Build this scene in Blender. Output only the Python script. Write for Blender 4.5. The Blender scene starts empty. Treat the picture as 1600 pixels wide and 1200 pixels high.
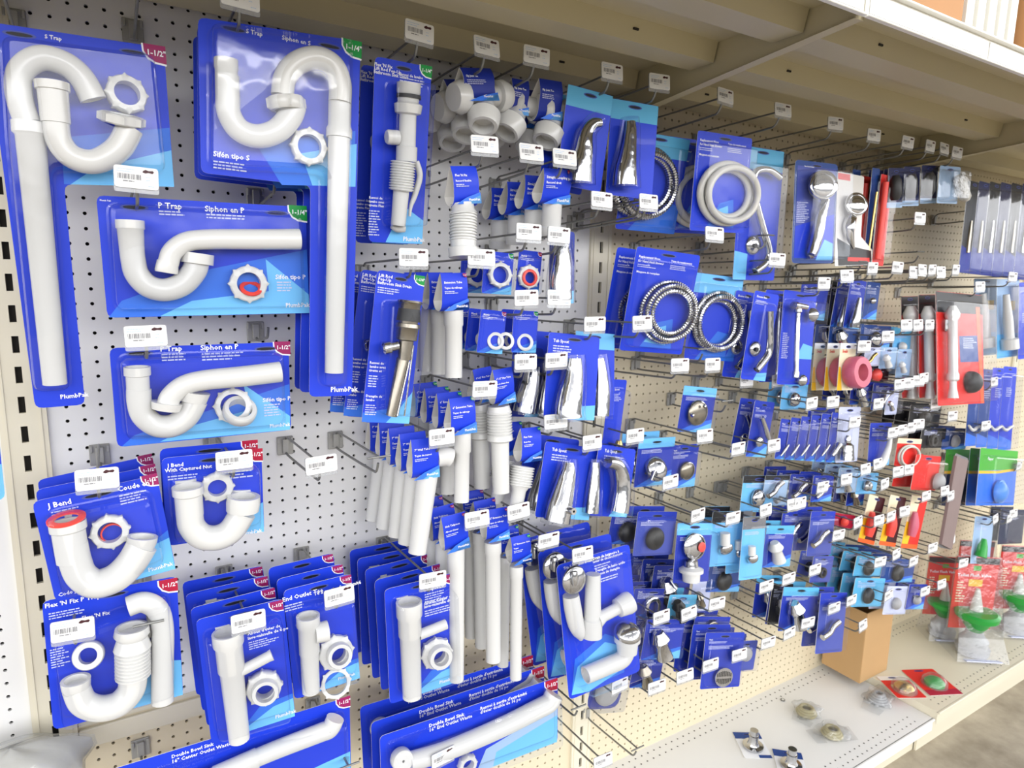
import bpy, math, random
from mathutils import Vector, Matrix, Euler
IN = 0.0254
S = bpy.context.scene
COL = S.collection
random.seed(7)

# ---------------------------------------------------------------- camera
CAMP = dict(f=1032.530, yaw=0.55030, pitch=-0.16389, roll=0.01991, x=-10.180, y=-53.603, z=14.517)
def setup_camera():
    cd = bpy.data.cameras.new('camera'); co = bpy.data.objects.new('camera', cd); COL.objects.link(co)
    cd.sensor_fit = 'HORIZONTAL'; cd.sensor_width = 36.0; cd.lens = 36.0 * CAMP['f'] / 1600.0
    cd.clip_start = 0.02; cd.clip_end = 60
    yw, pt, rl = CAMP['yaw'], CAMP['pitch'], CAMP['roll']
    f = Vector((math.sin(yw)*math.cos(pt), math.cos(yw)*math.cos(pt), math.sin(pt)))
    r = Vector((math.cos(yw), -math.sin(yw), 0)); u = r.cross(f)
    r2 = math.cos(rl)*r + math.sin(rl)*u; u2 = -math.sin(rl)*r + math.cos(rl)*u
    m = Matrix(((r2.x, u2.x, -f.x, CAMP['x']*IN), (r2.y, u2.y, -f.y, CAMP['y']*IN), (r2.z, u2.z, -f.z, CAMP['z']*IN), (0, 0, 0, 1)))
    co.matrix_world = m
    cd.dof.use_dof = True; cd.dof.focus_distance = 46*IN; cd.dof.aperture_fstop = 7.5
    S.camera = co
setup_camera()

# ---------------------------------------------------------------- light
def setup_light():
    w = bpy.data.worlds.new('store_fill'); S.world = w; w.use_nodes = True  # world is added fill, not a daylight source; bright low band lifts the pegboard
    nt = w.node_tree; nt.nodes.clear()
    out = nt.nodes.new('ShaderNodeOutputWorld'); bg = nt.nodes.new('ShaderNodeBackground')
    tc = nt.nodes.new('ShaderNodeTexCoord'); sp = nt.nodes.new('ShaderNodeSeparateXYZ'); cr = nt.nodes.new('ShaderNodeValToRGB')
    nt.links.new(tc.outputs['Generated'], sp.inputs[0]); mr = nt.nodes.new('ShaderNodeMapRange')
    mr.inputs['From Min'].default_value = -1; mr.inputs['From Max'].default_value = 1
    nt.links.new(sp.outputs['Z'], mr.inputs['Value']); nt.links.new(mr.outputs[0], cr.inputs[0])
    e = cr.color_ramp.elements
    e[0].position = 0.0; e[0].color = (0.30, 0.29, 0.27, 1)
    e[1].position = 1.0; e[1].color = (0.42, 0.43, 0.45, 1)
    for p, c in ((0.44, (0.34, 0.335, 0.32)), (0.51, (0.6, 0.6, 0.6)), (0.54, (4.8, 4.82, 4.9)), (0.57, (7.4, 7.43, 7.5)), (0.64, (4.2, 4.22, 4.28)), (0.72, (1.7, 1.72, 1.76)), (0.83, (1.0, 1.01, 1.04))):
        k = e.new(p); k.color = (*c, 1)
    nt.links.new(cr.outputs[0], bg.inputs[0]); bg.inputs[1].default_value = 0.78
    nt.links.new(bg.outputs[0], out.inputs[0])
    def area(name, loc, sx, sy, pw, col=(1, 0.985, 0.96)):
        l = bpy.data.lights.new(name, 'AREA'); l.shape = 'RECTANGLE'; l.size = sx; l.size_y = sy; l.energy = pw; l.color = col
        o = bpy.data.objects.new(name, l); COL.objects.link(o); o.location = loc; return o
    # rows of fluorescent ceiling lamps over the aisles, running along the shelving
    for i, (y, pw) in enumerate(((-1.75, 10), (-4.6, 26), (-7.6, 45))):
        for x in (-3.0, 0.2, 3.4, 6.6):
            area('ceiling_lamp_light', (x, y, 2.45), 2.3, 0.28, pw)
setup_light()
S.view_settings.view_transform = 'Standard'; S.view_settings.look = 'None'; S.view_settings.gamma = 1
S.view_settings.exposure = 0.13
try: S.view_settings.use_curve_mapping = False
except Exception: pass
S.cycles.transparent_max_bounces = 24; S.cycles.max_bounces = 8
S.cycles.glossy_bounces = 4; S.cycles.diffuse_bounces = 3; S.cycles.transmission_bounces = 4
S.cycles.caustics_reflective = False; S.cycles.caustics_refractive = False
S.cycles.use_denoising = True

# ---------------------------------------------------------------- materials
M = {}
def pbsdf(name, col, rough=0.5, metal=0.0, coat=0.0, spec=0.5, noise=None, bump=None):
    m = bpy.data.materials.new(name); m.use_nodes = True
    nt = m.node_tree; b = nt.nodes['Principled BSDF']
    b.inputs['Base Color'].default_value = (*col, 1); b.inputs['Roughness'].default_value = rough
    b.inputs['Metallic'].default_value = metal; b.inputs['Coat Weight'].default_value = coat
    b.inputs['Specular IOR Level'].default_value = spec
    if noise:
        sc, amt = noise; tc = nt.nodes.new('ShaderNodeTexCoord'); n = nt.nodes.new('ShaderNodeTexNoise'); n.inputs['Scale'].default_value = sc; n.inputs['Detail'].default_value = 6
        nt.links.new(tc.outputs['Object'], n.inputs['Vector'])
        mx = nt.nodes.new('ShaderNodeMixRGB'); mx.inputs[1].default_value = (*[c*(1-amt) for c in col], 1); mx.inputs[2].default_value = (*[min(1, c*(1+amt)) for c in col], 1)
        nt.links.new(n.outputs['Fac'], mx.inputs[0]); nt.links.new(mx.outputs[0], b.inputs['Base Color'])
    if bump:
        sc, st = bump; tc = nt.nodes.new('ShaderNodeTexCoord'); n = nt.nodes.new('ShaderNodeTexNoise'); n.inputs['Scale'].default_value = sc
        nt.links.new(tc.outputs['Object'], n.inputs['Vector'])
        bp = nt.nodes.new('ShaderNodeBump'); bp.inputs['Strength'].default_value = st; bp.inputs['Distance'].default_value = 0.002
        nt.links.new(n.outputs['Fac'], bp.inputs['Height']); nt.links.new(bp.outputs[0], b.inputs['Normal'])
    M[name] = m; return m
def srgb(r, g, b):
    f = lambda c: (c/255/12.92) if c <= 10 else ((c/255+0.055)/1.055)**2.4
    return (f(r), f(g), f(b))
pbsdf('white_plastic', (0.64, 0.64, 0.63), 0.25, coat=0.2, bump=(60, 0.05))
pbsdf('ivory_plastic', (0.58, 0.57, 0.53), 0.3)
pbsdf('grey_plastic', (0.35, 0.35, 0.36), 0.4)
pbsdf('chrome', (0.55, 0.55, 0.56), 0.1, 1.0, bump=(30, 0.8))
pbsdf('nickel', (0.30, 0.27, 0.22), 0.25, 1.0, bump=(30, 0.2))
pbsdf('brass', (0.6, 0.42, 0.14), 0.25, 1.0, noise=(20, 0.1))
pbsdf('black_rubber', (0.015, 0.015, 0.016), 0.45, noise=(30, 0.2))
pbsdf('red_rubber', srgb(235, 70, 60), 0.4, noise=(30, 0.05))
pbsdf('pink_wax', srgb(196, 96, 118), 0.35, noise=(20, 0.08))
pbsdf('green_plastic', srgb(40, 150, 60), 0.3, noise=(20, 0.08))
pbsdf('blue_plastic', srgb(40, 130, 225), 0.3, noise=(20, 0.1))
pbsdf('brown_plastic', srgb(128, 110, 108), 0.5, noise=(20, 0.1))
pbsdf('tan_rubber', srgb(170, 160, 120), 0.5, noise=(40, 0.15))
pbsdf('hook_steel', (0.22, 0.22, 0.21), 0.38, 0.6, noise=(40, 0.15))
pbsdf('bracket_steel', (0.36, 0.355, 0.33), 0.5, 0.3, noise=(50, 0.15))
pbsdf('tag_white', (0.74, 0.74, 0.74), 0.35, noise=(60, 0.02))
pbsdf('peg_white', (0.78, 0.775, 0.76), 0.5, noise=(3, 0.02))
pbsdf('peg_cream', srgb(213, 201, 173), 0.55, noise=(3, 0.03))
pbsdf('cream_enamel', srgb(218, 211, 190), 0.42, noise=(4, 0.03))
pbsdf('deck_white', srgb(230, 230, 229), 0.4, noise=(4, 0.02))
pbsdf('shelf_enamel', srgb(192, 182, 150), 0.45, noise=(3, 0.05))
pbsdf('lip_white', srgb(243, 241, 232), 0.35, noise=(3, 0.02))
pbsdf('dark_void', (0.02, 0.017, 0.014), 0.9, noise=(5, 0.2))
pbsdf('cardboard', srgb(182, 146, 100), 0.75, noise=(9, 0.07))
pbsdf('cardboard_orange', srgb(186, 136, 88), 0.7, noise=(9, 0.06))
pbsdf('cardboard_inside', srgb(120, 88, 50), 0.8, noise=(9, 0.08))
pbsdf('tape', srgb(214, 180, 130), 0.3, noise=(9, 0.03))
def clear_mat(name, tint, gl, rough, haze=0.0, hazecol=(0.8, 0.8, 0.82), bump=0.0, bsc=18):
    m = bpy.data.materials.new(name); m.use_nodes = True; nt = m.node_tree; nt.nodes.clear()
    out = nt.nodes.new('ShaderNodeOutputMaterial'); tr = nt.nodes.new('ShaderNodeBsdfTransparent'); tr.inputs[0].default_value = (*tint, 1)
    g = nt.nodes.new('ShaderNodeBsdfGlossy'); g.inputs['Roughness'].default_value = rough
    lw = nt.nodes.new('ShaderNodeLayerWeight'); pw = nt.nodes.new('ShaderNodeMath'); pw.operation = 'POWER'; pw.inputs[1].default_value = 4.0
    fr = nt.nodes.new('ShaderNodeMath'); fr.operation = 'MULTIPLY_ADD'; fr.inputs[1].default_value = 0.5; fr.inputs[2].default_value = (gl-1)*0.12
    nt.links.new(lw.outputs['Facing'], pw.inputs[0]); nt.links.new(pw.outputs[0], fr.inputs[0])
    mx = nt.nodes.new('ShaderNodeMixShader')
    base = tr.outputs[0]
    if haze:
        df = nt.nodes.new('ShaderNodeBsdfDiffuse'); df.inputs[0].default_value = (*hazecol, 1); m2 = nt.nodes.new('ShaderNodeMixShader'); m2.inputs[0].default_value = haze
        nt.links.new(base, m2.inputs[1]); nt.links.new(df.outputs[0], m2.inputs[2]); base = m2.outputs[0]
    nt.links.new(fr.outputs[0], mx.inputs[0]); nt.links.new(base, mx.inputs[1]); nt.links.new(g.outputs[0], mx.inputs[2])
    if bump:
        tc = nt.nodes.new('ShaderNodeTexCoord'); n = nt.nodes.new('ShaderNodeTexNoise'); n.inputs['Scale'].default_value = bsc
        nt.links.new(tc.outputs['Object'], n.inputs['Vector']); bp = nt.nodes.new('ShaderNodeBump'); bp.inputs['Strength'].default_value = bump; bp.inputs['Distance'].default_value = 0.004
        nt.links.new(n.outputs['Fac'], bp.inputs['Height']); nt.links.new(bp.outputs[0], g.inputs['Normal']); nt.links.new(bp.outputs[0], lw.inputs['Normal'])
    nt.links.new(mx.outputs[0], out.inputs[0]); M[name] = m
clear_mat('clear_blister', (0.97, 0.975, 0.985), 1.33, 0.06, bump=0.45, bsc=11)
clear_mat('clear_bag', (0.93, 0.94, 0.95), 1.6, 0.15, haze=0.06, bump=0.7, bsc=40)
clear_mat('clear_holder', (0.8, 0.82, 0.83), 1.45, 0.15, haze=0.25)
INK = {}
PAL = dict(B=(22, 58, 208), b=(20, 44, 150), n=(14, 24, 80), L=(110, 190, 245), M=(48, 112, 224), W=(240, 242, 248), P=(150, 24, 92), R=(172, 20, 56),
           G=(0, 146, 62), r=(222, 44, 38), k=(22, 22, 26), y=(240, 190, 40), g=(70, 170, 50), w=(228, 226, 222), c=(232, 222, 190), o=(240, 96, 40),
           s=(160, 190, 225), d=(30, 40, 70), a=(120, 120, 124), D=(60, 12, 22), t=(90, 176, 220), q=(200, 206, 236), v=(66, 80, 168), f=(26, 52, 172), e=(28, 66, 140))
def ink(k):
    if k not in INK:
        INK[k] = pbsdf('ink_' + str(len(INK)), srgb(*PAL[k]), 0.5, coat=0.06, spec=0.35, noise=(6, 0.03))
    return INK[k]

# ---------------------------------------------------------------- mesh builder (inches in, metres out)
class MB:
    def __init__(s): s.v = []; s.f = []; s.m = []; s.sm = []; s.mats = []
    def mi(s, mat):
        if mat not in s.mats: s.mats.append(mat)
        return s.mats.index(mat)
    def add(s, vs, fs, mat, smooth=False):
        o = len(s.v); s.v += [tuple(p) for p in vs]; k = s.mi(mat)
        for f in fs: s.f.append(tuple(i+o for i in f)); s.m.append(k); s.sm.append(smooth)
    def box(s, c, d, mat, R=None, bev=0.0):
        x, y, z = [k/2 for k in d]
        if bev and min(x, y, z) > bev:
            b = bev; vs = []
            for sx in (-1, 1):
                for sy in (-1, 1):
                    for sz in (-1, 1):
                        vs += [Vector((sx*(x-b), sy*(y-b), sz*z)), Vector((sx*x, sy*(y-b), sz*(z-b))), Vector((sx*(x-b), sy*y, sz*(z-b)))]
            import itertools
            fs = []
            def id(sx, sy, sz, k): return ((sx > 0)*4+(sy > 0)*2+(sz > 0))*3+k
            for sz in (-1, 1): fs.append([id(-1, -1, sz, 0), id(1, -1, sz, 0), id(1, 1, sz, 0), id(-1, 1, sz, 0)][::sz])
            for sx in (-1, 1): fs.append([id(sx, -1, -1, 1), id(sx, 1, -1, 1), id(sx, 1, 1, 1), id(sx, -1, 1, 1)][::sx])
            for sy in (-1, 1): fs.append([id(-1, sy, -1, 2), id(-1, sy, 1, 2), id(1, sy, 1, 2), id(1, sy, -1, 2)][::sy])
            for a in (-1, 1):
                for c2 in (-1, 1):
                    fs.append([id(a, c2, -1, 1), id(a, c2, 1, 1), id(a, c2, 1, 2), id(a, c2, -1, 2)][::a*c2])
                    fs.append([id(a, -1, c2, 0), id(a, 1, c2, 0), id(a, 1, c2, 1), id(a, -1, c2, 1)][::-a*c2])
                    fs.append([id(-1, a, c2, 0), id(-1, a, c2, 2), id(1, a, c2, 2), id(1, a, c2, 0)][::-a*c2])
            for sx in (-1, 1):
                for sy in (-1, 1):
                    for sz in (-1, 1): fs.append([id(sx, sy, sz, 0), id(sx, sy, sz, 1), id(sx, sy, sz, 2)][::sx*sy*sz])
        else:
            vs = [Vector((sx*x, sy*y, sz*z)) for sz in (-1, 1) for sx, sy in ((-1, -1), (1, -1), (1, 1), (-1, 1))]
            fs = [(3, 2, 1, 0), (4, 5, 6, 7), (0, 1, 5, 4), (1, 2, 6, 5), (2, 3, 7, 6), (3, 0, 4, 7)]
        if R is not None: vs = [R @ p for p in vs]
        c = Vector(c); s.add([p+c for p in vs], fs, mat)
    def poly(s, pts, y, mat):          # pts (x,z), faces -y
        s.add([(p[0], y, p[1]) for p in pts], [tuple(range(len(pts)))], mat)
    def slab(s, pts, y0, y1, mat, side=None):    # outline extruded from y0 (front) to y1 (back)
        n = len(pts); s.add([(p[0], y0, p[1]) for p in pts]+[(p[0], y1, p[1]) for p in pts], [tuple(range(n)), tuple(range(2*n-1, n-1, -1))], mat)
        s.add([(p[0], y0, p[1]) for p in pts]+[(p[0], y1, p[1]) for p in pts], [(i, i+n, (i+1) % n+n, (i+1) % n) for i in range(n)], side or mat)
    def rings(s, rings, mat, smooth=True, close=False, cap0=True, cap1=True):
        n = len(rings[0]); vs = [p for r in rings for p in r]; fs = []
        k = len(rings)
        for i in range(k if close else k-1):
            a, b = i*n, ((i+1) % k)*n
            for j in range(n): fs.append((a+j, a+(j+1) % n, b+(j+1) % n, b+j))
        s.add(vs, fs, mat, smooth)
        if not close:
            if cap0: s.add(rings[0], [tuple(range(n-1, -1, -1))], mat)
            if cap1: s.add(rings[-1], [tuple(range(n))], mat)
    def tube(s, pts, rad, mat, seg=14, close=False, cap=(1, 1), smooth=True, flat=1.0):
        pts = [Vector(p) for p in pts]; n = len(pts)
        if not hasattr(rad, '__len__'): rad = [rad]*n
        R = []; t0 = None; nrm = None
        for i in range(n):
            a = pts[(i-1) % n] if (close or i > 0) else pts[0]; b = pts[(i+1) % n] if (close or i < n-1) else pts[-1]
            t = (b-a)
            t = t.normalized() if t.length > 1e-9 else (t0 or Vector((0, 0, 1)))
            if nrm is None:
                up = Vector((0, 1, 0)) if abs(t.y) < 0.9 else Vector((1, 0, 0)); nrm = (up - t*up.dot(t)).normalized()
            else:
                nrm = (nrm - t*nrm.dot(t)); nrm = nrm.normalized() if nrm.length > 1e-6 else Vector((0, 1, 0))
            bn = t.cross(nrm); t0 = t
            R.append([pts[i] + rad[i]*(math.cos(q)*nrm*flat+math.sin(q)*bn) for q in [2*math.pi*j/seg for j in range(seg)]])
        s.rings(R, mat, smooth, close, cap[0], cap[1])
    def lathe(s, p0, p1, prof, mat, seg=18, smooth=True, cap=(1, 1), lug=0, lugh=0.0):
        p0, p1 = Vector(p0), Vector(p1); t = (p1-p0); 
        ax = t.normalized(); up = Vector((0, 1, 0)) if abs(ax.y) < 0.9 else Vector((1, 0, 0))
        a = (up-ax*up.dot(ax)).normalized(); b = ax.cross(a); R = []
        for (k, r) in prof:
            R.append([p0+t*k+(r)*(math.cos(q)*a+math.sin(q)*b) for q in [2*math.pi*j/seg for j in range(seg)]])
        s.rings(R, mat, smooth, False, cap[0], cap[1])
    def mesh(s, name):
        me = bpy.data.meshes.new(name); me.from_pydata([(x*IN, y*IN, z*IN) for x, y, z in s.v], [], s.f)
        for m in s.mats: me.materials.append(M[m] if m in M else ink(m[4:]) if m.startswith('ink:') else M[m])
        me.polygons.foreach_set('material_index', s.m); me.polygons.foreach_set('use_smooth', s.sm); me.update()
        if any(s.sm):
            try: me.set_sharp_from_angle(angle=math.radians(42))
            except Exception: pass
        return me
    def build(s, name, parent=None, loc=(0, 0, 0), rot=None):
        o = bpy.data.objects.new(name, s.mesh(name)); COL.objects.link(o)
        o.location = [k*IN for k in loc]
        if rot: o.rotation_mode = 'YXZ'; o.rotation_euler = rot
        if parent: o.parent = parent
        return o
def tag(o, label, cat, group=None, kind=None):
    o['label'] = label; o['category'] = cat
    if group: o['group'] = group
    if kind: o['kind'] = kind
    return o
def struct(o, label=None, cat=None):
    o['kind'] = 'structure'
    if label: o['label'] = label
    if cat: o['category'] = cat
    return o
def empty(name, loc, rot=None):
    o = bpy.data.objects.new(name, None); COL.objects.link(o); o.empty_display_size = 0.02
    o.location = [k*IN for k in loc]
    if rot: o.rotation_mode = 'YXZ'; o.rotation_euler = rot
    return o
def copy_tree(o, parent=None):
    c = o.copy(); COL.objects.link(c); c.parent = parent
    for ch in list(o.children): copy_tree(ch, c)
    return c
KIDS = {}
def kid(o, parent): KIDS.setdefault(parent.name, []).append(o); return o

# ---------------------------------------------------------------- lettering
TXT = {}
def text_polys(s):
    if s in TXT: return TXT[s]
    cu = bpy.data.curves.new('lettering', 'FONT'); cu.body = s; cu.size = 1.0; cu.resolution_u = 1; cu.offset = 0.022
    ob = bpy.data.objects.new('lettering', cu); COL.objects.link(ob)
    bpy.context.view_layer.update()
    dg = bpy.context.evaluated_depsgraph_get(); me = ob.evaluated_get(dg).to_mesh()
    vs = [(v.co.x, v.co.y) for v in me.vertices]; fs = [tuple(p.vertices) for p in me.polygons]
    ob.evaluated_get(dg).to_mesh_clear(); bpy.data.objects.remove(ob); bpy.data.curves.remove(cu)
    TXT[s] = (vs, fs); return TXT[s]
def put_text(mb, s, u, v, size, col, y, rot=0.0):
    vs, fs = text_polys(s); c, sn = math.cos(rot)*size, math.sin(rot)*size
    mb.add([(u+x*c-z*sn, y, v+x*sn+z*c) for x, z in vs], fs, 'ink:'+col)
def put_lines(mb, u, v, w, n, pitch, col, y, rnd):
    for k in range(n):
        x = 0; lim = w*(0.6+0.4*rnd.random())
        while x < lim:
            ww = pitch*(0.5+1.6*rnd.random()); ww = min(ww, lim-x+0.02)
            mb.poly([(u+x, v-k*pitch-pitch*0.45), (u+x+ww, v-k*pitch-pitch*0.45), (u+x+ww, v-k*pitch), (u+x, v-k*pitch)], y, 'ink:'+col)
            x += ww+pitch*0.28
def round_poly(pts, r, n=4):
    out = []; k = len(pts)
    for i in range(k):
        a, b, c = Vector(pts[i-1]), Vector(pts[i]), Vector(pts[(i+1) % k])
        e1, e2 = (a-b), (c-b); q = min(r, e1.length*0.45, e2.length*0.45)
        if q < 1e-3: out.append(tuple(b)); continue
        p1, p2 = b+e1.normalized()*q, b+e2.normalized()*q
        for j in range(n+1):
            t = j/n; p = (1-t)**2*p1+2*t*(1-t)*b+t*t*p2; out.append((p.x, p.y))
    return out
def inset_poly(pts, d):
    k = len(pts); out = []
    area = sum(pts[i][0]*pts[(i+1) % k][1]-pts[(i+1) % k][0]*pts[i][1] for i in range(k))
    sg = 1 if area > 0 else -1
    for i in range(k):
        a, b, c = Vector(pts[i-1]), Vector(pts[i]), Vector(pts[(i+1) % k])
        e1, e2 = (b-a), (c-b)
        if e1.length < 1e-6: e1 = e2
        if e2.length < 1e-6: e2 = e1
        n1 = Vector((-e1.y, e1.x)).normalized()*sg; n2 = Vector((-e2.y, e2.x)).normalized()*sg
        m = (n1+n2); m = m.normalized() if m.length > 1e-6 else n1
        q = d/max(0.45, m.dot(n1)); out.append((b.x+m.x*q, b.y+m.y*q))
    return out
def ccw(pts):
    k = len(pts); area = sum(pts[i][0]*pts[(i+1) % k][1]-pts[(i+1) % k][0]*pts[i][1] for i in range(k))
    return list(pts) if area > 0 else list(pts)[::-1]

def catmull(P, sub=7):
    if len(P) < 3: return P
    out = []
    for i in range(len(P)-1):
        p0 = P[max(i-1, 0)]; p1, p2 = P[i], P[i+1]; p3 = P[min(i+2, len(P)-1)]
        for j in range(sub):
            t = j/sub
            out.append(tuple(0.5*((2*b)+(-a+c)*t+(2*a-5*b+4*c-d)*t*t+(-a+3*b-3*c+d)*t**3) for a, b, c, d in zip(p0, p1, p2, p3)))
    out.append(tuple(P[-1])); return out

# ---------------------------------------------------------------- product parts, in card space: u right, v up, o out of the card
def p3(t): return (t[0], -t[2], t[1])
def part_pipe(name, mat, P, op=(0, 0)):
    mb = MB(); Q = catmull(P); pts = [p3(q) for q in Q]; rad = [max(0.03, q[3]) for q in Q]
    mb.tube(pts, rad, mat, seg=20, cap=(not op[0], not op[1]))
    for e in (0, 1):
        if op[e]:
            a, b = (Vector(pts[0]), Vector(pts[1])) if e == 0 else (Vector(pts[-1]), Vector(pts[-2])); r = rad[0] if e == 0 else rad[-1]
            ax = (b-a).normalized()
            mb.lathe(a, a+ax, [(0, r), (0, r*0.86), (0.5, r*0.84)], mat, seg=20, cap=(0, 1))
    return mb
def part_lathe(name, mat, a, b, prof, cap=(1, 1), seg=20):
    mb = MB(); mb.lathe(p3(a), p3(b), prof, mat, seg=seg, cap=cap); return mb
def bellows_prof(r, n, amp=0.12, t0=0, t1=1):
    out = []
    for i in range(n):
        for k, q in ((0.0, r*(1-amp)), (0.25, r), (0.6, r), (0.85, r*(1-amp))): out.append((t0+(t1-t0)*(i+k)/n, q))
    out.append((t1, r*(1-amp))); return out
def part_nut(name, mat, c, R, ri, h, ax, lugs=8):
    mb = MB(); c = Vector(p3(c)); a = Vector(p3(ax)).normalized()
    up = Vector((0, 0, 1)) if abs(a.z) < 0.9 else Vector((1, 0, 0)); u = (up-a*up.dot(a)).normalized(); w = a.cross(u)
    seg = 48
    def rr(rad, t, lug): return [c+a*t+(rad*(1.0+(0.12 if (lug and (j % (seg//lug)) == 0) else 0.0)))*(math.cos(2*math.pi*j/seg)*u+math.sin(2*math.pi*j/seg)*w) for j in range(seg)]
    L = lugs if lugs in (4, 8, 16) else 0
    R_ = [rr(ri, 0, 0), rr(R*0.93, 0, 0), rr(R, h*0.15, L), rr(R, h*0.85, L), rr(R*0.93, h, 0), rr(ri, h, 0)]
    mb.rings(R_, mat, True, True); return mb
def part_coil(name, mat, c, Rx, Rz, r, turns, rib, spread=0.0):
    mb = MB(); rnd = random.Random(int(abs(c[0]*100+c[1]*10+Rx*7)))
    for k in range(int(turns)):
        f = 1.0-k*spread; n = int(2*math.pi*max(Rx, Rz)*f/(rib/3)) if rib else 40
        n += (-n) % 3; ph = rnd.random()*6
        ax, az = rnd.uniform(-.04, .04)*Rx, rnd.uniform(-.04, .04)*Rz
        pts = [(c[0]+ax+Rx*f*math.cos(2*math.pi*i/n), -(c[2]+r*(1.9*(k % 2)+0.2*math.sin(2*math.pi*i/n+ph))), c[1]+az+Rz*f*math.sin(2*math.pi*i/n)) for i in range(n)]
        rad = [(r*0.62 if i % 3 == 0 else r) for i in range(n)] if rib else r
        mb.tube(pts, rad, mat, seg=8 if rib else 12, close=True, smooth=not rib)
    return mb
def part_dome(name, mat, c, R, h, ax=(0, 0, 1)):
    mb = MB(); c = Vector(p3(c)); a = Vector(p3(ax)).normalized()
    prof = [(0, R), (0.08, R)]+[(0.08+0.92*math.sin(t), max(0.02, R*math.cos(t))) for t in [math.pi/2*k/7 for k in range(1, 8)]]
    mb.lathe(c, c+a*h, prof, mat, seg=26); return mb
def part_plate(name, mat, pts, o0, o1):
    mb = MB(); mb.slab(ccw(pts), -o1, -o0, mat); return mb
def part_blister(name, pts, h, inset=0.3, mat='clear_blister'):
    mb = MB(); P = round_poly(ccw(pts), inset*1.6, 5); rings = []
    for off, o in ((-0.12, 0.04), (0, 0.06), (inset*0.12, h*0.7), (inset*0.4, h*0.93), (inset, h)):
        q = inset_poly(P, off); rings.append([(x, -o, z) for x, z in q])
    n = len(P); mb.rings(rings, mat, True, False, False, False)
    mb.add(rings[-1], [tuple(range(n))], mat); return mb
def part_shell(name, mat, P):   # loose clear skin following a path
    mb = MB(); Q = catmull(P, 4); mb.tube([p3(q) for q in Q], [q[3] for q in Q], mat, seg=12); return mb
def card_mesh(outline, col, prints, thick=0.05, side='w', seed=1, round_=0.35):
    mb = MB(); P = round_poly(ccw(outline), round_, 3); mb.slab(P, -thick/2, thick/2, 'ink:'+col, 'ink:'+side)
    rnd = random.Random(seed); y = -thick/2-0.012; lay = 0
    us = [p[0] for p in outline]; vm = max(p[1] for p in outline); wd = max(us)-min(us)
    if wd > 3 and wd < 9.5 and len(outline) == 4:     # hanging slot with its welded clear rim
        hw = min(0.7, wd*.12); cu = (max(us)+min(us))/2
        for (q, hh, cc) in ((1.25, .17, 'v'), (1.0, .1, 'k')): mb.poly([(cu+q*hw*math.cos(t*.524), vm-.42+hh*math.sin(t*.524)) for t in range(12)], y-(.012 if cc == 'k' else .008), 'ink:'+cc)
    for p in prints:
        k = p[0]; yy = y-0.004*lay
        if k == 'sw': mb.poly(ccw(p[2]), yy, 'ink:'+p[1]); lay += 1
        elif k == 'bd':
            (u, v), s = p[2], p[3]
            pts = [(u, v), (u-s, v), (u-s*0.98, v-s*0.35), (u-s*0.8, v-s*0.62), (u-s*0.5, v-s*0.8), (u, v-s*0.85)]
            q = [(u+.0, v+.0), (u-s*1.08, v), (u-s*1.06, v-s*0.36), (u-s*0.86, v-s*0.7), (u-s*0.52, v-s*0.89), (u, v-s*0.94)]
            mb.poly(ccw(q), yy, 'ink:W'); mb.poly(ccw(pts), yy-0.006, 'ink:'+p[1]); put_text(mb, p[4], u-s*0.88, v-s*0.5, s*0.36, 'W', yy-0.012); lay += 3
        elif k == 'tx': put_text(mb, p[1], p[2][0], p[2][1], p[3], p[4] if len(p) > 4 else 'W', yy-0.02)
        elif k == 'ln': put_lines(mb, p[1][0], p[1][1], p[2], p[3], p[4], p[5] if len(p) > 5 else 'q', yy-0.02, rnd)
        elif k == 'sl':
            for (q, hh, cc) in ((1.25, .17, 'v'), (1.0, .1, 'k')): mb.poly([(p[1][0]+q*p[2]*math.cos(t*.524), p[1][1]+hh*math.sin(t*.524)) for t in range(12)], y-(.012 if cc == 'k' else .008), 'ink:'+cc)
        elif k == 'rd': u, v = p[2]; mb.poly([(u+p[3]*math.cos(t*0.524), v+p[3]*math.sin(t*0.524)) for t in range(12)], yy-0.01, 'ink:'+p[1])
    return mb
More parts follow.
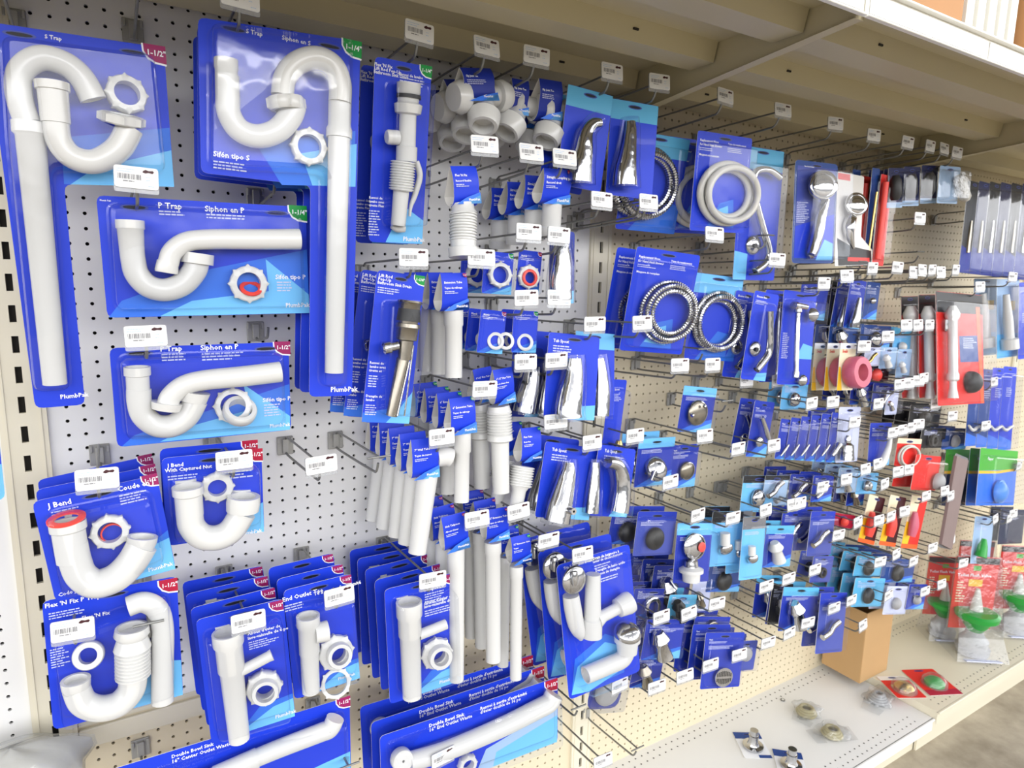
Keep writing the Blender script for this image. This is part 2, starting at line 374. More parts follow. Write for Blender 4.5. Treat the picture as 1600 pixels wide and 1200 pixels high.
def part_sleeve(w, h, dep, col, prints, seed):
    # folded card loop: front panel at o=0, belly at the bottom, back leg returning to the top
    mb = MB(); th = 0.04; prof = []
    N = 16
    for i in range(N+1):
        t = i/N; a = math.pi*(0.0+t)
        # teardrop: apex at top (y=0), round at bottom
        pass
    pr_ = [(0.0, h*0.5)]
    for i in range(1, 7): t = i/6; pr_.append((-0.10*dep*math.sin(t*math.pi), h*0.5-(h-dep*0.55)*t))
    cy, cz = dep*0.5, -h*0.5+dep*0.55
    for i in range(1, 10): a = math.pi+math.pi*i/10; pr_.append((cy+dep*0.5*math.cos(a), cz+dep*0.55*math.sin(a)))
    for i in range(0, 7): t = i/6; pr_.append((dep*(1-t)**0.9+0.06*t, cz+(h*0.5-cz)*t))
    n = len(pr_)
    def ring(x, off):
        out = []
        for i, (y, z) in enumerate(pr_):
            a = pr_[max(i-1, 0)]; b = pr_[min(i+1, n-1)]; d = Vector((b[0]-a[0], b[1]-a[1])); d = d.normalized() if d.length > 0 else Vector((0, -1))
            out.append((x, y+d.y*off, z-d.x*off))
        return out
    A, B = ring(-w/2, 0), ring(w/2, 0); A2, B2 = ring(-w/2, -th), ring(w/2, -th)
    mb.add(A+B, [(i, i+n, i+n+1, i+1) for i in range(n-1)], 'ink:'+col, True)
    mb.add(A2+B2, [(i, i+1, i+n+1, i+n) for i in range(n-1)], 'ink:w', True)
    mb.add(A+A2, [(i, i+1, i+n+1, i+n) for i in range(n-1)], 'ink:w'); mb.add(B+B2, [(i+1, i, i+n, i+n+1) for i in range(n-1)], 'ink:w')
    rnd = random.Random(seed); y = -0.10*dep-0.03
    for p in prints:
        if p[0] == 'sw': mb.poly(ccw(p[2]), y+0.005, 'ink:'+p[1])
        elif p[0] == 'tx': put_text(mb, p[1], p[2][0], p[2][1], p[3], 'W', y-0.01)
        elif p[0] == 'ln': put_lines(mb, p[1][0], p[1][1], p[2], p[3], p[4], 'q', y-0.01, rnd)
        elif p[0] == 'bd':
            (u, v), s = p[2], p[3]; mb.poly(ccw([(u, v), (u-s, v), (u-s*0.9, v-s*0.5), (u-s*0.5, v-s*0.8), (u, v-s*0.85)]), y-0.004, 'ink:'+p[1]); put_text(mb, p[4], u-s*0.85, v-s*0.5, s*0.34, 'W', y-0.012)
    return mb

def make_part(p, root, seed):
    k = p[0]; ret = None
    if k == 'pipe': mb = part_pipe(*p[1:])
    elif k == 'lathe': mb = part_lathe(*p[1:])
    elif k == 'bellows':
        _, name, mat, a, b, r, n = p; mb = part_lathe(name, mat, a, b, bellows_prof(r, n))
    elif k == 'nut': mb = part_nut(*p[1:])
    elif k == 'coil': mb = part_coil(*p[1:])
    elif k == 'dome': mb = part_dome(*p[1:])
    elif k == 'plate': mb = part_plate(*p[1:])
    elif k == 'blister': mb = part_blister(*p[1:])
    elif k == 'shell': mb = part_shell(*p[1:])
    elif k == 'sleeve': mb = part_sleeve(*p[2:], seed)
    elif k == 'grate':
        _, name, mat, (u, v, o), rx, rz = p; mb = MB(); n = 28
        P = [(u+rx*math.cos(2*math.pi*i/n), v+rz*math.sin(2*math.pi*i/n)) for i in range(n)]
        mb.slab(P, -o-0.12, -o, mat)
        for i in range(-4, 5):
            x = u+i*rx*0.19; hh = rz*0.72*math.sqrt(max(0, 1-(i*0.19)**2))
            for s_ in (-1, 1): mb.slab([(x-rx*0.05, v+s_*hh*0.55-hh*0.38), (x+rx*0.05, v+s_*hh*0.55-hh*0.38), (x+rx*0.05, v+s_*hh*0.55+hh*0.38), (x-rx*0.05, v+s_*hh*0.55+hh*0.38)], -o-0.14, -o-0.1, 'dark_void')
    else: raise ValueError(k)
    o = mb.build(p[1], root); kid(o, root); return o
ORD = ['', 'second', 'third', 'fourth', 'fifth', 'sixth', 'seventh', 'eighth', 'ninth', 'tenth']
def make_product(D):
    name, cat, phrase, loc, rot, card, parts, n, step, plain = D
    plain_me = None
    root = empty(name, loc, rot)
    if card:
        outline, col, prints, rr = card
        mb = card_mesh(outline, col, prints, seed=len(phrase)+int(abs(loc[0]*3)), round_=rr); o = mb.build('backing_card', root); kid(o, root)
    for i, p in enumerate(parts): make_part(p, root, len(phrase)+i)
    grp = None
    if n > 1: grp = 'stack: '+phrase
    if name == 'loop': pass
    def lab(suf):
        w = phrase.split(); k = 16-len(suf.split()); return ' '.join(w[:k]).rstrip(',')+', '+suf if suf else ' '.join(w[:16])
    tag(root, lab('frontmost' if n > 1 else ''), cat, grp)
    if card and plain and n > 1:
        plain_me = card_mesh(card[0], card[1], [p for p in card[2] if p[0] not in ('tx', 'ln')], seed=3, round_=card[3]).mesh('backing_card')
    for k in range(1, n):
        c = copy_tree(root)
        if plain_me:
            for q in c.children:
                if q.name.startswith('backing_card'): q.data = plain_me
        c.location = [(loc[i]+step[i]*k)*IN for i in range(3)]
        c.rotation_euler = (rot[0]+0.02*math.sin(k*2.1), rot[1]+0.015*math.sin(k*1.3+loc[0]), rot[2]+0.03*math.sin(k*1.7+loc[2]))
        c['label'] = lab(ORD[k]+' from front')

# ================================================================ the setting
def pegboard(name, xa, xb, za, zb, ox, oz, mat, label, y=0.0):
    mb = MB(); vs = []; fs = []; r = 0.125
    i0 = math.ceil(xa-ox+0.5); i1 = math.floor(xb-ox-0.5); j0 = math.ceil(za-oz+0.5); j1 = math.floor(zb-oz-0.5)
    X0, X1, Z0, Z1 = ox+i0-.5, ox+i1+.5, oz+j0-.5, oz+j1+.5
    oc = [(r*math.cos(math.radians(22.5+45*k)), r*math.sin(math.radians(22.5+45*k))) for k in range(8)]
    for i in range(i0, i1+1):
        for j in range(j0, j1+1):
            cx, cz = ox+i, oz+j; b = len(vs)
            vs += [(cx+.5, y, cz+.5), (cx-.5, y, cz+.5), (cx-.5, y, cz-.5), (cx+.5, y, cz-.5)]
            vs += [(cx+a, y, cz+c) for a, c in oc]; vs += [(cx+a, y+.22, cz+c) for a, c in oc]
            o = b+4
            # corners 0:+ + 1:- + 2:- - 3:+ - ; octagon 0(22) 1(67) 2(112) 3(157) 4(202) 5(247) 6(292) 7(337)
            fs += [(b, b+1, o+2, o+1), (b+1, b+2, o+4, o+3), (b+2, b+3, o+6, o+5), (b+3, b, o, o+7), (b, o+1, o), (b+1, o+3, o+2), (b+2, o+5, o+4), (b+3, o+7, o+6)]
            for k in range(8): fs.append((o+k, o+(k+1) % 8, o+8+(k+1) % 8, o+8+k))
    mb.add(vs, fs, mat)
    for (a, b_, c, d) in ((xa, X0, za, zb), (X1, xb, za, zb), (X0, X1, za, Z0), (X0, X1, Z1, zb)):
        if b_-a > 1e-3 and d-c > 1e-3: mb.poly([(a, c), (b_, c), (b_, d), (a, d)], y, mat)
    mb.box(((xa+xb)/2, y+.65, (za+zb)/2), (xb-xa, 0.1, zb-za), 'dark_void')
    o = mb.build(name); tag(o, label, 'pegboard'); return o
UP = (-15.4, 32.75, 80.7, 128.7)
FZ = -49.0
pegboard('pegboard_panel', -62, UP[0]-1.25, -44, 34, -11.87, 18.89, 'peg_white', 'white pegboard panel left of the leftmost slotted post')
pegboard('pegboard_panel', UP[0]+1.3, UP[1]-1.3, -18.6, 34, 0, 0, 'peg_white', 'large white pegboard panel behind the trap packs')
pegboard('pegboard_panel', UP[0]+1.3, UP[1]-1.3, -43, -18.6, 0, 0.02, 'peg_cream', 'cream pegboard strip below the white panel and its rail')
pegboard('pegboard_panel', UP[1]+1.3, UP[2]-1.3, -43, 34, 0.71, 0.82, 'peg_cream', 'cream pegboard panel behind the hoses and shower parts')
pegboard('pegboard_panel', UP[2]+1.3, UP[3]-1.3, -42, 34, 0.0, 0.12, 'peg_cream', 'far cream pegboard panel behind the red valve packs')
pegboard('pegboard_panel', UP[3]+1.3, UP[3]+26, -42, 34, 0.0, 0.12, 'peg_cream', 'farthest cream pegboard panel at the right edge')
def upright(x, label):
    mb = MB(); w = 1.3; y = -0.32; z0, z1 = -46, 36; sw, sh = 0.19, 0.55; pitch = 2.0
    zs = [19.4-pitch*k for k in range(-8, 33)]
    vs = []; fs = []
    mb.add([(x-w, y, z0), (x-w, y, z1), (x-w, 0.3, z1), (x-w, 0.3, z0), (x+w, y, z0), (x+w, y, z1), (x+w, 0.3, z1), (x+w, 0.3, z0)], [(0, 1, 2, 3), (7, 6, 5, 4)], 'cream_enamel')
    for z in zs:
        a, b = z-pitch/2, z+pitch/2
        for (xa, xb, za, zb) in ((x-w, x-sw, a, b), (x+sw, x+w, a, b), (x-sw, x+sw, a, z-sh), (x-sw, x+sw, z+sh, b)): mb.poly([(xa, za), (xb, za), (xb, zb), (xa, zb)], y, 'cream_enamel')
        mb.add([(x-sw, y, z-sh), (x+sw, y, z-sh), (x+sw, y, z+sh), (x-sw, y, z+sh), (x-sw, y+.3, z-sh), (x+sw, y+.3, z-sh), (x+sw, y+.3, z+sh), (x-sw, y+.3, z+sh)], [(0, 4, 5, 1), (1, 5, 6, 2), (2, 6, 7, 3), (3, 7, 4, 0)], 'cream_enamel')
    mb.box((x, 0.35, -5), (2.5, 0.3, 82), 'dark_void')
    for s in (-1, 1): mb.box((x+s*0.95, y-0.03, -5), (0.12, 0.08, 82), 'cream_enamel')
    tag(mb.build('slotted_upright'), label, 'shelf post')
upright(UP[0], 'cream slotted steel post left of the trap packs')
upright(UP[1], 'cream slotted steel post between white and cream pegboard')
upright(UP[2], 'cream slotted steel post behind the red valve packs')
upright(UP[3], 'cream slotted steel post at the far right')
mb = MB(); mb.box(((UP[0]+UP[1])/2, -0.18, -19.85), (45.4, 0.35, 1.5), 'cream_enamel', bev=.06)
mb.box(((UP[0]+UP[1])/2, -0.05, -18.75), (45.4, 0.1, 0.35), 'cream_enamel')
tag(mb.build('joint_rail'), 'cream metal rail joining white and cream pegboard', 'rail')

def base_deck(x0, x1, z, yf, mat, label):
    mb = MB(); mb.box(((x0+x1)/2, yf/2, z-0.05), (x1-x0-.06, -yf, 0.1), mat)
    mb.box(((x0+x1)/2, yf+0.05, z-0.9), (x1-x0-.06, 0.1, 1.8), mat); mb.box(((x0+x1)/2, yf-.1, z-0.12), (x1-x0-.06, 0.3, 0.28), mat, bev=.05)
    for s in (x0+.1, x1-.1): mb.box((s, yf/2, z-0.8), (0.08, -yf-.1, 1.5), mat)
    d = mb.build('base_deck'); tag(d, label, 'shelf')
    mh = MB()
    n = int(x1-x0-3)
    for yy in (-0.9, -1.9, yf+0.9, yf+1.9):
        for i in range(n):
            xx = x0+2+i+.5*0; mh.add([(xx+.11*math.cos(k*1.047), yy+.11*math.sin(k*1.047), z+0.012) for k in range(6)], [tuple(range(6))], 'dark_void')
    mh.build('perforation', d)
    mk = MB(); mk.box(((x0+x1)/2, yf+2.2, (z-1.8+FZ)/2), (x1-x0, 0.3, z-1.8-FZ), 'cream_enamel'); mk.build('kick_plate', d)
base_deck(-62, UP[0], -43, -15.2, 'deck_white', 'white base shelf left of the leftmost post')
base_deck(UP[0], UP[1], -43, -15.2, 'deck_white', 'white base shelf under the trap packs')
base_deck(UP[1], UP[2], -43, -15.2, 'deck_white', 'white perforated base shelf with loose bagged parts on it')
base_deck(UP[2], UP[3], -41.9, -15.6, 'cream_enamel', 'cream perforated base shelf under the green toilet valves')
base_deck(UP[3], UP[3]+48, -41.9, -15.6, 'cream_enamel', 'farthest cream base shelf at the right edge')

# upper shelf
SZ = 33.0
def top_shelf(x0, x1, label):
    r = empty('upper_shelf', ((x0+x1)/2, 0, SZ)); tag(r, label, 'shelf'); cx = 0; w = x1-x0-0.2
    mb = MB(); mb.box((0, -13, 0.05), (w, 26, 0.1), 'shelf_enamel'); mb.build('shelf_plate', r)
    for (yb, wd) in ((-3.2, 3.6), (-12.6, 3.2), (-20.6, 3.2)):
        mb = MB(); P = [(yb-wd/2, 0), (yb-wd/2+0.35, -1.5), (yb+wd/2-0.35, -1.5), (yb+wd/2, 0)]
        vs = [(-w/2+.2, p[0], p[1]) for p in P]+[(w/2-.2, p[0], p[1]) for p in P]
        mb.add(vs, [(0, 1, 5, 4), (1, 2, 6, 5), (2, 3, 7, 6), (3, 2, 1, 0), (4, 5, 6, 7)], 'shelf_enamel')
        for px in (-w*0.32, w*0.32): mb.box((px, yb-wd/2+.12, -0.7), (0.5, 0.12, 0.14), 'dark_void')
        mb.build('stiffener_beam', r)
    mb = MB(); mb.box((0, -26, -0.75), (w, 0.12, 1.7), 'lip_white'); mb.box((0, -26.25, 0.1), (w, 0.5, 0.16), 'lip_white', bev=.04); mb.box((0, -26.2, -1.6), (w, 0.4, 0.14), 'lip_white', bev=.04)
    mb.build('front_lip', r)
    for k in range(3):
        mb = MB(); mb.box((-w/3+k*w/3, -26.12, -0.75), (w/3-0.8, 0.06, 1.2), 'tag_white'); mb.build('price_channel_strip', r)
top_shelf(-63.4, UP[0], 'upper steel shelf in the top left corner')
top_shelf(UP[0], UP[1], 'upper cream steel shelf above the white pegboard')
top_shelf(UP[1], UP[2], 'upper cream steel shelf above the hoses, carrying cartons')
top_shelf(UP[2], UP[3], 'upper cream steel shelf at the far right')
top_shelf(UP[3], UP[3]+48, 'farthest upper steel shelf beyond the last bracket')
for x, lb in ((UP[0], 'steel shelf bracket at the leftmost post'), (UP[1], 'steel shelf bracket between white and cream pegboard'), (UP[2], 'steel shelf bracket at the third post'), (UP[3], 'steel shelf bracket at the far right post')):
    mb = MB()
    for s in (-0.12, 0.12): mb.add([(x+s, -0.3, SZ), (x+s, -0.3, 28.6), (x+s, -5, 29.4), (x+s, -25.7, 31.3), (x+s, -25.7, SZ)], [(0, 1, 2, 3, 4)], 'shelf_enamel')
    mb.add([(x-.45, -0.3, 28.6), (x+.45, -0.3, 28.6), (x+.45, -5, 29.4), (x-.45, -5, 29.4), (x+.45, -25.7, 31.3), (x-.45, -25.7, 31.3)], [(0, 1, 2, 3), (3, 2, 4, 5)], 'shelf_enamel')
    mb.box((x, -25.75, 32.1), (0.9, 0.1, 1.7), 'shelf_enamel')
    tag(mb.build('shelf_bracket'), lb, 'bracket')

# floor
def floor():
    m = bpy.data.materials.new('polished_concrete'); m.use_nodes = True; nt = m.node_tree; b = nt.nodes['Principled BSDF']
    tc = nt.nodes.new('ShaderNodeTexCoord'); n = nt.nodes.new('ShaderNodeTexNoise'); n.inputs['Scale'].default_value = 3.2; n.inputs['Detail'].default_value = 9; n.inputs['Roughness'].default_value = .65
    cr = nt.nodes.new('ShaderNodeValToRGB'); e = cr.color_ramp.elements; e[0].position = .32; e[0].color = (*srgb(128, 118, 102), 1); e[1].position = .62; e[1].color = (*srgb(184, 174, 156), 1)
    nt.links.new(tc.outputs['Object'], n.inputs['Vector']); nt.links.new(n.outputs['Fac'], cr.inputs[0]); nt.links.new(cr.outputs[0], b.inputs['Base Color']); b.inputs['Roughness'].default_value = .45
    M['polished_concrete'] = m
    mb = MB(); mb.add([(-300, -420, FZ), (420, -420, FZ), (420, 30, FZ), (-300, 30, FZ)], [(0, 1, 2, 3)], 'polished_concrete')
    struct(mb.build('floor'), 'stained beige concrete floor', 'floor')
    mb = MB(); mb.box((60, 1.4, -5), (245, 0.4, 88), 'dark_void'); struct(mb.build('wall_back'), 'dark back of the shelving', 'wall')
floor()
# cartons on the upper shelf
def carton(x0, x1, y0, y1, z0, z1, mat, label):
    r = empty('carton', ((x0+x1)/2, (y0+y1)/2, z0)); tag(r, label, 'box'); w, d, h = x1-x0, y1-y0, z1-z0
    mb = MB(); mb.box((0, 0, h/2), (w, d, h), mat, bev=.08); mb.build('carton_body', r)
    mb = MB(); mb.box((0, 0, -0.0+.02), (w*0.98, 2.4, 0.03), 'tape'); mb.box((w*.1, -d/2-.02, h*.06), (2.4, 0.03, h*.12), 'tape'); mb.build('packing_tape', r)
ORDW = ["leftmost", "second", "middle", "fourth", "rightmost"]
carton(20, 46.5, -25.2, -9, SZ+.12, SZ+14, 'cardboard_orange', 'brown cardboard carton on the upper shelf beside white panels')
carton(57.5, 78, -25.2, -9, SZ+.12, SZ+14, 'cardboard_orange', 'brown cardboard carton right of the white panels, upper shelf')
for k in range(5):
    mb = MB(); x = 49+k*1.75; mb.box((x, -16, SZ+7.1), (1.05, 17, 13.9), 'lip_white', bev=.06)
    o = mb.build('white_panel'); tag(o, ORDW[k]+' white boxed panel standing between the two cartons' if k else 'leftmost white boxed panel standing between the two cartons', 'panel', 'white panels on the upper shelf')

# ================================================================ hooks
def hook_proto(L):
    r = empty('peg_hook', (0, 0, 0))
    mb = MB(); mb.box((0, -0.12, 0.1), (1.25, 0.2, 1.5), 'bracket_steel', bev=.05); mb.box((0, -0.32, 0.1), (0.5, 0.3, 1.2), 'bracket_steel', bev=.05)
    for s in (-1, 1): mb.box((s*0.5, -0.2, 0.55), (0.2, 0.35, 0.5), 'bracket_steel', bev=.04)
    mb.build('bracket', r)
    mb = MB(); P = catmull([(0, -0.3, -0.35), (0, -1.0, -0.5), (0, -L*0.5, -0.32), (0, -L+1.3, -0.1), (0, -L+0.6, 0.0), (0, -L+0.3, 0.3), (0, -L+0.1, 0.75)], 4); mb.tube(P, 0.095, 'hook_steel', seg=8); mb.build('lower_wire', r)
    mb = MB(); P = catmull([(0, -0.3, 0.6), (0, -0.8, 0.95), (0, -2.0, 1.0), (0, -L*.6, 1.12), (0, -L-.1, 1.25)], 4); mb.tube(P, 0.085, 'hook_steel', seg=8); mb.tube([(-0.85, -L-.1, 1.25), (0.85, -L-.1, 1.25)], 0.08, 'hook_steel', seg=8); mb.build('upper_wire', r)
    return r
def tag_meshes():
    mb = MB(); P = round_poly([(-1.08, -0.78), (1.08, -0.78), (1.08, 0.62), (-1.08, 0.62)], 0.12, 2)
    mb.slab(P, -0.03, 0.03, 'clear_holder'); h = mb.mesh('tag_holder')
    mb = MB(); P = round_poly([(-1.06, -0.55), (1.06, -0.55), (1.06, 0.64), (-1.06, 0.64)], 0.16, 3); mb.slab(P, -0.09, -0.04, 'tag_white')
    y = -0.096; rnd = random.Random(3); x = -0.9
    while x < 0.22:
        w = rnd.choice((.02, .035, .05)); mb.poly([(x, -0.08), (x+w, -0.08), (x+w, 0.2), (x, 0.2)], y, 'ink:a'); x += w+rnd.choice((.02, .03, .045))
    for (u, v, w) in ((-0.95, 0.47, 1.0), (-0.95, 0.34, 0.8), (0.45, 0.12, .3), (0.45, -0.05, .25), (0.55, -0.36, .35)): put_lines(mb, u, v, w, 1, 0.07, 's', y, rnd)
    put_lines(mb, -0.65, -0.16, 0.62, 1, 0.12, 'a', y, rnd)
    mb.poly([(0.3, 0.36), (0.42, 0.32), (0.6, 0.36), (0.78, 0.33), (0.86, 0.42), (0.8, 0.5), (0.6, 0.47), (0.45, 0.52), (0.32, 0.44)], y-.004, 'ink:D')
    return h, mb.mesh('price_tag')
PROTO = {}
TAGM = tag_meshes()
def place_hook(x, z, L, has_tag, label, tilt, upper=True):
    key = (L, upper)
    if key not in PROTO:
        r = hook_proto(L)
        if not upper:
            for c in list(r.children):
                if c.name.startswith('upper_wire'): bpy.data.objects.remove(c)
        PROTO[key] = r; first = True
    else: r = PROTO[key].copy(); COL.objects.link(r); first = False
    if not first:
        for c in PROTO[key].children:
            if c.name.startswith('tag_holder'): continue
            d = c.copy(); COL.objects.link(d); d.parent = r
    r.location = (x*IN, 0, z*IN); tag(r, label, 'hook', 'peg hooks on the pegboards')
    if has_tag:
        h = bpy.data.objects.new('tag_holder', TAGM[0]); COL.objects.link(h); h.parent = r; h.location = (0, (-L-0.22)*IN, 1.25*IN); h.rotation_euler = (tilt[0], tilt[1], tilt[2])
        t = bpy.data.objects.new('price_tag', TAGM[1]); COL.objects.link(t); t.parent = h
    return r

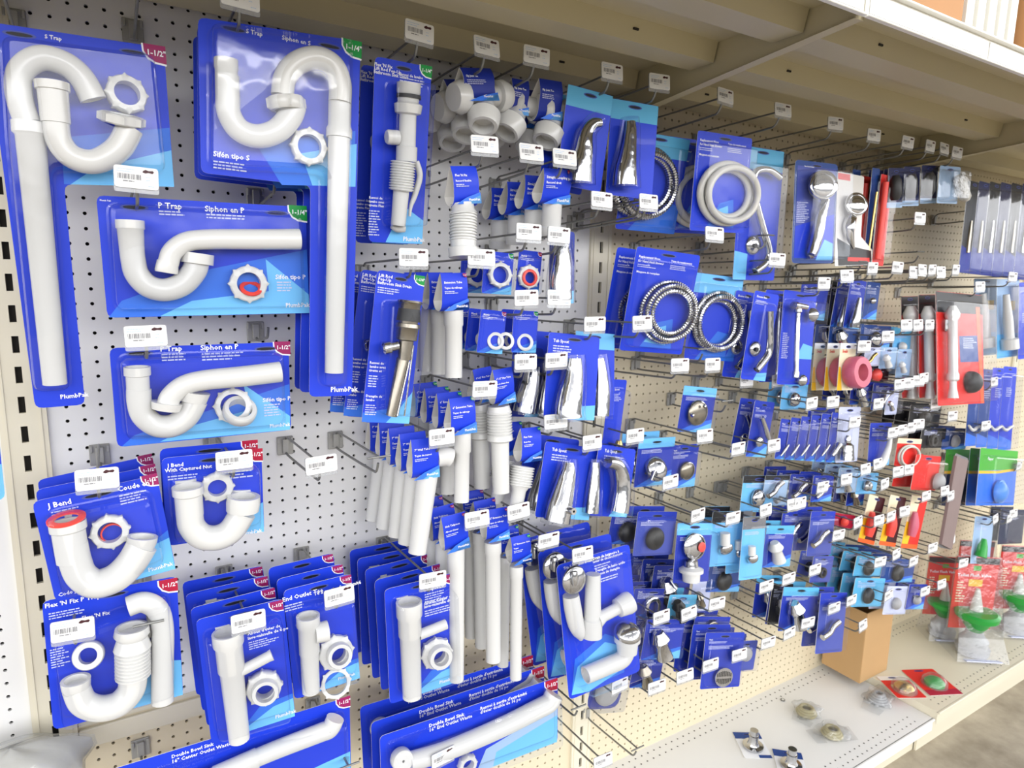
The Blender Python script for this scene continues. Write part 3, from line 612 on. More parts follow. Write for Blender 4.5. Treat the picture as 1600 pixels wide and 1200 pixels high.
# ================================================================ packs hanging on the hooks (inches: x right, y out of the board is negative, z up)
# name, category, label, place, turn, card, parts, how many in the row, step to the next
PRODUCTS = [
('s_trap_pack','plumbing pack','largest blue pack in the top left corner holding a white S-shaped drain trap',(-10.21,-7.22,16.89),(0.025,-0.028,0.067),(((-4.15,10.17),(4.24,10.29),(4.14,2.41),(-1.49,2.21),(-1.75,-10.53),(-4.19,-10.45)), 'B', (('sw', 'M', ((-1.38,4.72),(4.15,5.83),(4.14,2.41),(-1.49,2.21))),('sw', 'L', ((0.14,3.23),(4.15,4.54),(4.14,2.41),(-1.19,2.22))),('bd', 'P', (4.31,10.37),1.17, '1-1/2"'),('tx', 'S Trap', (-1.58,9.79),0.29, 'W'),('sl', (-2.69,9.78),0.6),('sl', (2.61,9.78),0.6),('tx', 'PlumbPak', (-2.94,-10.03),0.36, 'W'),('ln', (2.58,2.02),0.03,1,0.17, 'q')),0.4),(('blister', 'blister_shell', ((-3.5,9.39),(3.57,9.59),(3.64,3.12),(-1.95,2.93),(-2.38,-9.4),(-4.16,-9.32),(-3.8,4.31)),1.7,0.35, 'clear_blister'),('lathe', 'tail_pipe', 'white_plastic', (-2.76,5.29,0.8),(-3.1,-8.99,0.8),((0,0.81),(0.04,0.82),(0.05,0.69),(1,0.6)),(1,1)),('pipe', 'upper_bend', 'white_plastic', ((-2.85,5.27,0.9,0.62),(-3.04,6.52,0.9,0.62),(-2.85,7.75,0.9,0.61),(-1.94,8.55,0.9,0.63),(-0.87,8.46,0.9,0.65),(-0.12,7.83,0.9,0.66),(0.31,6.77,0.9,0.68)),(0,1)),('pipe', 'lower_bend', 'white_plastic', ((-1.55,6.97,1.3,0.62),(-1.58,5.36,1.3,0.63),(-1.51,4.32,1.3,0.63),(-0.95,3.57,1.3,0.65),(0.09,3.45,1.3,0.66),(1.24,4.24,1.3,0.68),(1.92,5.41,1.3,0.69)),(0,0)),('lathe', 'pipe_collar', 'white_plastic', (-1.54,7.36,1.3),(-1.58,5.29,1.3),((0.14,0.65),(0,0.68),(0,0.81),(0.2,0.81),(0.22,0.72),(1,0.7)),(1,1)),('nut', 'slip_nut', 'white_plastic', (1.53,5.58,1.2),1.08,0.6,0.55,(0.1,1,0.25),8),('nut', 'slip_nut', 'white_plastic', (1.93,7.28,0.3),1.02,0.66,0.7,(0.1,0.1,1),8)),1,(0,1.82,0),1),
('s_trap_pack','plumbing pack','tall blue pack with white S-shaped trap and green 1-1/4 badge',(-0.32,-9.43,17.71),(0.005,0.038,-0.056),(((-4.68,10.84),(4.73,11.5),(4.63,-11.47),(1.75,-11.47),(1.7,2.23),(-4.63,2.23)), 'B', (('sw', 'M', ((-1.56,4.32),(4.51,5.99),(4.49,2.48),(-0.06,2.07))),('sw', 'L', ((1.09,4.12),(4.61,5.2),(4.58,2.49),(1.82,2.25))),('bd', 'G', (4.81,11.48),1.21, '1-1/4"'),('tx', 'S Trap', (-2.11,10.53),0.35, 'W'),('tx', 'Siphon en S', (-0.08,10.6),0.36, 'W'),('sl', (-2.78,10.6),0.6),('sl', (2.8,10.8),0.6),('tx', 'Sifón tipo S', (-3.96,3.27),0.44, 'W'),('ln', (-3.96,3.02),2.14,3,0.18, 'q'),('tx', 'PlumbPak', (3.14,-11.16),0.47, 'W')),0.4),(('blister', 'blister_shell', ((-4.12,10.38),(4.0,11.16),(4.0,-10.65),(2.37,-10.7),(2.3,3.02),(-4.21,2.58)),1.7,0.35, 'clear_blister'),('pipe', 'lower_bend', 'white_plastic', ((-3.23,7.74,0.9,0.66),(-3.21,6.62,0.9,0.67),(-3.14,5.64,0.9,0.67),(-2.59,4.83,0.9,0.68),(-1.6,4.61,0.9,0.69),(-0.51,5.07,0.9,0.7),(0.27,6.01,0.9,0.71),(0.53,6.72,0.9,0.71)),(0,0)),('lathe', 'pipe_collar', 'white_plastic', (-3.29,8.61,0.9),(-3.24,6.62,0.9),((0.16,0.53),(0,0.55),(0,0.66),(0.25,0.66),(0.28,0.62),(1,0.6)),(1,1)),('pipe', 'upper_bend', 'white_plastic', ((-0.21,7.1,1.1,0.66),(-0.03,8.23,1.1,0.66),(0.7,9.17,1.1,0.67),(1.79,9.64,1.1,0.68),(2.76,9.38,1.1,0.69),(3.21,8.46,1.1,0.7),(3.22,7.33,1.1,0.7)),(0,0)),('nut', 'slip_nut', 'white_plastic', (0.12,6.39,0.9),1.04,0.72,0.75,(-0.15,1,0),4),('lathe', 'tail_pipe', 'white_plastic', (3.27,7.68,0.9),(3.17,-9.71,0.9),((0,0.7),(0.1,0.7),(0.11,0.8),(0.14,0.8),(0.14,0.68),(1,0.6)),(1,1)),('nut', 'slip_nut', 'white_plastic', (1.5,4.51,0.1),1.08,0.72,0.6,(0.0,0,1),8)),3,(0,1.82,0),1),
('p_trap_pack','plumbing pack','blue P trap pack with green badge and red washer in its nut',(-4.35,-7.97,15.1),(0.008,-0.011,-0.015),(((-5.87,-3.49),(5.87,-3.49),(5.87,3.49),(-5.87,3.49)), 'B', (('sw', 'M', ((-0.08,-0.59),(5.85,0.74),(5.84,-3.47),(-5.8,-3.47),(-5.07,-2.51))),('sw', 'L', ((3.19,0.06),(5.85,-2.23),(5.84,-3.47),(-3.13,-3.47),(-1.3,-2.56),(3.29,-2.0))),('sl', (-4.01,2.92),0.6),('sl', (4.01,3.01),0.6),('bd', 'G', (5.94,3.56),1.15, '1-1/4"'),('tx', 'P Trap', (-2.78,2.95),0.48, 'W'),('tx', 'Siphon en P', (-0.24,2.9),0.48, 'W'),('ln', (-2.75,2.81),1.8,2,0.17, 'q'),('ln', (-0.17,2.75),2.99,2,0.18, 'q'),('tx', 'Sifón tipo P', (3.73,-1.21),0.42, 'W'),('ln', (3.81,-1.38),1.31,4,0.18, 'q'),('tx', 'PlumbPak', (4.3,-3.06),0.4, 'W'),('tx', 'Plumb Pak', (-5.71,3.18),0.13, 'W')),0.4),(('blister', 'blister_shell', ((-5.34,3.06),(5.38,3.0),(5.39,-2.99),(-5.44,-3.03)),1.6,0.35, 'clear_blister'),('pipe', 'lower_bend', 'white_plastic', ((-4.32,0.65,0.9,0.65),(-4.31,-0.08,0.9,0.65),(-4.18,-0.92,0.9,0.66),(-3.64,-1.62,0.9,0.67),(-2.78,-1.85,0.9,0.68),(-1.83,-1.51,0.9,0.69),(-1.15,-0.74,0.9,0.7),(-0.94,-0.13,0.9,0.7)),(0,0)),('lathe', 'pipe_collar', 'white_plastic', (-4.31,2.13,0.9),(-4.34,0.03,0.9),((0.15,0.6),(0,0.63),(0,0.75),(0.22,0.75),(0.25,0.69),(1,0.63)),(1,1)),('lathe', 'end_collar', 'white_plastic', (-0.87,0.33,0.9),(-0.95,-0.28,0.9),((0,0.92),(1,0.92)),(1,1)),('pipe', 'wall_bend', 'white_plastic', ((5.1,1.35,1.3,0.66),(2.44,1.26,1.3,0.63),(-0.12,1.18,1.3,0.6),(-1.46,0.99,1.3,0.58),(-2.25,0.41,1.3,0.57),(-2.53,-0.3,1.3,0.57)),(0,0)),('lathe', 'end_collar', 'white_plastic', (-2.55,-0.16,1.3),(-2.67,-0.83,1.3),((0,0.57),(0.8,0.63),(1,0.6)),(1,1)),('nut', 'slip_nut', 'white_plastic', (2.0,-1.5,0.1),1.12,0.72,0.55,(0,0,1),8),('nut', 'washer', 'red_rubber', (2.14,-1.85,0.35),0.68,0.44,0.15,(0,0.6,0.5),0)),1,(0,1.72,0),0),
('p_trap_pack','plumbing pack','blue P trap pack with purple badge and two loose nuts, below another',(-5.06,-7.93,6.73),(0.022,-0.001,-0.005),(((-5.15,-3.04),(5.15,-3.04),(5.15,3.04),(-5.15,3.04)), 'B', (('sw', 'M', ((-0.95,-1.49),(5.13,0.16),(5.07,-3.02),(-4.92,-3.02),(-4.2,-2.39))),('sw', 'L', ((2.19,0.36),(5.1,-2.07),(5.07,-3.02),(-2.84,-2.96),(-0.98,-2.12),(2.52,-1.39))),('sl', (-3.6,2.66),0.6),('sl', (3.68,2.63),0.6),('bd', 'P', (5.26,3.08),1.04, '1-1/2"'),('tx', 'P Trap', (-2.5,2.73),0.45, 'W'),('tx', 'Siphon en P', (-0.25,2.71),0.47, 'W'),('ln', (-2.44,2.57),1.63,3,0.18, 'q'),('ln', (-0.19,2.51),2.66,3,0.19, 'q'),('tx', 'Sifón tipo P', (3.35,-0.94),0.39, 'W'),('ln', (3.42,-1.12),1.24,5,0.18, 'q'),('tx', 'PlumbPak', (3.74,-2.74),0.34, 'W')),0.4),(('blister', 'blister_shell', ((-4.74,2.6),(4.62,2.46),(4.62,-2.56),(-4.68,-2.42)),1.6,0.35, 'clear_blister'),('pipe', 'lower_bend', 'white_plastic', ((-3.8,0.63,0.9,0.67),(-3.82,-0.15,0.9,0.68),(-3.64,-1.04,0.9,0.68),(-2.99,-1.7,0.9,0.69),(-2.12,-1.79,0.9,0.71),(-1.31,-1.26,0.9,0.72),(-0.76,-0.29,0.9,0.72)),(0,0)),('lathe', 'pipe_collar', 'white_plastic', (-3.81,1.98,0.9),(-3.84,-0.03,0.9),((0.17,0.58),(0,0.6),(0,0.72),(0.25,0.72),(0.28,0.63),(1,0.63)),(1,1)),('lathe', 'end_collar', 'white_plastic', (-0.8,0.24,0.9),(-0.94,-0.36,0.9),((0,0.92),(1,0.8)),(1,1)),('pipe', 'wall_bend', 'white_plastic', ((4.3,1.25,1.3,0.68),(2.01,1.1,1.3,0.66),(-0.23,1.0,1.3,0.63),(-1.38,0.76,1.3,0.61),(-2.11,0.18,1.3,0.61),(-2.35,-0.36,1.3,0.61)),(0,0)),('lathe', 'end_collar', 'white_plastic', (-2.38,-0.23,1.3),(-2.47,-0.66,1.3),((0,0.88),(1,0.8)),(1,1)),('nut', 'slip_nut', 'white_plastic', (1.53,-1.02,0.1),1.12,0.76,0.5,(-0.2,0.2,1),8),('nut', 'reducer_cap', 'white_plastic', (1.76,-1.51,0.5),1.04,0.72,0.7,(0.1,0.7,0.7),0)),1,(0,1.72,0),0),
('j_bend_pack','plumbing pack','blue J bend pack with a red-rimmed white bend',(-11.07,-8.97,-1.5),(-0.052,-0.108,-0.016),(((-3.18,-3.1),(3.18,-3.1),(3.18,3.1),(-3.18,3.1)), 'B', (('sw', 'M', ((0.0,-3.08),(3.16,-3.08),(3.16,-0.49),(1.9,-1.23))),('sw', 'L', ((0.76,-3.08),(3.16,-3.08),(3.16,-0.99),(2.15,-1.23))),('bd', 'P', (3.2,3.23),0.86, '1-1/2"'),('tx', 'J Bend', (-2.49,2.52),0.44, 'W'),('tx', 'Coude en J', (0.99,2.61),0.43, 'W'),('tx', 'Codo J', (-2.98,-2.8),0.31, 'W'),('ln', (-2.42,2.27),1.44,3,0.16, 'q'),('ln', (1.01,2.36),1.48,4,0.17, 'q'),('tx', 'PlumbPak', (1.7,-2.79),0.35, 'W')),0.4),(('blister', 'blister_shell', ((-2.65,2.34),(2.68,2.28),(2.72,-2.23),(-2.69,-2.62)),1.9,0.4, 'clear_blister'),('pipe', 'j_bend', 'white_plastic', ((-1.69,0.44,1.1,0.8),(-1.7,-0.66,1.1,0.81),(-1.55,-1.58,1.1,0.81),(-0.98,-2.26,1.1,0.83),(0.01,-2.23,1.1,0.85),(0.95,-1.6,1.1,0.86),(1.69,-0.69,1.1,0.87)),(0,0)),('lathe', 'pipe_collar', 'white_plastic', (-1.66,1.79,1.1),(-1.81,-0.55,1.1),((0.15,0.74),(0,0.78),(0,0.93),(0.2,0.93),(0.24,0.84),(1,0.81)),(1,1)),('lathe', 'flared_end', 'white_plastic', (1.58,-0.9,1.1),(1.81,-0.16,1.1),((0,0.69),(0.5,0.81),(1,0.84),(1,0.66),(0.6,0.6)),(1,1)),('nut', 'washer', 'red_rubber', (-1.67,1.9,1.1),0.96,0.6,0.14,(0.02,1,0.2),0),('nut', 'slip_nut', 'white_plastic', (0.21,0.45,0.2),0.99,0.63,0.6,(0,0,1),8),('nut', 'washer', 'red_rubber', (0.31,0.24,0.15),0.63,0.54,0.3,(0,0,1),0)),3,(0,2.02,0.1),1),
('j_bend_pack','plumbing pack','blue J bend pack with captured nut, right of the red-rimmed one',(-5.0,-8.51,-0.09),(0.032,0.002,-0.068),(((-2.93,-2.92),(2.93,-2.92),(2.93,2.92),(-2.93,2.92)), 'B', (('sw', 'L', ((0.0,-2.91),(2.91,-2.91),(2.91,-0.81),(1.75,-1.16))),('bd', 'R', (3.01,2.97),1.01, '1-1/2"'),('tx', 'J Bend', (-2.61,2.3),0.35, 'W'),('tx', 'With Captured Nut', (-2.77,1.99),0.33, 'W'),('ln', (-2.64,1.72),1.81,2,0.18, 'q'),('ln', (0.61,1.79),1.75,4,0.2, 'q'),('tx', 'PlumbPak', (1.36,-2.9),0.36, 'W')),0.4),(('blister', 'blister_shell', ((-2.55,2.08),(2.73,2.02),(2.67,-2.3),(-2.5,-2.33)),1.6,0.3, 'clear_blister'),('pipe', 'j_bend', 'white_plastic', ((-1.55,-0.45,1.0,0.78),(-1.46,-1.41,1.0,0.79),(-0.91,-2.19,1.0,0.8),(-0.02,-2.43,1.0,0.81),(0.83,-2.05,1.0,0.82),(1.57,-0.93,1.0,0.83)),(0,0)),('lathe', 'pipe_collar', 'white_plastic', (-1.57,1.24,1),(-1.53,-0.67,1),((0.2,0.74),(0,0.77),(0,0.92),(0.25,0.92),(0.3,0.8),(1,0.8)),(1,1)),('lathe', 'captured_nut', 'white_plastic', (1.54,-0.88,1),(1.65,0.15,1),((0,0.76),(0.05,1.0),(0.6,1.04),(1,1.0),(1,0.76),(0.6,0.72)),(1,1)),('nut', 'slip_nut', 'white_plastic', (0.14,0.75,0.1),0.96,0.56,0.5,(0,0,1),8)),2,(0,1.72,0.2),1),
('flex_trap_pack','plumbing pack','blue flexible trap pack with ribbed white tube and loose ring',(-11.1,-8.6,-9.11),(-0.001,0.01,0.003),(((-3.54,-4.17),(3.54,-4.17),(3.54,4.17),(-3.54,4.17)), 'B', (('sw', 'L', ((-0.35,-4.15),(3.52,-4.15),(3.52,-1.66),(2.46,-1.41))),('bd', 'R', (3.57,4.08),1.06, '1-1/2"'),('tx', "Flex 'N Fix P Trap", (-3.43,3.73),0.38, 'W'),('ln', (-3.27,3.36),1.88,3,0.16, 'q'),('tx', "Flex 'N Fix", (-1.67,2.54),0.33, 'W'),('ln', (-3.36,1.06),0.93,8,0.16, 'q')),0.4),(('blister', 'blister_shell', ((-3.09,2.22),(2.98,3.21),(3.04,-3.29),(-3.03,-3.55)),1.8,0.35, 'clear_blister'),('pipe', 'wall_arm', 'white_plastic', ((0.75,3.13,0.8,0.62),(1.58,3.22,0.8,0.63),(2.32,2.52,0.8,0.64),(2.53,1.08,0.8,0.65),(2.41,-1.3,0.8,0.65),(2.29,-3.75,0.8,0.66)),(0,0)),('pipe', 'j_bend', 'white_plastic', ((0.79,-1.06,1.1,0.79),(0.62,-2.22,1.1,0.79),(-0.1,-2.93,1.1,0.78),(-1.1,-2.89,1.1,0.76),(-1.88,-2.24,1.1,0.74),(-2.17,-1.18,1.1,0.73)),(0,0)),('bellows', 'bellows', 'white_plastic', (0.85,0.63,1.1),(0.77,-1.4,1.1),0.99,9),('lathe', 'bellows_neck', 'white_plastic', (0.88,1.89,1.1),(0.84,0.55,1.1),((0.28,0.74),(0,0.77),(0,0.92),(0.3,1.0),(0.5,0.84),(1,1.04)),(1,1)),('lathe', 'flared_end', 'white_plastic', (-2.17,-1.31,1.1),(-2.16,-0.64,1.1),((0,0.66),(0.3,0.75),(1,0.78),(1,0.6),(0.5,0.54)),(1,1)),('nut', 'slip_nut', 'white_plastic', (-1.41,0.36,0.3),0.84,0.48,0.7,(-0.1,0.35,1),0)),1,(0,1.92,0),0),
('tailpiece_pack','plumbing pack','blue tailpiece pack left of the end outlet tee',(-3.67,-9.35,-12.38),(-0.007,-0.054,-0.069),(((-2.73,-4.53),(2.73,-4.53),(2.73,4.53),(-2.73,4.53)), 'B', (('sw', 'M', ((-1.09,-4.5),(2.71,-4.5),(2.71,-2.7),(0.54,-2.88))),('sw', 'L', ((-1.09,-4.5),(2.71,-4.5),(2.71,-3.06),(1.36,-3.24))),('bd', 'P', (2.68,4.48),0.87, '1-1/2"'),('tx', "About d'évier de", (0.25,2.55),0.31, 'W'),('tx', 'lave-vaisselle de 6 po', (0.22,2.23),0.31, 'W'),('ln', (0.24,2.03),1.93,4,0.16, 'q'),('tx', 'PlumbPak', (1.4,-4.19),0.36, 'W')),0.4),(('blister', 'blister_shell', ((-2.35,3.67),(2.45,3.51),(2.37,-3.95),(-2.35,-3.74)),1.7,0.3, 'clear_blister'),('lathe', 'tailpiece_tube', 'white_plastic', (-0.99,3.59,0.9),(-1.03,-4.27,0.9),((0.05,0.77),(0,0.81),(0,0.96),(0.1,0.96),(0.13,0.84),(0.34,0.84),(0.36,0.74),(1,0.66)),(1,1)),('lathe', 'branch_tube', 'white_plastic', (-0.64,0.62,1.0),(1.55,1.21,1.0),((0.15,0.29),(0,0.3),(0,0.36),(0.9,0.36),(1,0.4)),(1,1)),('nut', 'slip_nut', 'white_plastic', (0.88,-1.23,0.3),1.12,0.64,0.7,(-0.1,0.1,1),8),('nut', 'fitting_tube', 'white_plastic', (0.95,-1.31,0.3),0.88,0.6,1.2,(-0.1,0.1,1),0)),4,(-0.1,1.82,0.1),1),
('tailpiece_pack','plumbing pack','blue end outlet tee pack between the two tailpiece packs',(1.49,-9.32,-11.36),(-0.002,-0.055,-0.049),(((-2.38,-4.21),(2.38,-4.21),(2.38,4.21),(-2.38,4.21)), 'B', (('sw', 'M', ((-0.95,-4.18),(2.37,-4.18),(2.37,-2.51),(0.47,-2.68))),('sw', 'L', ((-0.95,-4.18),(2.37,-4.18),(2.37,-2.85),(1.19,-3.01))),('bd', 'P', (2.33,4.16),0.76, '1-1/2"'),('tx', 'End Outlet Tee', (-2.51,3.42),0.44, 'W'),('tx', "Té à sortie d'extrémité", (-0.39,3.29),0.36, 'W'),('ln', (-2.41,3.1),1.69,3,0.19, 'q'),('tx', 'PlumbPak', (0.77,-3.77),0.32, 'W')),0.4),(('blister', 'blister_shell', ((-2.07,3.05),(2.22,2.8),(2.11,-3.62),(-1.85,-3.34)),1.7,0.3, 'clear_blister'),('lathe', 'outlet_tee', 'white_plastic', (-1.05,2.36,0.9),(-1.33,-3.39,0.9),((0.08,0.64),(0,0.67),(0,0.8),(0.12,0.8),(0.14,0.7),(0.48,0.7),(0.5,0.64),(1,0.6)),(1,1)),('lathe', 'side_outlet', 'white_plastic', (-0.73,1.0,1.1),(0.15,0.96,1.1),((0,0.68),(1,0.72),(1,0.56),(0.7,0.56)),(1,1)),('nut', 'slip_nut', 'white_plastic', (0.66,-1.24,0.3),1.2,0.65,0.6,(0,0.2,1),8),('nut', 'fitting_tube', 'white_plastic', (0.79,-1.33,0.3),0.9,0.6,1.2,(0,0.2,1),0),('nut', 'slip_nut', 'white_plastic', (0.53,-3.82,0.2),1.05,0.8,0.25,(0,0.3,1),8)),3,(-0.1,1.82,0.1),1),
('tailpiece_pack','plumbing pack','blue dishwasher tailpiece pack, right of the end outlet tee',(9.21,-9.37,-13.67),(-0.012,-0.031,-0.044),(((-2.89,-4.76),(2.89,-4.76),(2.89,4.76),(-2.89,4.76)), 'B', (('sw', 'M', ((-1.15,-4.73),(2.87,-4.73),(2.87,-2.84),(0.57,-3.03))),('sw', 'L', ((-1.15,-4.73),(2.87,-4.73),(2.87,-3.22),(1.44,-3.41))),('bd', 'P', (2.84,4.71),0.92, '1-1/2"'),('tx', 'Tailpiece', (0.17,3.82),0.48, 'W'),('ln', (0.27,3.58),1.71,6,0.2, 'q'),('tx', "About d'évier de", (0.19,2.75),0.36, 'W'),('tx', 'lave-vaisselle de 6 po', (0.17,2.43),0.36, 'W'),('ln', (0.22,2.2),2.37,3,0.2, 'q'),('tx', 'PlumbPak', (1.23,-4.39),0.39, 'W')),0.4),(('blister', 'blister_shell', ((-2.35,3.9),(2.6,3.68),(2.59,-3.93),(-2.19,-3.89)),1.7,0.3, 'clear_blister'),('lathe', 'tailpiece_tube', 'white_plastic', (-1.31,3.77,0.9),(-1.37,-4.07,0.9),((0.06,0.78),(0,0.82),(0,0.98),(0.14,0.98),(0.16,0.88),(0.34,0.88),(0.36,0.78),(1,0.73)),(1,1)),('lathe', 'branch_tube', 'white_plastic', (-0.64,0.91,1.0),(1.59,1.17,1.0),((0.2,0.32),(0,0.34),(0,0.4),(1,0.4)),(1,1)),('nut', 'slip_nut', 'white_plastic', (0.88,-1.32,0.3),1.2,0.65,0.6,(-0.1,0.1,1),8),('nut', 'fitting_tube', 'white_plastic', (1.04,-1.43,0.3),0.95,0.6,1.2,(-0.1,0.1,1),0)),5,(-0.1,1.82,0.1),1),
('sink_outlet_pack','plumbing pack','wide blue double bowl sink outlet pack at the bottom left',(-4.35,-8.94,-20.86),(0.016,-0.002,-0.019),(((-7.72,-3.99),(7.72,-3.99),(7.72,3.99),(-7.72,3.99)), 'B', (('sw', 'L', ((-2.3,-3.97),(7.68,-3.97),(7.68,-0.64),(0.0,-1.59))),('bd', 'P', (7.77,4.07),1.03, '1-1/2"'),('tx', 'Double Bowl Sink', (-4.2,3.49),0.35, 'W'),('tx', '16" Center Outlet Waste', (-4.22,3.12),0.35, 'W'),('tx', "Renvoi central d'évier", (-1.17,3.97),0.34, 'W')),0.4),(('blister', 'blister_shell', ((-6.72,3.05),(7.21,2.98),(7.29,-3.34),(-6.77,-3.18)),1.8,0.3, 'clear_blister'),('pipe', 'outlet_arm', 'white_plastic', ((-3.16,1.7,1.0,0.57),(-0.79,1.99,1.0,0.59),(2.13,2.32,1.0,0.62),(5.24,2.52,1.0,0.65),(5.98,2.61,1.0,0.66),(6.37,3.3,1.0,0.66)),(0,0)),('lathe', 'pipe_collar', 'white_plastic', (-1.79,1.86,1.0),(0.94,2.18,1.0),((0.12,0.51),(0,0.54),(0,0.64),(1,0.68)),(1,1))),1,(0,1.92,0),0),
('sink_outlet_pack','plumbing pack','wide blue end outlet pack, lowest on the white section',(14.06,-9.29,-24.46),(-0.029,-0.011,-0.047),(((-8.26,-3.2),(8.26,-3.2),(8.26,3.2),(-8.26,3.2)), 'B', (('sw', 's', ((0.0,-3.18),(8.21,-3.18),(8.21,0.32),(0.99,-1.27))),('sw', 'L', ((1.64,-3.18),(8.21,-3.18),(8.21,-0.51),(1.97,-1.91))),('tx', 'Double Bowl Sink', (-4.17,2.57),0.43, 'W'),('tx', '16" End Outlet Waste', (-4.18,2.18),0.43, 'W'),('tx', "Renvoi à sortie d'extrémité", (0.46,2.56),0.41, 'W'),('tx', "d'évier double de 16 po", (0.46,2.21),0.41, 'W'),('bd', 'R', (8.21,3.15),1.3, '1-1/2"')),0.4),(('blister', 'blister_shell', ((-7.72,2.49),(7.75,2.58),(7.92,-2.53),(-7.56,-2.35)),1.8,0.3, 'clear_blister'),('pipe', 'outlet_arm', 'white_plastic', ((-6.22,0.93,1.0,0.73),(-2.94,0.73,1.0,0.75),(1.76,1.02,1.0,0.79),(5.55,1.53,1.0,0.81),(6.73,1.75,1.0,0.82),(7.26,2.38,1.0,0.82)),(0,0)),('nut', 'end_cap', 'white_plastic', (-6.86,1.29,0.6),0.85,0.1,0.9,(0,0.25,1),0),('nut', 'slip_nut', 'white_plastic', (-1.05,-1.5,0.3),0.8,0.5,0.6,(0,0,1),8)),3,(-0.1,1.92,0.1),0),
('sink_drain_pack','plumbing pack','tall blue pack with white ribbed pop-up drain and green badge',(7.97,-8.47,22.53),(0.139,-0.001,0.02),(((-2.05,-5.99),(2.05,-5.99),(2.05,5.99),(-2.05,5.99)), 'B', (('sw', 'L', ((-0.81,-5.96),(2.04,-5.96),(2.04,-4.29),(0.41,-3.33))),('bd', 'G', (2.08,6.05),0.88, '1-1/4"'),('tx', "Flex 'N Fix", (-2.09,5.42),0.29, 'W'),('tx', 'Lift Rod Pop-Up', (-2.08,5.19),0.29, 'W'),('tx', 'Bathroom Sink Drain', (-2.12,4.96),0.29, 'W'),('tx', 'Renvoi de lavabo', (-0.37,5.12),0.26, 'W'),('ln', (-0.27,5.02),1.96,3,0.17, 'q'),('tx', 'Renvoi de', (-2.15,-3.03),0.24, 'W'),('tx', 'lavabo avec', (-2.15,-3.29),0.24, 'W'),('tx', 'tirette Flex', (-2.14,-3.55),0.24, 'W'),('ln', (-2.13,-3.81),0.94,10,0.18, 'q'),('tx', 'PlumbPak', (0.5,-5.8),0.44, 'W')),0.4),(('blister', 'blister_shell', ((-1.21,4.55),(1.82,4.87),(1.75,-4.64),(-1.05,-4.79)),1.7,0.25, 'clear_blister'),('lathe', 'drain_body', 'white_plastic', (0.05,4.61,0.9),(0.13,-0.34,0.9),((0,0.8),(0.12,0.8),(0.14,0.72),(0.22,0.72),(0.24,0.68),(0.27,0.96),(0.38,0.88),(0.4,0.58),(0.8,0.6),(0.81,0.72),(1,0.72)),(1,1)),('lathe', 'gasket', 'black_rubber', (0.09,3.9,0.9),(0.09,3.66,0.9),((0,0.82),(1,0.82)),(1,1)),('bellows', 'bellows', 'white_plastic', (-0.11,-0.37,0.9),(-0.15,-2.32,0.9),0.87,11),('lathe', 'tail_tube', 'white_plastic', (-0.15,-2.23,0.9),(-0.27,-4.67,0.9),((0,0.56),(1,0.52)),(1,1)),('lathe', 'side_nut', 'white_plastic', (-1.38,1.06,0.9),(-0.46,1.12,0.9),((0,0.4),(0.1,0.48),(0.9,0.48),(1,0.36)),(1,1)),('pipe', 'lift_lever', 'white_plastic', ((0.98,-0.26,0.6,0.22),(1.32,-1.21,0.6,0.22),(1.01,-2.55,0.6,0.2),(0.76,-3.31,0.6,0.14),(0.7,-4.02,0.6,0.09)),(0,0)),('pipe', 'pivot_nut', 'white_plastic', ((-0.59,-4.77,0.5,0.18),(-0.19,-4.88,0.5,0.31),(0.39,-4.89,0.5,0.27)),(0,0))),2,(-0.2,2.2,0),0),
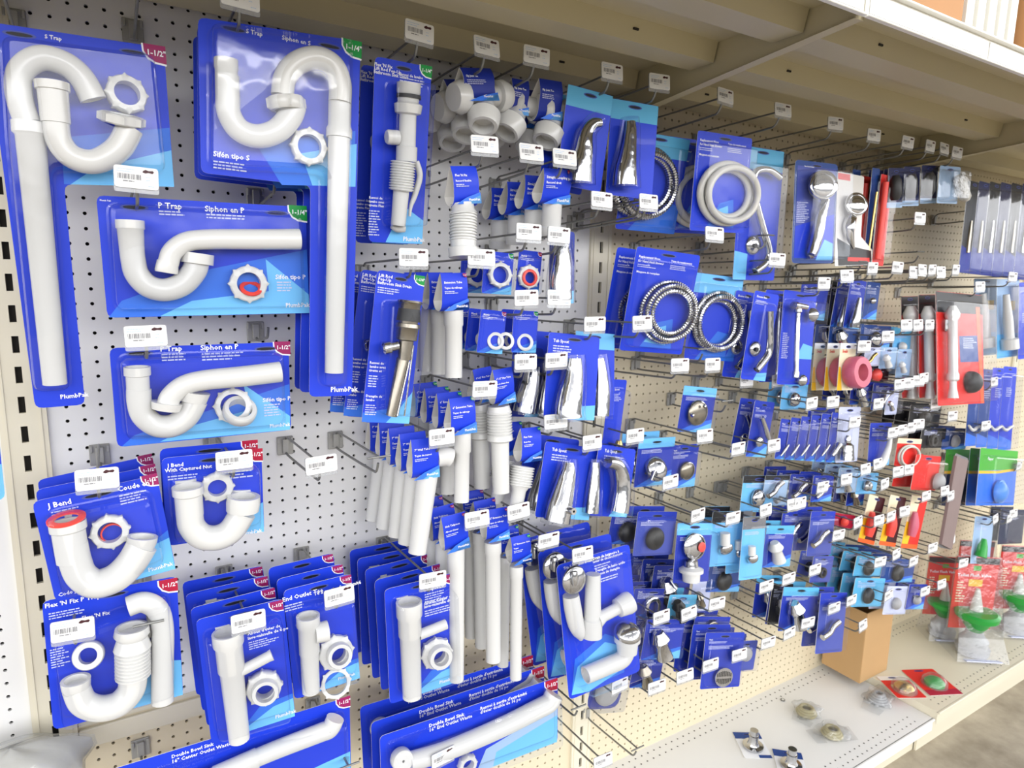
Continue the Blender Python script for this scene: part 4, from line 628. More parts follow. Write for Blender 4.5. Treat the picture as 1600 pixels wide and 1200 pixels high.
('sink_drain_pack','plumbing pack','blue clear-fronted pack with bronze-coloured lift rod pop-up drain',(6.92,-9.63,9.19),(-0.031,0.13,-0.045),(((-1.76,-5.32),(1.76,-5.32),(1.76,5.32),(-1.76,5.32)), 'B', (('sw', 'M', ((-1.75,-5.29),(1.75,-5.29),(1.75,-3.17),(0.35,-4.23),(-1.75,-4.65))),('sw', 'L', ((0.0,-5.29),(1.75,-5.29),(1.75,-2.96),(1.05,-4.02))),('bd', 'G', (1.76,5.36),0.77, '1-1/4"'),('tx', 'Lift Rod', (-1.63,4.86),0.31, 'W'),('tx', 'Pop-Up', (-1.65,4.61),0.31, 'W'),('tx', 'Bathroom Sink Drain', (-1.67,4.37),0.29, 'W'),('ln', (-1.6,4.16),1.64,3,0.16, 'q'),('tx', 'Renvoi de', (-1.63,-1.18),0.25, 'W'),('tx', 'lavabo avec', (-1.6,-1.45),0.25, 'W'),('tx', 'tirette et', (-1.62,-1.72),0.25, 'W'),('ln', (-1.59,-1.99),0.82,5,0.18, 'q'),('tx', 'Desagüe de', (-1.66,-3.52),0.25, 'W'),('tx', 'lavabo', (-1.63,-3.79),0.25, 'W'),('ln', (-1.6,-4.06),0.82,5,0.16, 'q')),0.4),(('blister', 'blister_shell', ((-1.14,3.25),(1.77,3.53),(1.73,-4.64),(-0.67,-4.61)),1.8,0.25, 'clear_blister'),('lathe', 'drain_body', 'nickel', (0.49,3.47,1),(0.53,-0.64,1),((0,0.84),(0.03,0.88),(0.06,0.76),(0.38,0.68),(0.39,0.8),(0.45,0.84),(0.47,0.76),(0.66,0.72),(0.68,0.52),(1,0.48)),(1,1)),('lathe', 'stopper', 'black_rubber', (0.51,2.89,1),(0.51,2.05,1),((0,0.76),(0.4,0.8),(1,0.84)),(1,1)),('lathe', 'tail_tube', 'nickel', (0.46,-0.56,0.9),(0.07,-4.66,0.9),((0,0.44),(0.02,0.46),(1,0.4)),(1,1)),('lathe', 'pivot_nut', 'chrome', (-1.15,-0.03,1),(-0.04,0.3,1),((0,0.28),(0.1,0.44),(0.5,0.44),(0.55,0.32),(1,0.32)),(1,1)),('lathe', 'lift_rod', 'chrome', (0.81,-0.72,1.3),(0.35,-4.58,1.3),((0,0.06),(1,0.06)),(1,1)),('lathe', 'lift_rod', 'chrome', (0.96,0.42,1.3),(0.86,-4.55,1.3),((0,0.06),(1,0.06)),(1,1))),3,(-0.5,2.2,0),0),
('extension_tube','drain tube','white extension tube with blue sleeve, below the ribbed drain connector',(11.65,-9.71,13.2),(-0.083,-0.041,0.009),None,(('sleeve', 'sleeve_label', 2.1,2.73,1.5, 'B', (('sw', 'M', ((-1.04,-1.36),(1.04,-1.36),(1.04,-0.54),(-0.21,-0.92))),('sw', 'L', ((-0.31,-1.36),(1.04,-1.36),(1.04,-0.76),(0.42,-0.98))),('tx', 'Extension Tube', (-0.88,0.6),0.23, 'W'),('tx', 'Tuyau de rallonge', (-0.88,0.22),0.2, 'W'),('ln', (-0.88,0.05),1.05,2,0.12, 'q'),('tx', 'PlumbPak', (0.0,-1.15),0.24, 'W'),('bd', 'P', (1.0,1.31),0.34, '1-1/2"'))),('lathe', 'white_tube', 'white_plastic', (0.15,-1.12,-0.6),(-0.26,-6.34,-0.6),((0,0.73),(0.25,0.73),(0.27,0.66),(1,0.65)),(1,1))),4,(-0.15,1.9,0),0),
('extension_tube','drain tube','white extension tube with blue sleeve, under the tag beside the bronze drain',(12.38,-9.78,3.87),(-0.124,-0.041,-0.056),None,(('sleeve', 'sleeve_label', 2.05,2.81,1.5, 'B', (('sw', 'M', ((-1.02,-1.4),(1.02,-1.4),(1.02,-0.56),(-0.2,-0.95))),('sw', 'L', ((-0.31,-1.4),(1.02,-1.4),(1.02,-0.78),(0.41,-1.01))),('tx', '6" Extension Tube', (-0.86,0.62),0.22, 'W'),('tx', 'Tuyau de rallonge', (-0.86,0.23),0.19, 'W'),('ln', (-0.86,0.06),1.02,2,0.12, 'q'),('tx', 'PlumbPak', (0.0,-1.18),0.23, 'W'),('bd', 'G', (0.97,1.36),0.33, '1-1/4"'))),('lathe', 'white_tube', 'white_plastic', (0.1,-1.17,-0.6),(-0.44,-6.7,-0.6),((0,0.7),(0.3,0.7),(0.32,0.6),(1,0.58)),(1,1))),4,(-0.15,1.9,0.1),0),
('wall_tube','drain tube','white wall tube with elbow and blue sleeve, lowest sleeved row at left',(9.3,-9.71,0.9),(-0.073,-0.026,-0.081),None,(('sleeve', 'sleeve_label', 2.06,3.04,1.5, 'B', (('sw', 'M', ((-1.02,-1.51),(1.02,-1.51),(1.02,-0.6),(-0.2,-1.03))),('sw', 'L', ((-0.31,-1.51),(1.02,-1.51),(1.02,-0.85),(0.41,-1.09))),('tx', '7" Wall Tube', (-0.86,0.67),0.22, 'W'),('tx', 'Tuyau de renvoi', (-0.86,0.24),0.2, 'W'),('ln', (-0.86,0.06),1.03,2,0.12, 'q'),('tx', 'PlumbPak', (0.0,-1.28),0.23, 'W'))),('lathe', 'white_tube', 'white_plastic', (0.31,-1.42,-0.6),(-0.82,-7.31,-0.6),((0,0.8),(1,0.68)),(1,1)),('pipe', 'elbow_end', 'white_plastic', ((1.06,-0.17,-0.5,0.72),(1.79,-0.17,-0.5,0.73),(2.2,-0.32,-0.5,0.73)),(0,1))),5,(-0.2,1.72,0.1),0),
('sink_tailpiece','drain tube','long white sink tailpiece with blue sleeve behind the dishwasher packs',(11.87,-9.68,-5.4),(-0.039,-0.125,-0.102),None,(('sleeve', 'sleeve_label', 2.0,2.97,1.5, 'B', (('sw', 'M', ((-1.0,-1.48),(1.0,-1.48),(1.0,-0.59),(-0.2,-1.0))),('sw', 'L', ((-0.3,-1.48),(1.0,-1.48),(1.0,-0.83),(0.4,-1.06))),('tx', 'Sink Tailpiece', (-0.84,0.65),0.22, 'W'),('tx', "About d'évier", (-0.84,0.24),0.19, 'W'),('ln', (-0.84,0.06),1.0,2,0.12, 'q'),('tx', 'PlumbPak', (0.0,-1.25),0.23, 'W'),('bd', 'P', (0.95,1.43),0.32, '1-1/2"'))),('lathe', 'white_tube', 'white_plastic', (0.05,-1.47,-0.6),(-1.39,-12.61,-0.6),((0,0.7),(1,0.6)),(1,1))),4,(-0.1,1.9,0.1),0),
('extension_tube','drain tube','longest white extension tube with blue sleeve, centre of the photo bottom',(15.65,-9.69,-5.45),(-0.064,-0.042,-0.093),None,(('sleeve', 'sleeve_label', 1.94,2.66,1.5, 'B', (('sw', 'M', ((-0.97,-1.33),(0.97,-1.33),(0.97,-0.53),(-0.19,-0.9))),('sw', 'L', ((-0.29,-1.33),(0.97,-1.33),(0.97,-0.74),(0.39,-0.95))),('tx', '12" Extension Tube', (-0.82,0.59),0.21, 'W'),('tx', 'Tuyau de rallonge', (-0.82,0.21),0.18, 'W'),('ln', (-0.82,0.05),0.97,2,0.12, 'q'),('tx', 'PlumbPak', (0.0,-1.12),0.22, 'W'),('bd', 'P', (0.92,1.28),0.31, '1-1/2"'))),('lathe', 'white_tube', 'white_plastic', (-0.24,-1.58,-0.6),(-0.74,-11.82,-0.6),((0,0.72),(0.09,0.72),(0.1,0.65),(1,0.62)),(1,1))),3,(-0.1,1.9,0.2),0),
('extension_tube','drain tube','long thin white extension tube with green-badged sleeve beside the bath drain',(17.97,-9.7,-8.06),(-0.075,-0.077,-0.134),None,(('sleeve', 'sleeve_label', 1.74,2.44,1.5, 'B', (('sw', 'M', ((-0.87,-1.21),(0.87,-1.21),(0.87,-0.49),(-0.17,-0.83))),('sw', 'L', ((-0.26,-1.21),(0.87,-1.21),(0.87,-0.68),(0.35,-0.87))),('tx', '12" Extension Tube', (-0.73,0.54),0.19, 'W'),('tx', 'Tuyau', (-0.73,0.2),0.17, 'W'),('ln', (-0.73,0.05),0.87,2,0.12, 'q'),('tx', 'PlumbPak', (0.0,-1.02),0.2, 'W'),('bd', 'G', (0.82,1.17),0.28, '1-1/4"'))),('lathe', 'white_tube', 'white_plastic', (-0.3,-1.58,-0.6),(-1.24,-11.46,-0.6),((0,0.58),(0.1,0.58),(0.11,0.52),(1,0.5)),(1,1))),3,(-0.1,1.72,0.2),0),
('flexible_tailpiece','drain tube','white ribbed tailpiece with blue sleeve, long tube below',(16.03,-9.7,5.88),(-0.067,-0.113,-0.046),None,(('sleeve', 'sleeve_label', 1.69,2.8,1.5, 'B', (('sw', 'M', ((-0.84,-1.39),(0.84,-1.39),(0.84,-0.56),(-0.17,-0.95))),('sw', 'L', ((-0.25,-1.39),(0.84,-1.39),(0.84,-0.78),(0.34,-1.0))),('tx', '6"-12" Flex Tube', (-0.71,0.62),0.19, 'W'),('tx', "Bout d'évier flex", (-0.71,0.22),0.16, 'W'),('ln', (-0.71,0.06),0.85,2,0.12, 'q'),('tx', 'PlumbPak', (0.0,-1.18),0.19, 'W'))),('bellows', 'bellows', 'white_plastic', (-0.38,-1.99,-0.6),(-0.59,-4.05,-0.6),1.02,9),('lathe', 'white_tube', 'white_plastic', (-0.57,-3.94,-0.6),(-1.06,-8.58,-0.6),((0,1.0),(0.08,1.05),(0.12,0.73),(1,0.68)),(1,1)),('lathe', 'tube_neck', 'white_plastic', (-0.38,-1.57,-0.6),(-0.4,-2.14,-0.6),((0,0.85),(1,1.0)),(1,1))),2,(-0.6,2.2,-0.2),0),
('flexible_tailpiece','drain tube','white ribbed tailpiece with tilted blue sleeve above the chrome spouts',(18.63,-9.81,0.88),(-0.154,-0.001,-0.041),None,(('sleeve', 'sleeve_label', 1.82,2.79,1.5, 'B', (('sw', 'M', ((-0.91,-1.39),(0.91,-1.39),(0.91,-0.56),(-0.18,-0.94))),('sw', 'L', ((-0.27,-1.39),(0.91,-1.39),(0.91,-0.78),(0.36,-1.0))),('tx', 'Flex Tube', (-0.76,0.61),0.2, 'W'),('tx', 'Bout flex', (-0.76,0.22),0.17, 'W'),('ln', (-0.76,0.06),0.91,2,0.12, 'q'),('tx', 'PlumbPak', (0.0,-1.17),0.21, 'W'),('bd', 'G', (0.86,1.35),0.29, '1-1/4"'))),('bellows', 'bellows', 'white_plastic', (-0.54,-1.76,-0.6),(-0.95,-3.39,-0.6),1.0,8),('lathe', 'white_tube', 'white_plastic', (-0.94,-3.29,-0.6),(-1.5,-5.42,-0.6),((0,0.85),(0.2,0.6),(1,0.55)),(1,1))),2,(-0.3,2.4,0),0),
('flexible_tailpiece','drain tube','white ribbed slip connector with blue sleeve under the tee fittings',(12.48,-9.75,20.8),(-0.115,-0.106,0.046),None,(('sleeve', 'sleeve_label', 2.12,2.7,1.5, 'B', (('sw', 'M', ((-1.05,-1.34),(1.05,-1.34),(1.05,-0.54),(-0.21,-0.91))),('sw', 'L', ((-0.32,-1.34),(1.05,-1.34),(1.05,-0.75),(0.42,-0.97))),('tx', "Flex 'N Fix", (-0.89,0.59),0.23, 'W'),('tx', 'Raccord flexible', (-0.89,0.22),0.2, 'W'),('ln', (-0.89,0.05),1.06,2,0.12, 'q'),('tx', 'PlumbPak', (0.0,-1.13),0.24, 'W'))),('bellows', 'bellows', 'white_plastic', (-0.15,-1.87,-0.6),(-0.49,-3.92,-0.6),1.02,10),('lathe', 'tube_neck', 'white_plastic', (-0.14,-1.18,-0.6),(-0.16,-1.96,-0.6),((0,0.85),(0.6,0.85),(1,1.05)),(1,1)),('lathe', 'slip_nut', 'white_plastic', (-0.47,-3.83,-0.6),(-0.62,-5.03,-0.6),((0,0.95),(0.4,0.95),(0.45,1.15),(1,1.1)),(1,1))),1,(0,2,0),0),
('slip_coupling','drain tube','short white coupling with blue sleeve above the small barcode tags',(20.64,-9.46,21.4),(0.103,-0.032,0.007),None,(('sleeve', 'sleeve_label', 2.61,2.66,1.5, 'B', (('sw', 'M', ((-1.3,-1.32),(1.3,-1.32),(1.3,-0.53),(-0.26,-0.9))),('sw', 'L', ((-0.39,-1.32),(1.3,-1.32),(1.3,-0.74),(0.52,-0.95))),('tx', 'Straight Coupling', (-1.1,0.59),0.28, 'W'),('tx', 'Raccord droit', (-1.1,0.21),0.25, 'W'),('ln', (-1.1,0.05),1.3,2,0.12, 'q'),('tx', 'PlumbPak', (0.0,-1.12),0.3, 'W'),('bd', 'R', (1.25,1.28),0.42, '1-1/2"'))),('lathe', 'white_tube', 'white_plastic', (0.12,-1.29,-0.6),(0.12,-3.79,-0.6),((0,0.8),(0.7,0.8),(0.75,1.0),(1,0.95)),(1,1))),4,(-0.3,2.2,-0.3),0),
('sink_tee','pipe fitting','white slip joint tee with blue sleeve, nearest under the shelf',(13.96,-8.89,28.02),(-0.182,-0.181,0.128),None,(('sleeve', 'sleeve_label', 2.82,2.41,1.9, 'b', (('sw', 'M', ((-1.41,-1.2),(1.41,-1.2),(1.41,-0.6),(-0.28,-0.86))),('sw', 'L', ((-0.14,-1.2),(1.41,-1.2),(1.41,-0.72),(0.56,-0.86))),('tx', 'Slip Joint Tee', (-1.19,0.48),0.2, 'W'),('ln', (-1.19,0.29),1.69,3,0.13, 'q'),('tx', 'PlumbPak', (0.0,-0.96),0.22, 'W'))),('lathe', 'tee_body', 'white_plastic', (-1.89,-0.53,-0.9),(3.25,-0.45,-0.9),((0,0.95),(0.12,1.2),(0.2,1.1),(0.21,0.75),(0.78,0.75),(0.79,1.1),(0.86,1.2),(1,0.95)),(1,1)),('lathe', 'tee_outlet', 'white_plastic', (0.75,-0.89,-0.7),(-0.36,-2.9,-0.2),((0,0.7),(0.3,0.8),(0.45,1.0),(0.55,1.25),(0.9,1.15),(1,1.05),(1,0.8),(0.7,0.7)),(1,1))),3,(0,2.6,-0.2),0),
('sink_tee','pipe fitting','white slip joint tee with blue sleeve, middle of the three tees',(18.1,-7.78,28.0),(0.016,0.012,-0.018),None,(('sleeve', 'sleeve_label', 1.52,2.59,1.9, 'b', (('sw', 'M', ((-0.76,-1.29),(0.76,-1.29),(0.76,-0.64),(-0.15,-0.93))),('sw', 'L', ((-0.08,-1.29),(0.76,-1.29),(0.76,-0.77),(0.3,-0.93))),('tx', 'Slip Joint Tee', (-0.64,0.52),0.2, 'W'),('ln', (-0.64,0.31),0.91,3,0.13, 'q'),('tx', 'PlumbPak', (0.0,-1.03),0.22, 'W'))),('lathe', 'tee_body', 'white_plastic', (-0.14,-0.21,-0.9),(2.36,-0.32,-0.9),((0,0.95),(0.12,1.2),(0.2,1.1),(0.21,0.75),(0.78,0.75),(0.79,1.1),(0.86,1.2),(1,0.95)),(1,1)),('lathe', 'tee_outlet', 'white_plastic', (0.45,-0.54,-0.7),(-1.01,-2.72,-0.2),((0,0.7),(0.3,0.8),(0.45,1.0),(0.55,1.25),(0.9,1.15),(1,1.05),(1,0.8),(0.7,0.7)),(1,1))),2,(0,2.6,-0.2),0),
('sink_tee','pipe fitting','white slip joint tee with blue sleeve, right one of the three',(20.56,-8.37,28.03),(0.019,-0.032,-0.0),None,(('sleeve', 'sleeve_label', 2.13,2.96,1.9, 'b', (('sw', 'M', ((-1.06,-1.47),(1.06,-1.47),(1.06,-0.74),(-0.21,-1.06))),('sw', 'L', ((-0.11,-1.47),(1.06,-1.47),(1.06,-0.88),(0.42,-1.06))),('tx', 'Slip Joint Tee', (-0.89,0.59),0.2, 'W'),('ln', (-0.89,0.36),1.28,3,0.13, 'q'),('tx', 'PlumbPak', (0.0,-1.19),0.22, 'W'))),('lathe', 'tee_body', 'white_plastic', (-0.27,-0.6,-0.9),(2.74,-0.58,-0.9),((0,0.95),(0.12,1.2),(0.2,1.1),(0.21,0.75),(0.78,0.75),(0.79,1.1),(0.86,1.2),(1,0.95)),(1,1)),('lathe', 'tee_outlet', 'white_plastic', (0.89,-1.14,-0.7),(-0.28,-3.1,-0.2),((0,0.7),(0.3,0.8),(0.45,1.0),(0.55,1.25),(0.9,1.15),(1,1.05),(1,0.8),(0.7,0.7)),(1,1))),2,(0,2.6,-0.2),0),
('nut_card','plumbing pack','small blue card with plain white slip nut',(16.07,-8.37,14.61),(0.018,0.054,-0.002),(((-1.33,-1.62),(1.33,-1.62),(1.33,1.62),(-1.33,1.62)), 'B', (('sw', 'M', ((-1.32,-1.61),(1.32,-1.61),(1.32,-0.64),(-0.26,-1.1))),('sw', 'L', ((-0.53,-1.61),(1.32,-1.61),(1.32,-0.9),(0.53,-1.23))),('tx', 'Plumb', (-1.06,1.17),0.22, 'W'),('ln', (-1.06,1.1),1.59,2,0.12, 'q'),('bd', 'G', (1.28,1.57),0.42, '1-1/4"')),0.2),(('nut', 'slip_nut', 'white_plastic', (0.02,-0.15,0.1),0.95,0.65,0.5,(-0.15,0.1,1),8),('blister', 'blister_shell', ((-1.17,-1.43),(1.17,-1.43),(1.17,1.23),(-1.17,1.23)),0.9,0.3, 'clear_blister')),2,(-0.6,2.6,0),0),
('nut_card','plumbing pack','small blue card with white slip nut and red washer',(18.81,-8.55,14.55),(0.025,0.068,-0.006),(((-1.1,-1.87),(1.1,-1.87),(1.1,1.87),(-1.1,1.87)), 'B', (('sw', 'M', ((-1.1,-1.86),(1.1,-1.86),(1.1,-0.74),(-0.22,-1.26))),('sw', 'L', ((-0.44,-1.86),(1.1,-1.86),(1.1,-1.04),(0.44,-1.41))),('tx', 'Plumb', (-0.88,1.34),0.22, 'W'),('ln', (-0.88,1.27),1.33,2,0.12, 'q'),('bd', 'R', (1.05,1.82),0.35, '1-1/2"')),0.2),(('nut', 'slip_nut', 'white_plastic', (-0.16,-0.21,0.1),0.9,0.6,0.5,(-0.15,0.1,1),8),('nut', 'washer', 'red_rubber', (-0.26,-0.25,0.55),0.65,0.45,0.2,(-0.1,0.1,1),0),('blister', 'blister_shell', ((-0.97,-1.64),(0.97,-1.64),(0.97,1.41),(-0.97,1.41)),0.9,0.3, 'clear_blister')),1,(0,1.2,0),0),
('washer_card','plumbing pack','small blue card with clear flat washers, left one',(15.47,-8.59,10.06),(0.007,0.107,-0.0),(((-1.16,-1.69),(1.16,-1.69),(1.16,1.69),(-1.16,1.69)), 'B', (('sw', 'M', ((-1.16,-1.68),(1.16,-1.68),(1.16,-0.67),(-0.23,-1.14))),('sw', 'L', ((-0.46,-1.68),(1.16,-1.68),(1.16,-0.94),(0.46,-1.28))),('tx', 'Plumb', (-0.93,1.22),0.22, 'W'),('ln', (-0.93,1.15),1.39,2,0.12, 'q'),('bd', 'P', (1.11,1.64),0.37, '1-1/2"')),0.2),(('nut', 'washer', 'white_plastic', (0.37,-0.69,0.1),0.7,0.45,0.12,(-0.2,0.2,1),0),('nut', 'washer', 'white_plastic', (1.27,-0.62,0.15),0.7,0.45,0.12,(-0.2,0.2,1),0),('blister', 'blister_shell', ((-1.02,-1.49),(1.02,-1.49),(1.02,1.28),(-1.02,1.28)),0.5,0.3, 'clear_blister')),3,(-0.2,1.6,0),0),
('washer_card','plumbing pack','small blue card with clear flat washers, right one',(18.53,-8.62,9.99),(-0.012,0.059,-0.001),(((-1.18,-1.69),(1.18,-1.69),(1.18,1.69),(-1.18,1.69)), 'B', (('sw', 'M', ((-1.18,-1.68),(1.18,-1.68),(1.18,-0.67),(-0.24,-1.14))),('sw', 'L', ((-0.47,-1.68),(1.18,-1.68),(1.18,-0.94),(0.47,-1.28))),('tx', 'Plumb', (-0.95,1.22),0.22, 'W'),('ln', (-0.95,1.15),1.42,2,0.12, 'q'),('bd', 'G', (1.13,1.64),0.38, '1-1/4"')),0.2),(('nut', 'washer', 'white_plastic', (0.01,-0.85,0.1),0.7,0.45,0.12,(-0.2,0.2,1),0),('blister', 'blister_shell', ((-1.04,-1.49),(1.04,-1.49),(1.04,1.28),(-1.04,1.28)),0.5,0.3, 'clear_blister')),2,(-0.2,1.6,0),0),
('tub_spout_pack','plumbing pack','light-headed blue pack with bent chrome tub spout under the shelf',(23.56,-9.03,25.33),(0.037,0.087,-0.097),(((-2.12,-3.79),(2.12,-3.79),(2.12,3.79),(-2.12,3.79)), 'B', (('sw', 't', ((-2.11,2.26),(2.11,2.26),(2.11,3.77),(-2.11,3.77))),),0.3),(('pipe', 'spout_body', 'chrome', ((0.58,1.26,1.1,0.35),(-0.11,1.03,1.1,0.45),(-0.58,0.26,1.1,0.55),(-0.62,-1.06,1.1,0.75),(-0.73,-2.3,1.1,0.91),(-0.67,-3.47,1.1,1.01)),(0,0)),('shell', 'blister_shell', 'clear_blister', ((0.53,1.54,1.1,0.65),(-0.11,1.03,1.1,0.75),(-0.58,0.26,1.1,0.85),(-0.62,-1.06,1.1,1.05),(-0.73,-2.3,1.1,1.21),(-0.64,-3.66,1.1,1.32)))),2,(0,2.54,0),1),
('tub_spout_pack','plumbing pack','light-headed blue pack with straight chrome tub spout, right of the bent one',(28.39,-9.25,25.03),(-0.021,0.037,-0.183),(((-2.25,-3.84),(2.25,-3.84),(2.25,3.84),(-2.25,3.84)), 'B', (('sw', 't', ((-2.24,2.29),(2.24,2.29),(2.24,3.82),(-2.24,3.82))),),0.3),(('pipe', 'spout_body', 'chrome', ((-1.03,1.92,1.1,0.46),(-0.97,1.17,1.1,0.57),(-1.03,-0.35,1.1,0.73),(-1.15,-1.88,1.1,0.94),(-1.11,-3.16,1.1,1.04)),(0,0)),('shell', 'blister_shell', 'clear_blister', ((-1.05,2.21,1.1,0.77),(-0.97,1.17,1.1,0.88),(-1.03,-0.35,1.1,1.04),(-1.15,-1.88,1.1,1.25),(-1.09,-3.36,1.1,1.36)))),1,(0,2.58,0),1),
('tub_spout_pack','plumbing pack','clear-bagged chrome spout with dark top beside the small nut cards',(21.77,-8.92,15.18),(-0.042,0.009,-0.009),(((-1.24,-2.91),(1.24,-2.91),(1.24,2.91),(-1.24,2.91)), 'b', (('tx', 'Tub Spout', (-0.9,2.2),0.36, 'W'),('ln', (-0.9,1.95),1.9,3,0.21, 'q'),('sw', 'L', ((0.0,-2.9),(1.24,-2.9),(1.24,-1.85),(0.49,-1.97)))),0.3),(('pipe', 'spout_body', 'chrome', ((-0.79,1.83,1.1,0.51),(-0.76,0.33,1.1,0.76),(-0.86,-1.19,1.1,0.87),(-0.83,-2.6,1.1,0.92)),(0,0)),('shell', 'blister_shell', 'clear_blister', ((-0.8,2.12,1.1,0.81),(-0.76,0.33,1.1,1.07),(-0.86,-1.19,1.1,1.17),(-0.83,-2.81,1.1,1.23)))),1,(0,2.45,0),1),
('tub_spout_pack','plumbing pack','blue pack with blurred chrome spout behind the paired barcode tags',(19.27,-7.79,5.7),(-0.101,0.118,0.005),(((-1.52,-2.91),(1.52,-2.91),(1.52,2.91),(-1.52,2.91)), 'b', (('tx', 'Tub Spout', (-1.16,2.22),0.36, 'W'),('ln', (-1.14,1.96),1.9,3,0.21, 'q'),('sw', 'L', ((0.0,-2.9),(1.51,-2.9),(1.51,-1.86),(0.6,-1.97)))),0.3),(('pipe', 'spout_body', 'chrome', ((-0.17,1.36,1.1,0.63),(-0.3,-0.12,1.1,0.79),(-0.57,-1.44,1.1,0.89),(-0.73,-2.49,1.1,0.94)),(0,0)),('shell', 'blister_shell', 'clear_blister', ((-0.19,1.67,1.1,0.94),(-0.3,-0.12,1.1,1.1),(-0.57,-1.44,1.1,1.2),(-0.72,-2.7,1.1,1.25)))),1,(0,2.47,0),1),
('tub_spout_pack','plumbing pack','blue tub spout pack with wide-based chrome spout in the middle',(22.57,-9.76,6.17),(-0.109,0.112,-0.051),(((-2.54,-3.55),(2.54,-3.55),(2.54,3.55),(-2.54,3.55)), 'B', (('tx', 'Tub Spout', (-2.09,2.8),0.36, 'W'),('ln', (-2.07,2.54),1.88,3,0.21, 'q'),('sw', 'L', ((0.0,-3.53),(2.53,-3.53),(2.53,-2.26),(1.01,-2.4)))),0.3),(('pipe', 'spout_body', 'chrome', ((-0.65,1.55,1.1,0.62),(-0.6,0.25,1.1,0.78),(-0.73,-1.33,1.1,0.99),(-0.87,-2.64,1.1,1.09),(-0.82,-3.27,1.1,1.14)),(0,0)),('shell', 'blister_shell', 'clear_blister', ((-0.67,1.86,1.1,0.94),(-0.6,0.25,1.1,1.09),(-0.73,-1.33,1.1,1.3),(-0.87,-2.64,1.1,1.4),(-0.8,-3.47,1.1,1.46)))),2,(-0.5,2.68,0),1),
('tub_spout_pack','plumbing pack','light blue-headed spout pack directly right of the wide-based spout',(26.53,-7.89,5.93),(-0.149,0.099,0.122),(((-2.43,-3.71),(2.43,-3.71),(2.43,3.71),(-2.43,3.71)), 'B', (('sw', 'L', ((-2.42,2.22),(2.42,2.22),(2.42,3.7),(-2.42,3.7))),),0.3),(('pipe', 'spout_body', 'chrome', ((-0.8,1.33,1.1,0.55),(-0.56,-0.33,1.1,0.72),(-0.47,-2.0,1.1,0.83),(-0.55,-3.67,1.1,0.83)),(0,0)),('shell', 'blister_shell', 'clear_blister', ((-0.8,1.67,1.1,0.88),(-0.56,-0.33,1.1,1.05),(-0.47,-2.0,1.1,1.16),(-0.55,-3.9,1.1,1.16)))),1,(0,2.4,0),1),
('tub_spout_pack','plumbing pack','blue tub spout pack with chrome spout and diverter knob',(22.46,-9.81,-2.85),(-0.125,0.236,0.042),(((-2.95,-3.16),(2.95,-3.16),(2.95,3.16),(-2.95,3.16)), 'B', (('tx', 'Tub Spout', (-2.18,2.45),0.37, 'W'),('ln', (-2.13,2.18),2.05,3,0.21, 'q'),('sw', 'L', ((0.0,-3.14),(2.94,-3.14),(2.94,-2.01),(1.17,-2.14)))),0.3),(('pipe', 'spout_body', 'chrome', ((-1.12,1.71,1.1,0.48),(-1.09,0.75,1.1,0.74),(-1.19,-0.59,1.1,0.9),(-1.36,-1.93,1.1,1.06),(-1.46,-3.26,1.1,1.11)),(0,0)),('shell', 'blister_shell', 'clear_blister', ((-1.18,2.03,1.1,0.8),(-1.09,0.75,1.1,1.06),(-1.19,-0.59,1.1,1.22),(-1.36,-1.93,1.1,1.37),(-1.42,-3.47,1.1,1.42))),('nut', 'diverter_knob', 'chrome', (-1.3,-2.09,2.0),0.3,0.1,0.9,(0,0,1),0)),2,(-0.2,2.64,0.2),1),
('tub_spout_pack','plumbing pack','blue clear pack with narrow chrome spout, second in the lower spouts',(26.09,-9.05,-3.66),(-0.09,0.198,-0.008),(((-1.27,-2.85),(1.27,-2.85),(1.27,2.85),(-1.27,2.85)), 'B', (('tx', 'Tub Spout', (-0.67,2.12),0.39, 'W'),('ln', (-0.62,1.83),2.2,3,0.23, 'q'),('sw', 'L', ((0.0,-2.84),(1.26,-2.84),(1.26,-1.82),(0.5,-1.93)))),0.3),(('pipe', 'spout_body', 'chrome', ((-1.21,1.91,1.1,0.39),(-1.12,0.62,1.1,0.56),(-1.04,-1.06,1.1,0.72),(-1.0,-2.47,1.1,0.78)),(0,0)),('shell', 'blister_shell', 'clear_blister', ((-1.27,2.25,1.1,0.72),(-1.12,0.62,1.1,0.89),(-1.04,-1.06,1.1,1.06),(-0.96,-2.69,1.1,1.11)))),1,(0,2.4,0),1),
('tub_spout_pack','plumbing pack','blue clear pack with curved chrome spout, rightmost of the lower spouts',(27.34,-10.0,-3.51),(-0.097,0.254,0.148),(((-2.53,-3.12),(2.53,-3.12),(2.53,3.12),(-2.53,3.12)), 'B', (('tx', 'Tub Spout', (-1.72,2.5),0.39, 'W'),('ln', (-1.66,2.22),2.56,3,0.22, 'q'),('sw', 'L', ((0.0,-3.1),(2.52,-3.1),(2.52,-1.99),(1.01,-2.11)))),0.3),(('pipe', 'spout_body', 'chrome', ((-2.29,1.69,1.1,0.49),(-0.97,1.47,1.1,0.61),(-0.12,0.3,1.1,0.72),(0.18,-1.1,1.1,0.78),(0.14,-2.51,1.1,0.84)),(0,0)),('shell', 'blister_shell', 'clear_blister', ((-2.36,2.01,1.1,0.82),(-0.97,1.47,1.1,0.94),(-0.12,0.3,1.1,1.06),(0.18,-1.1,1.1,1.12),(0.19,-2.73,1.1,1.17)))),2,(0.3,2.39,0),1),
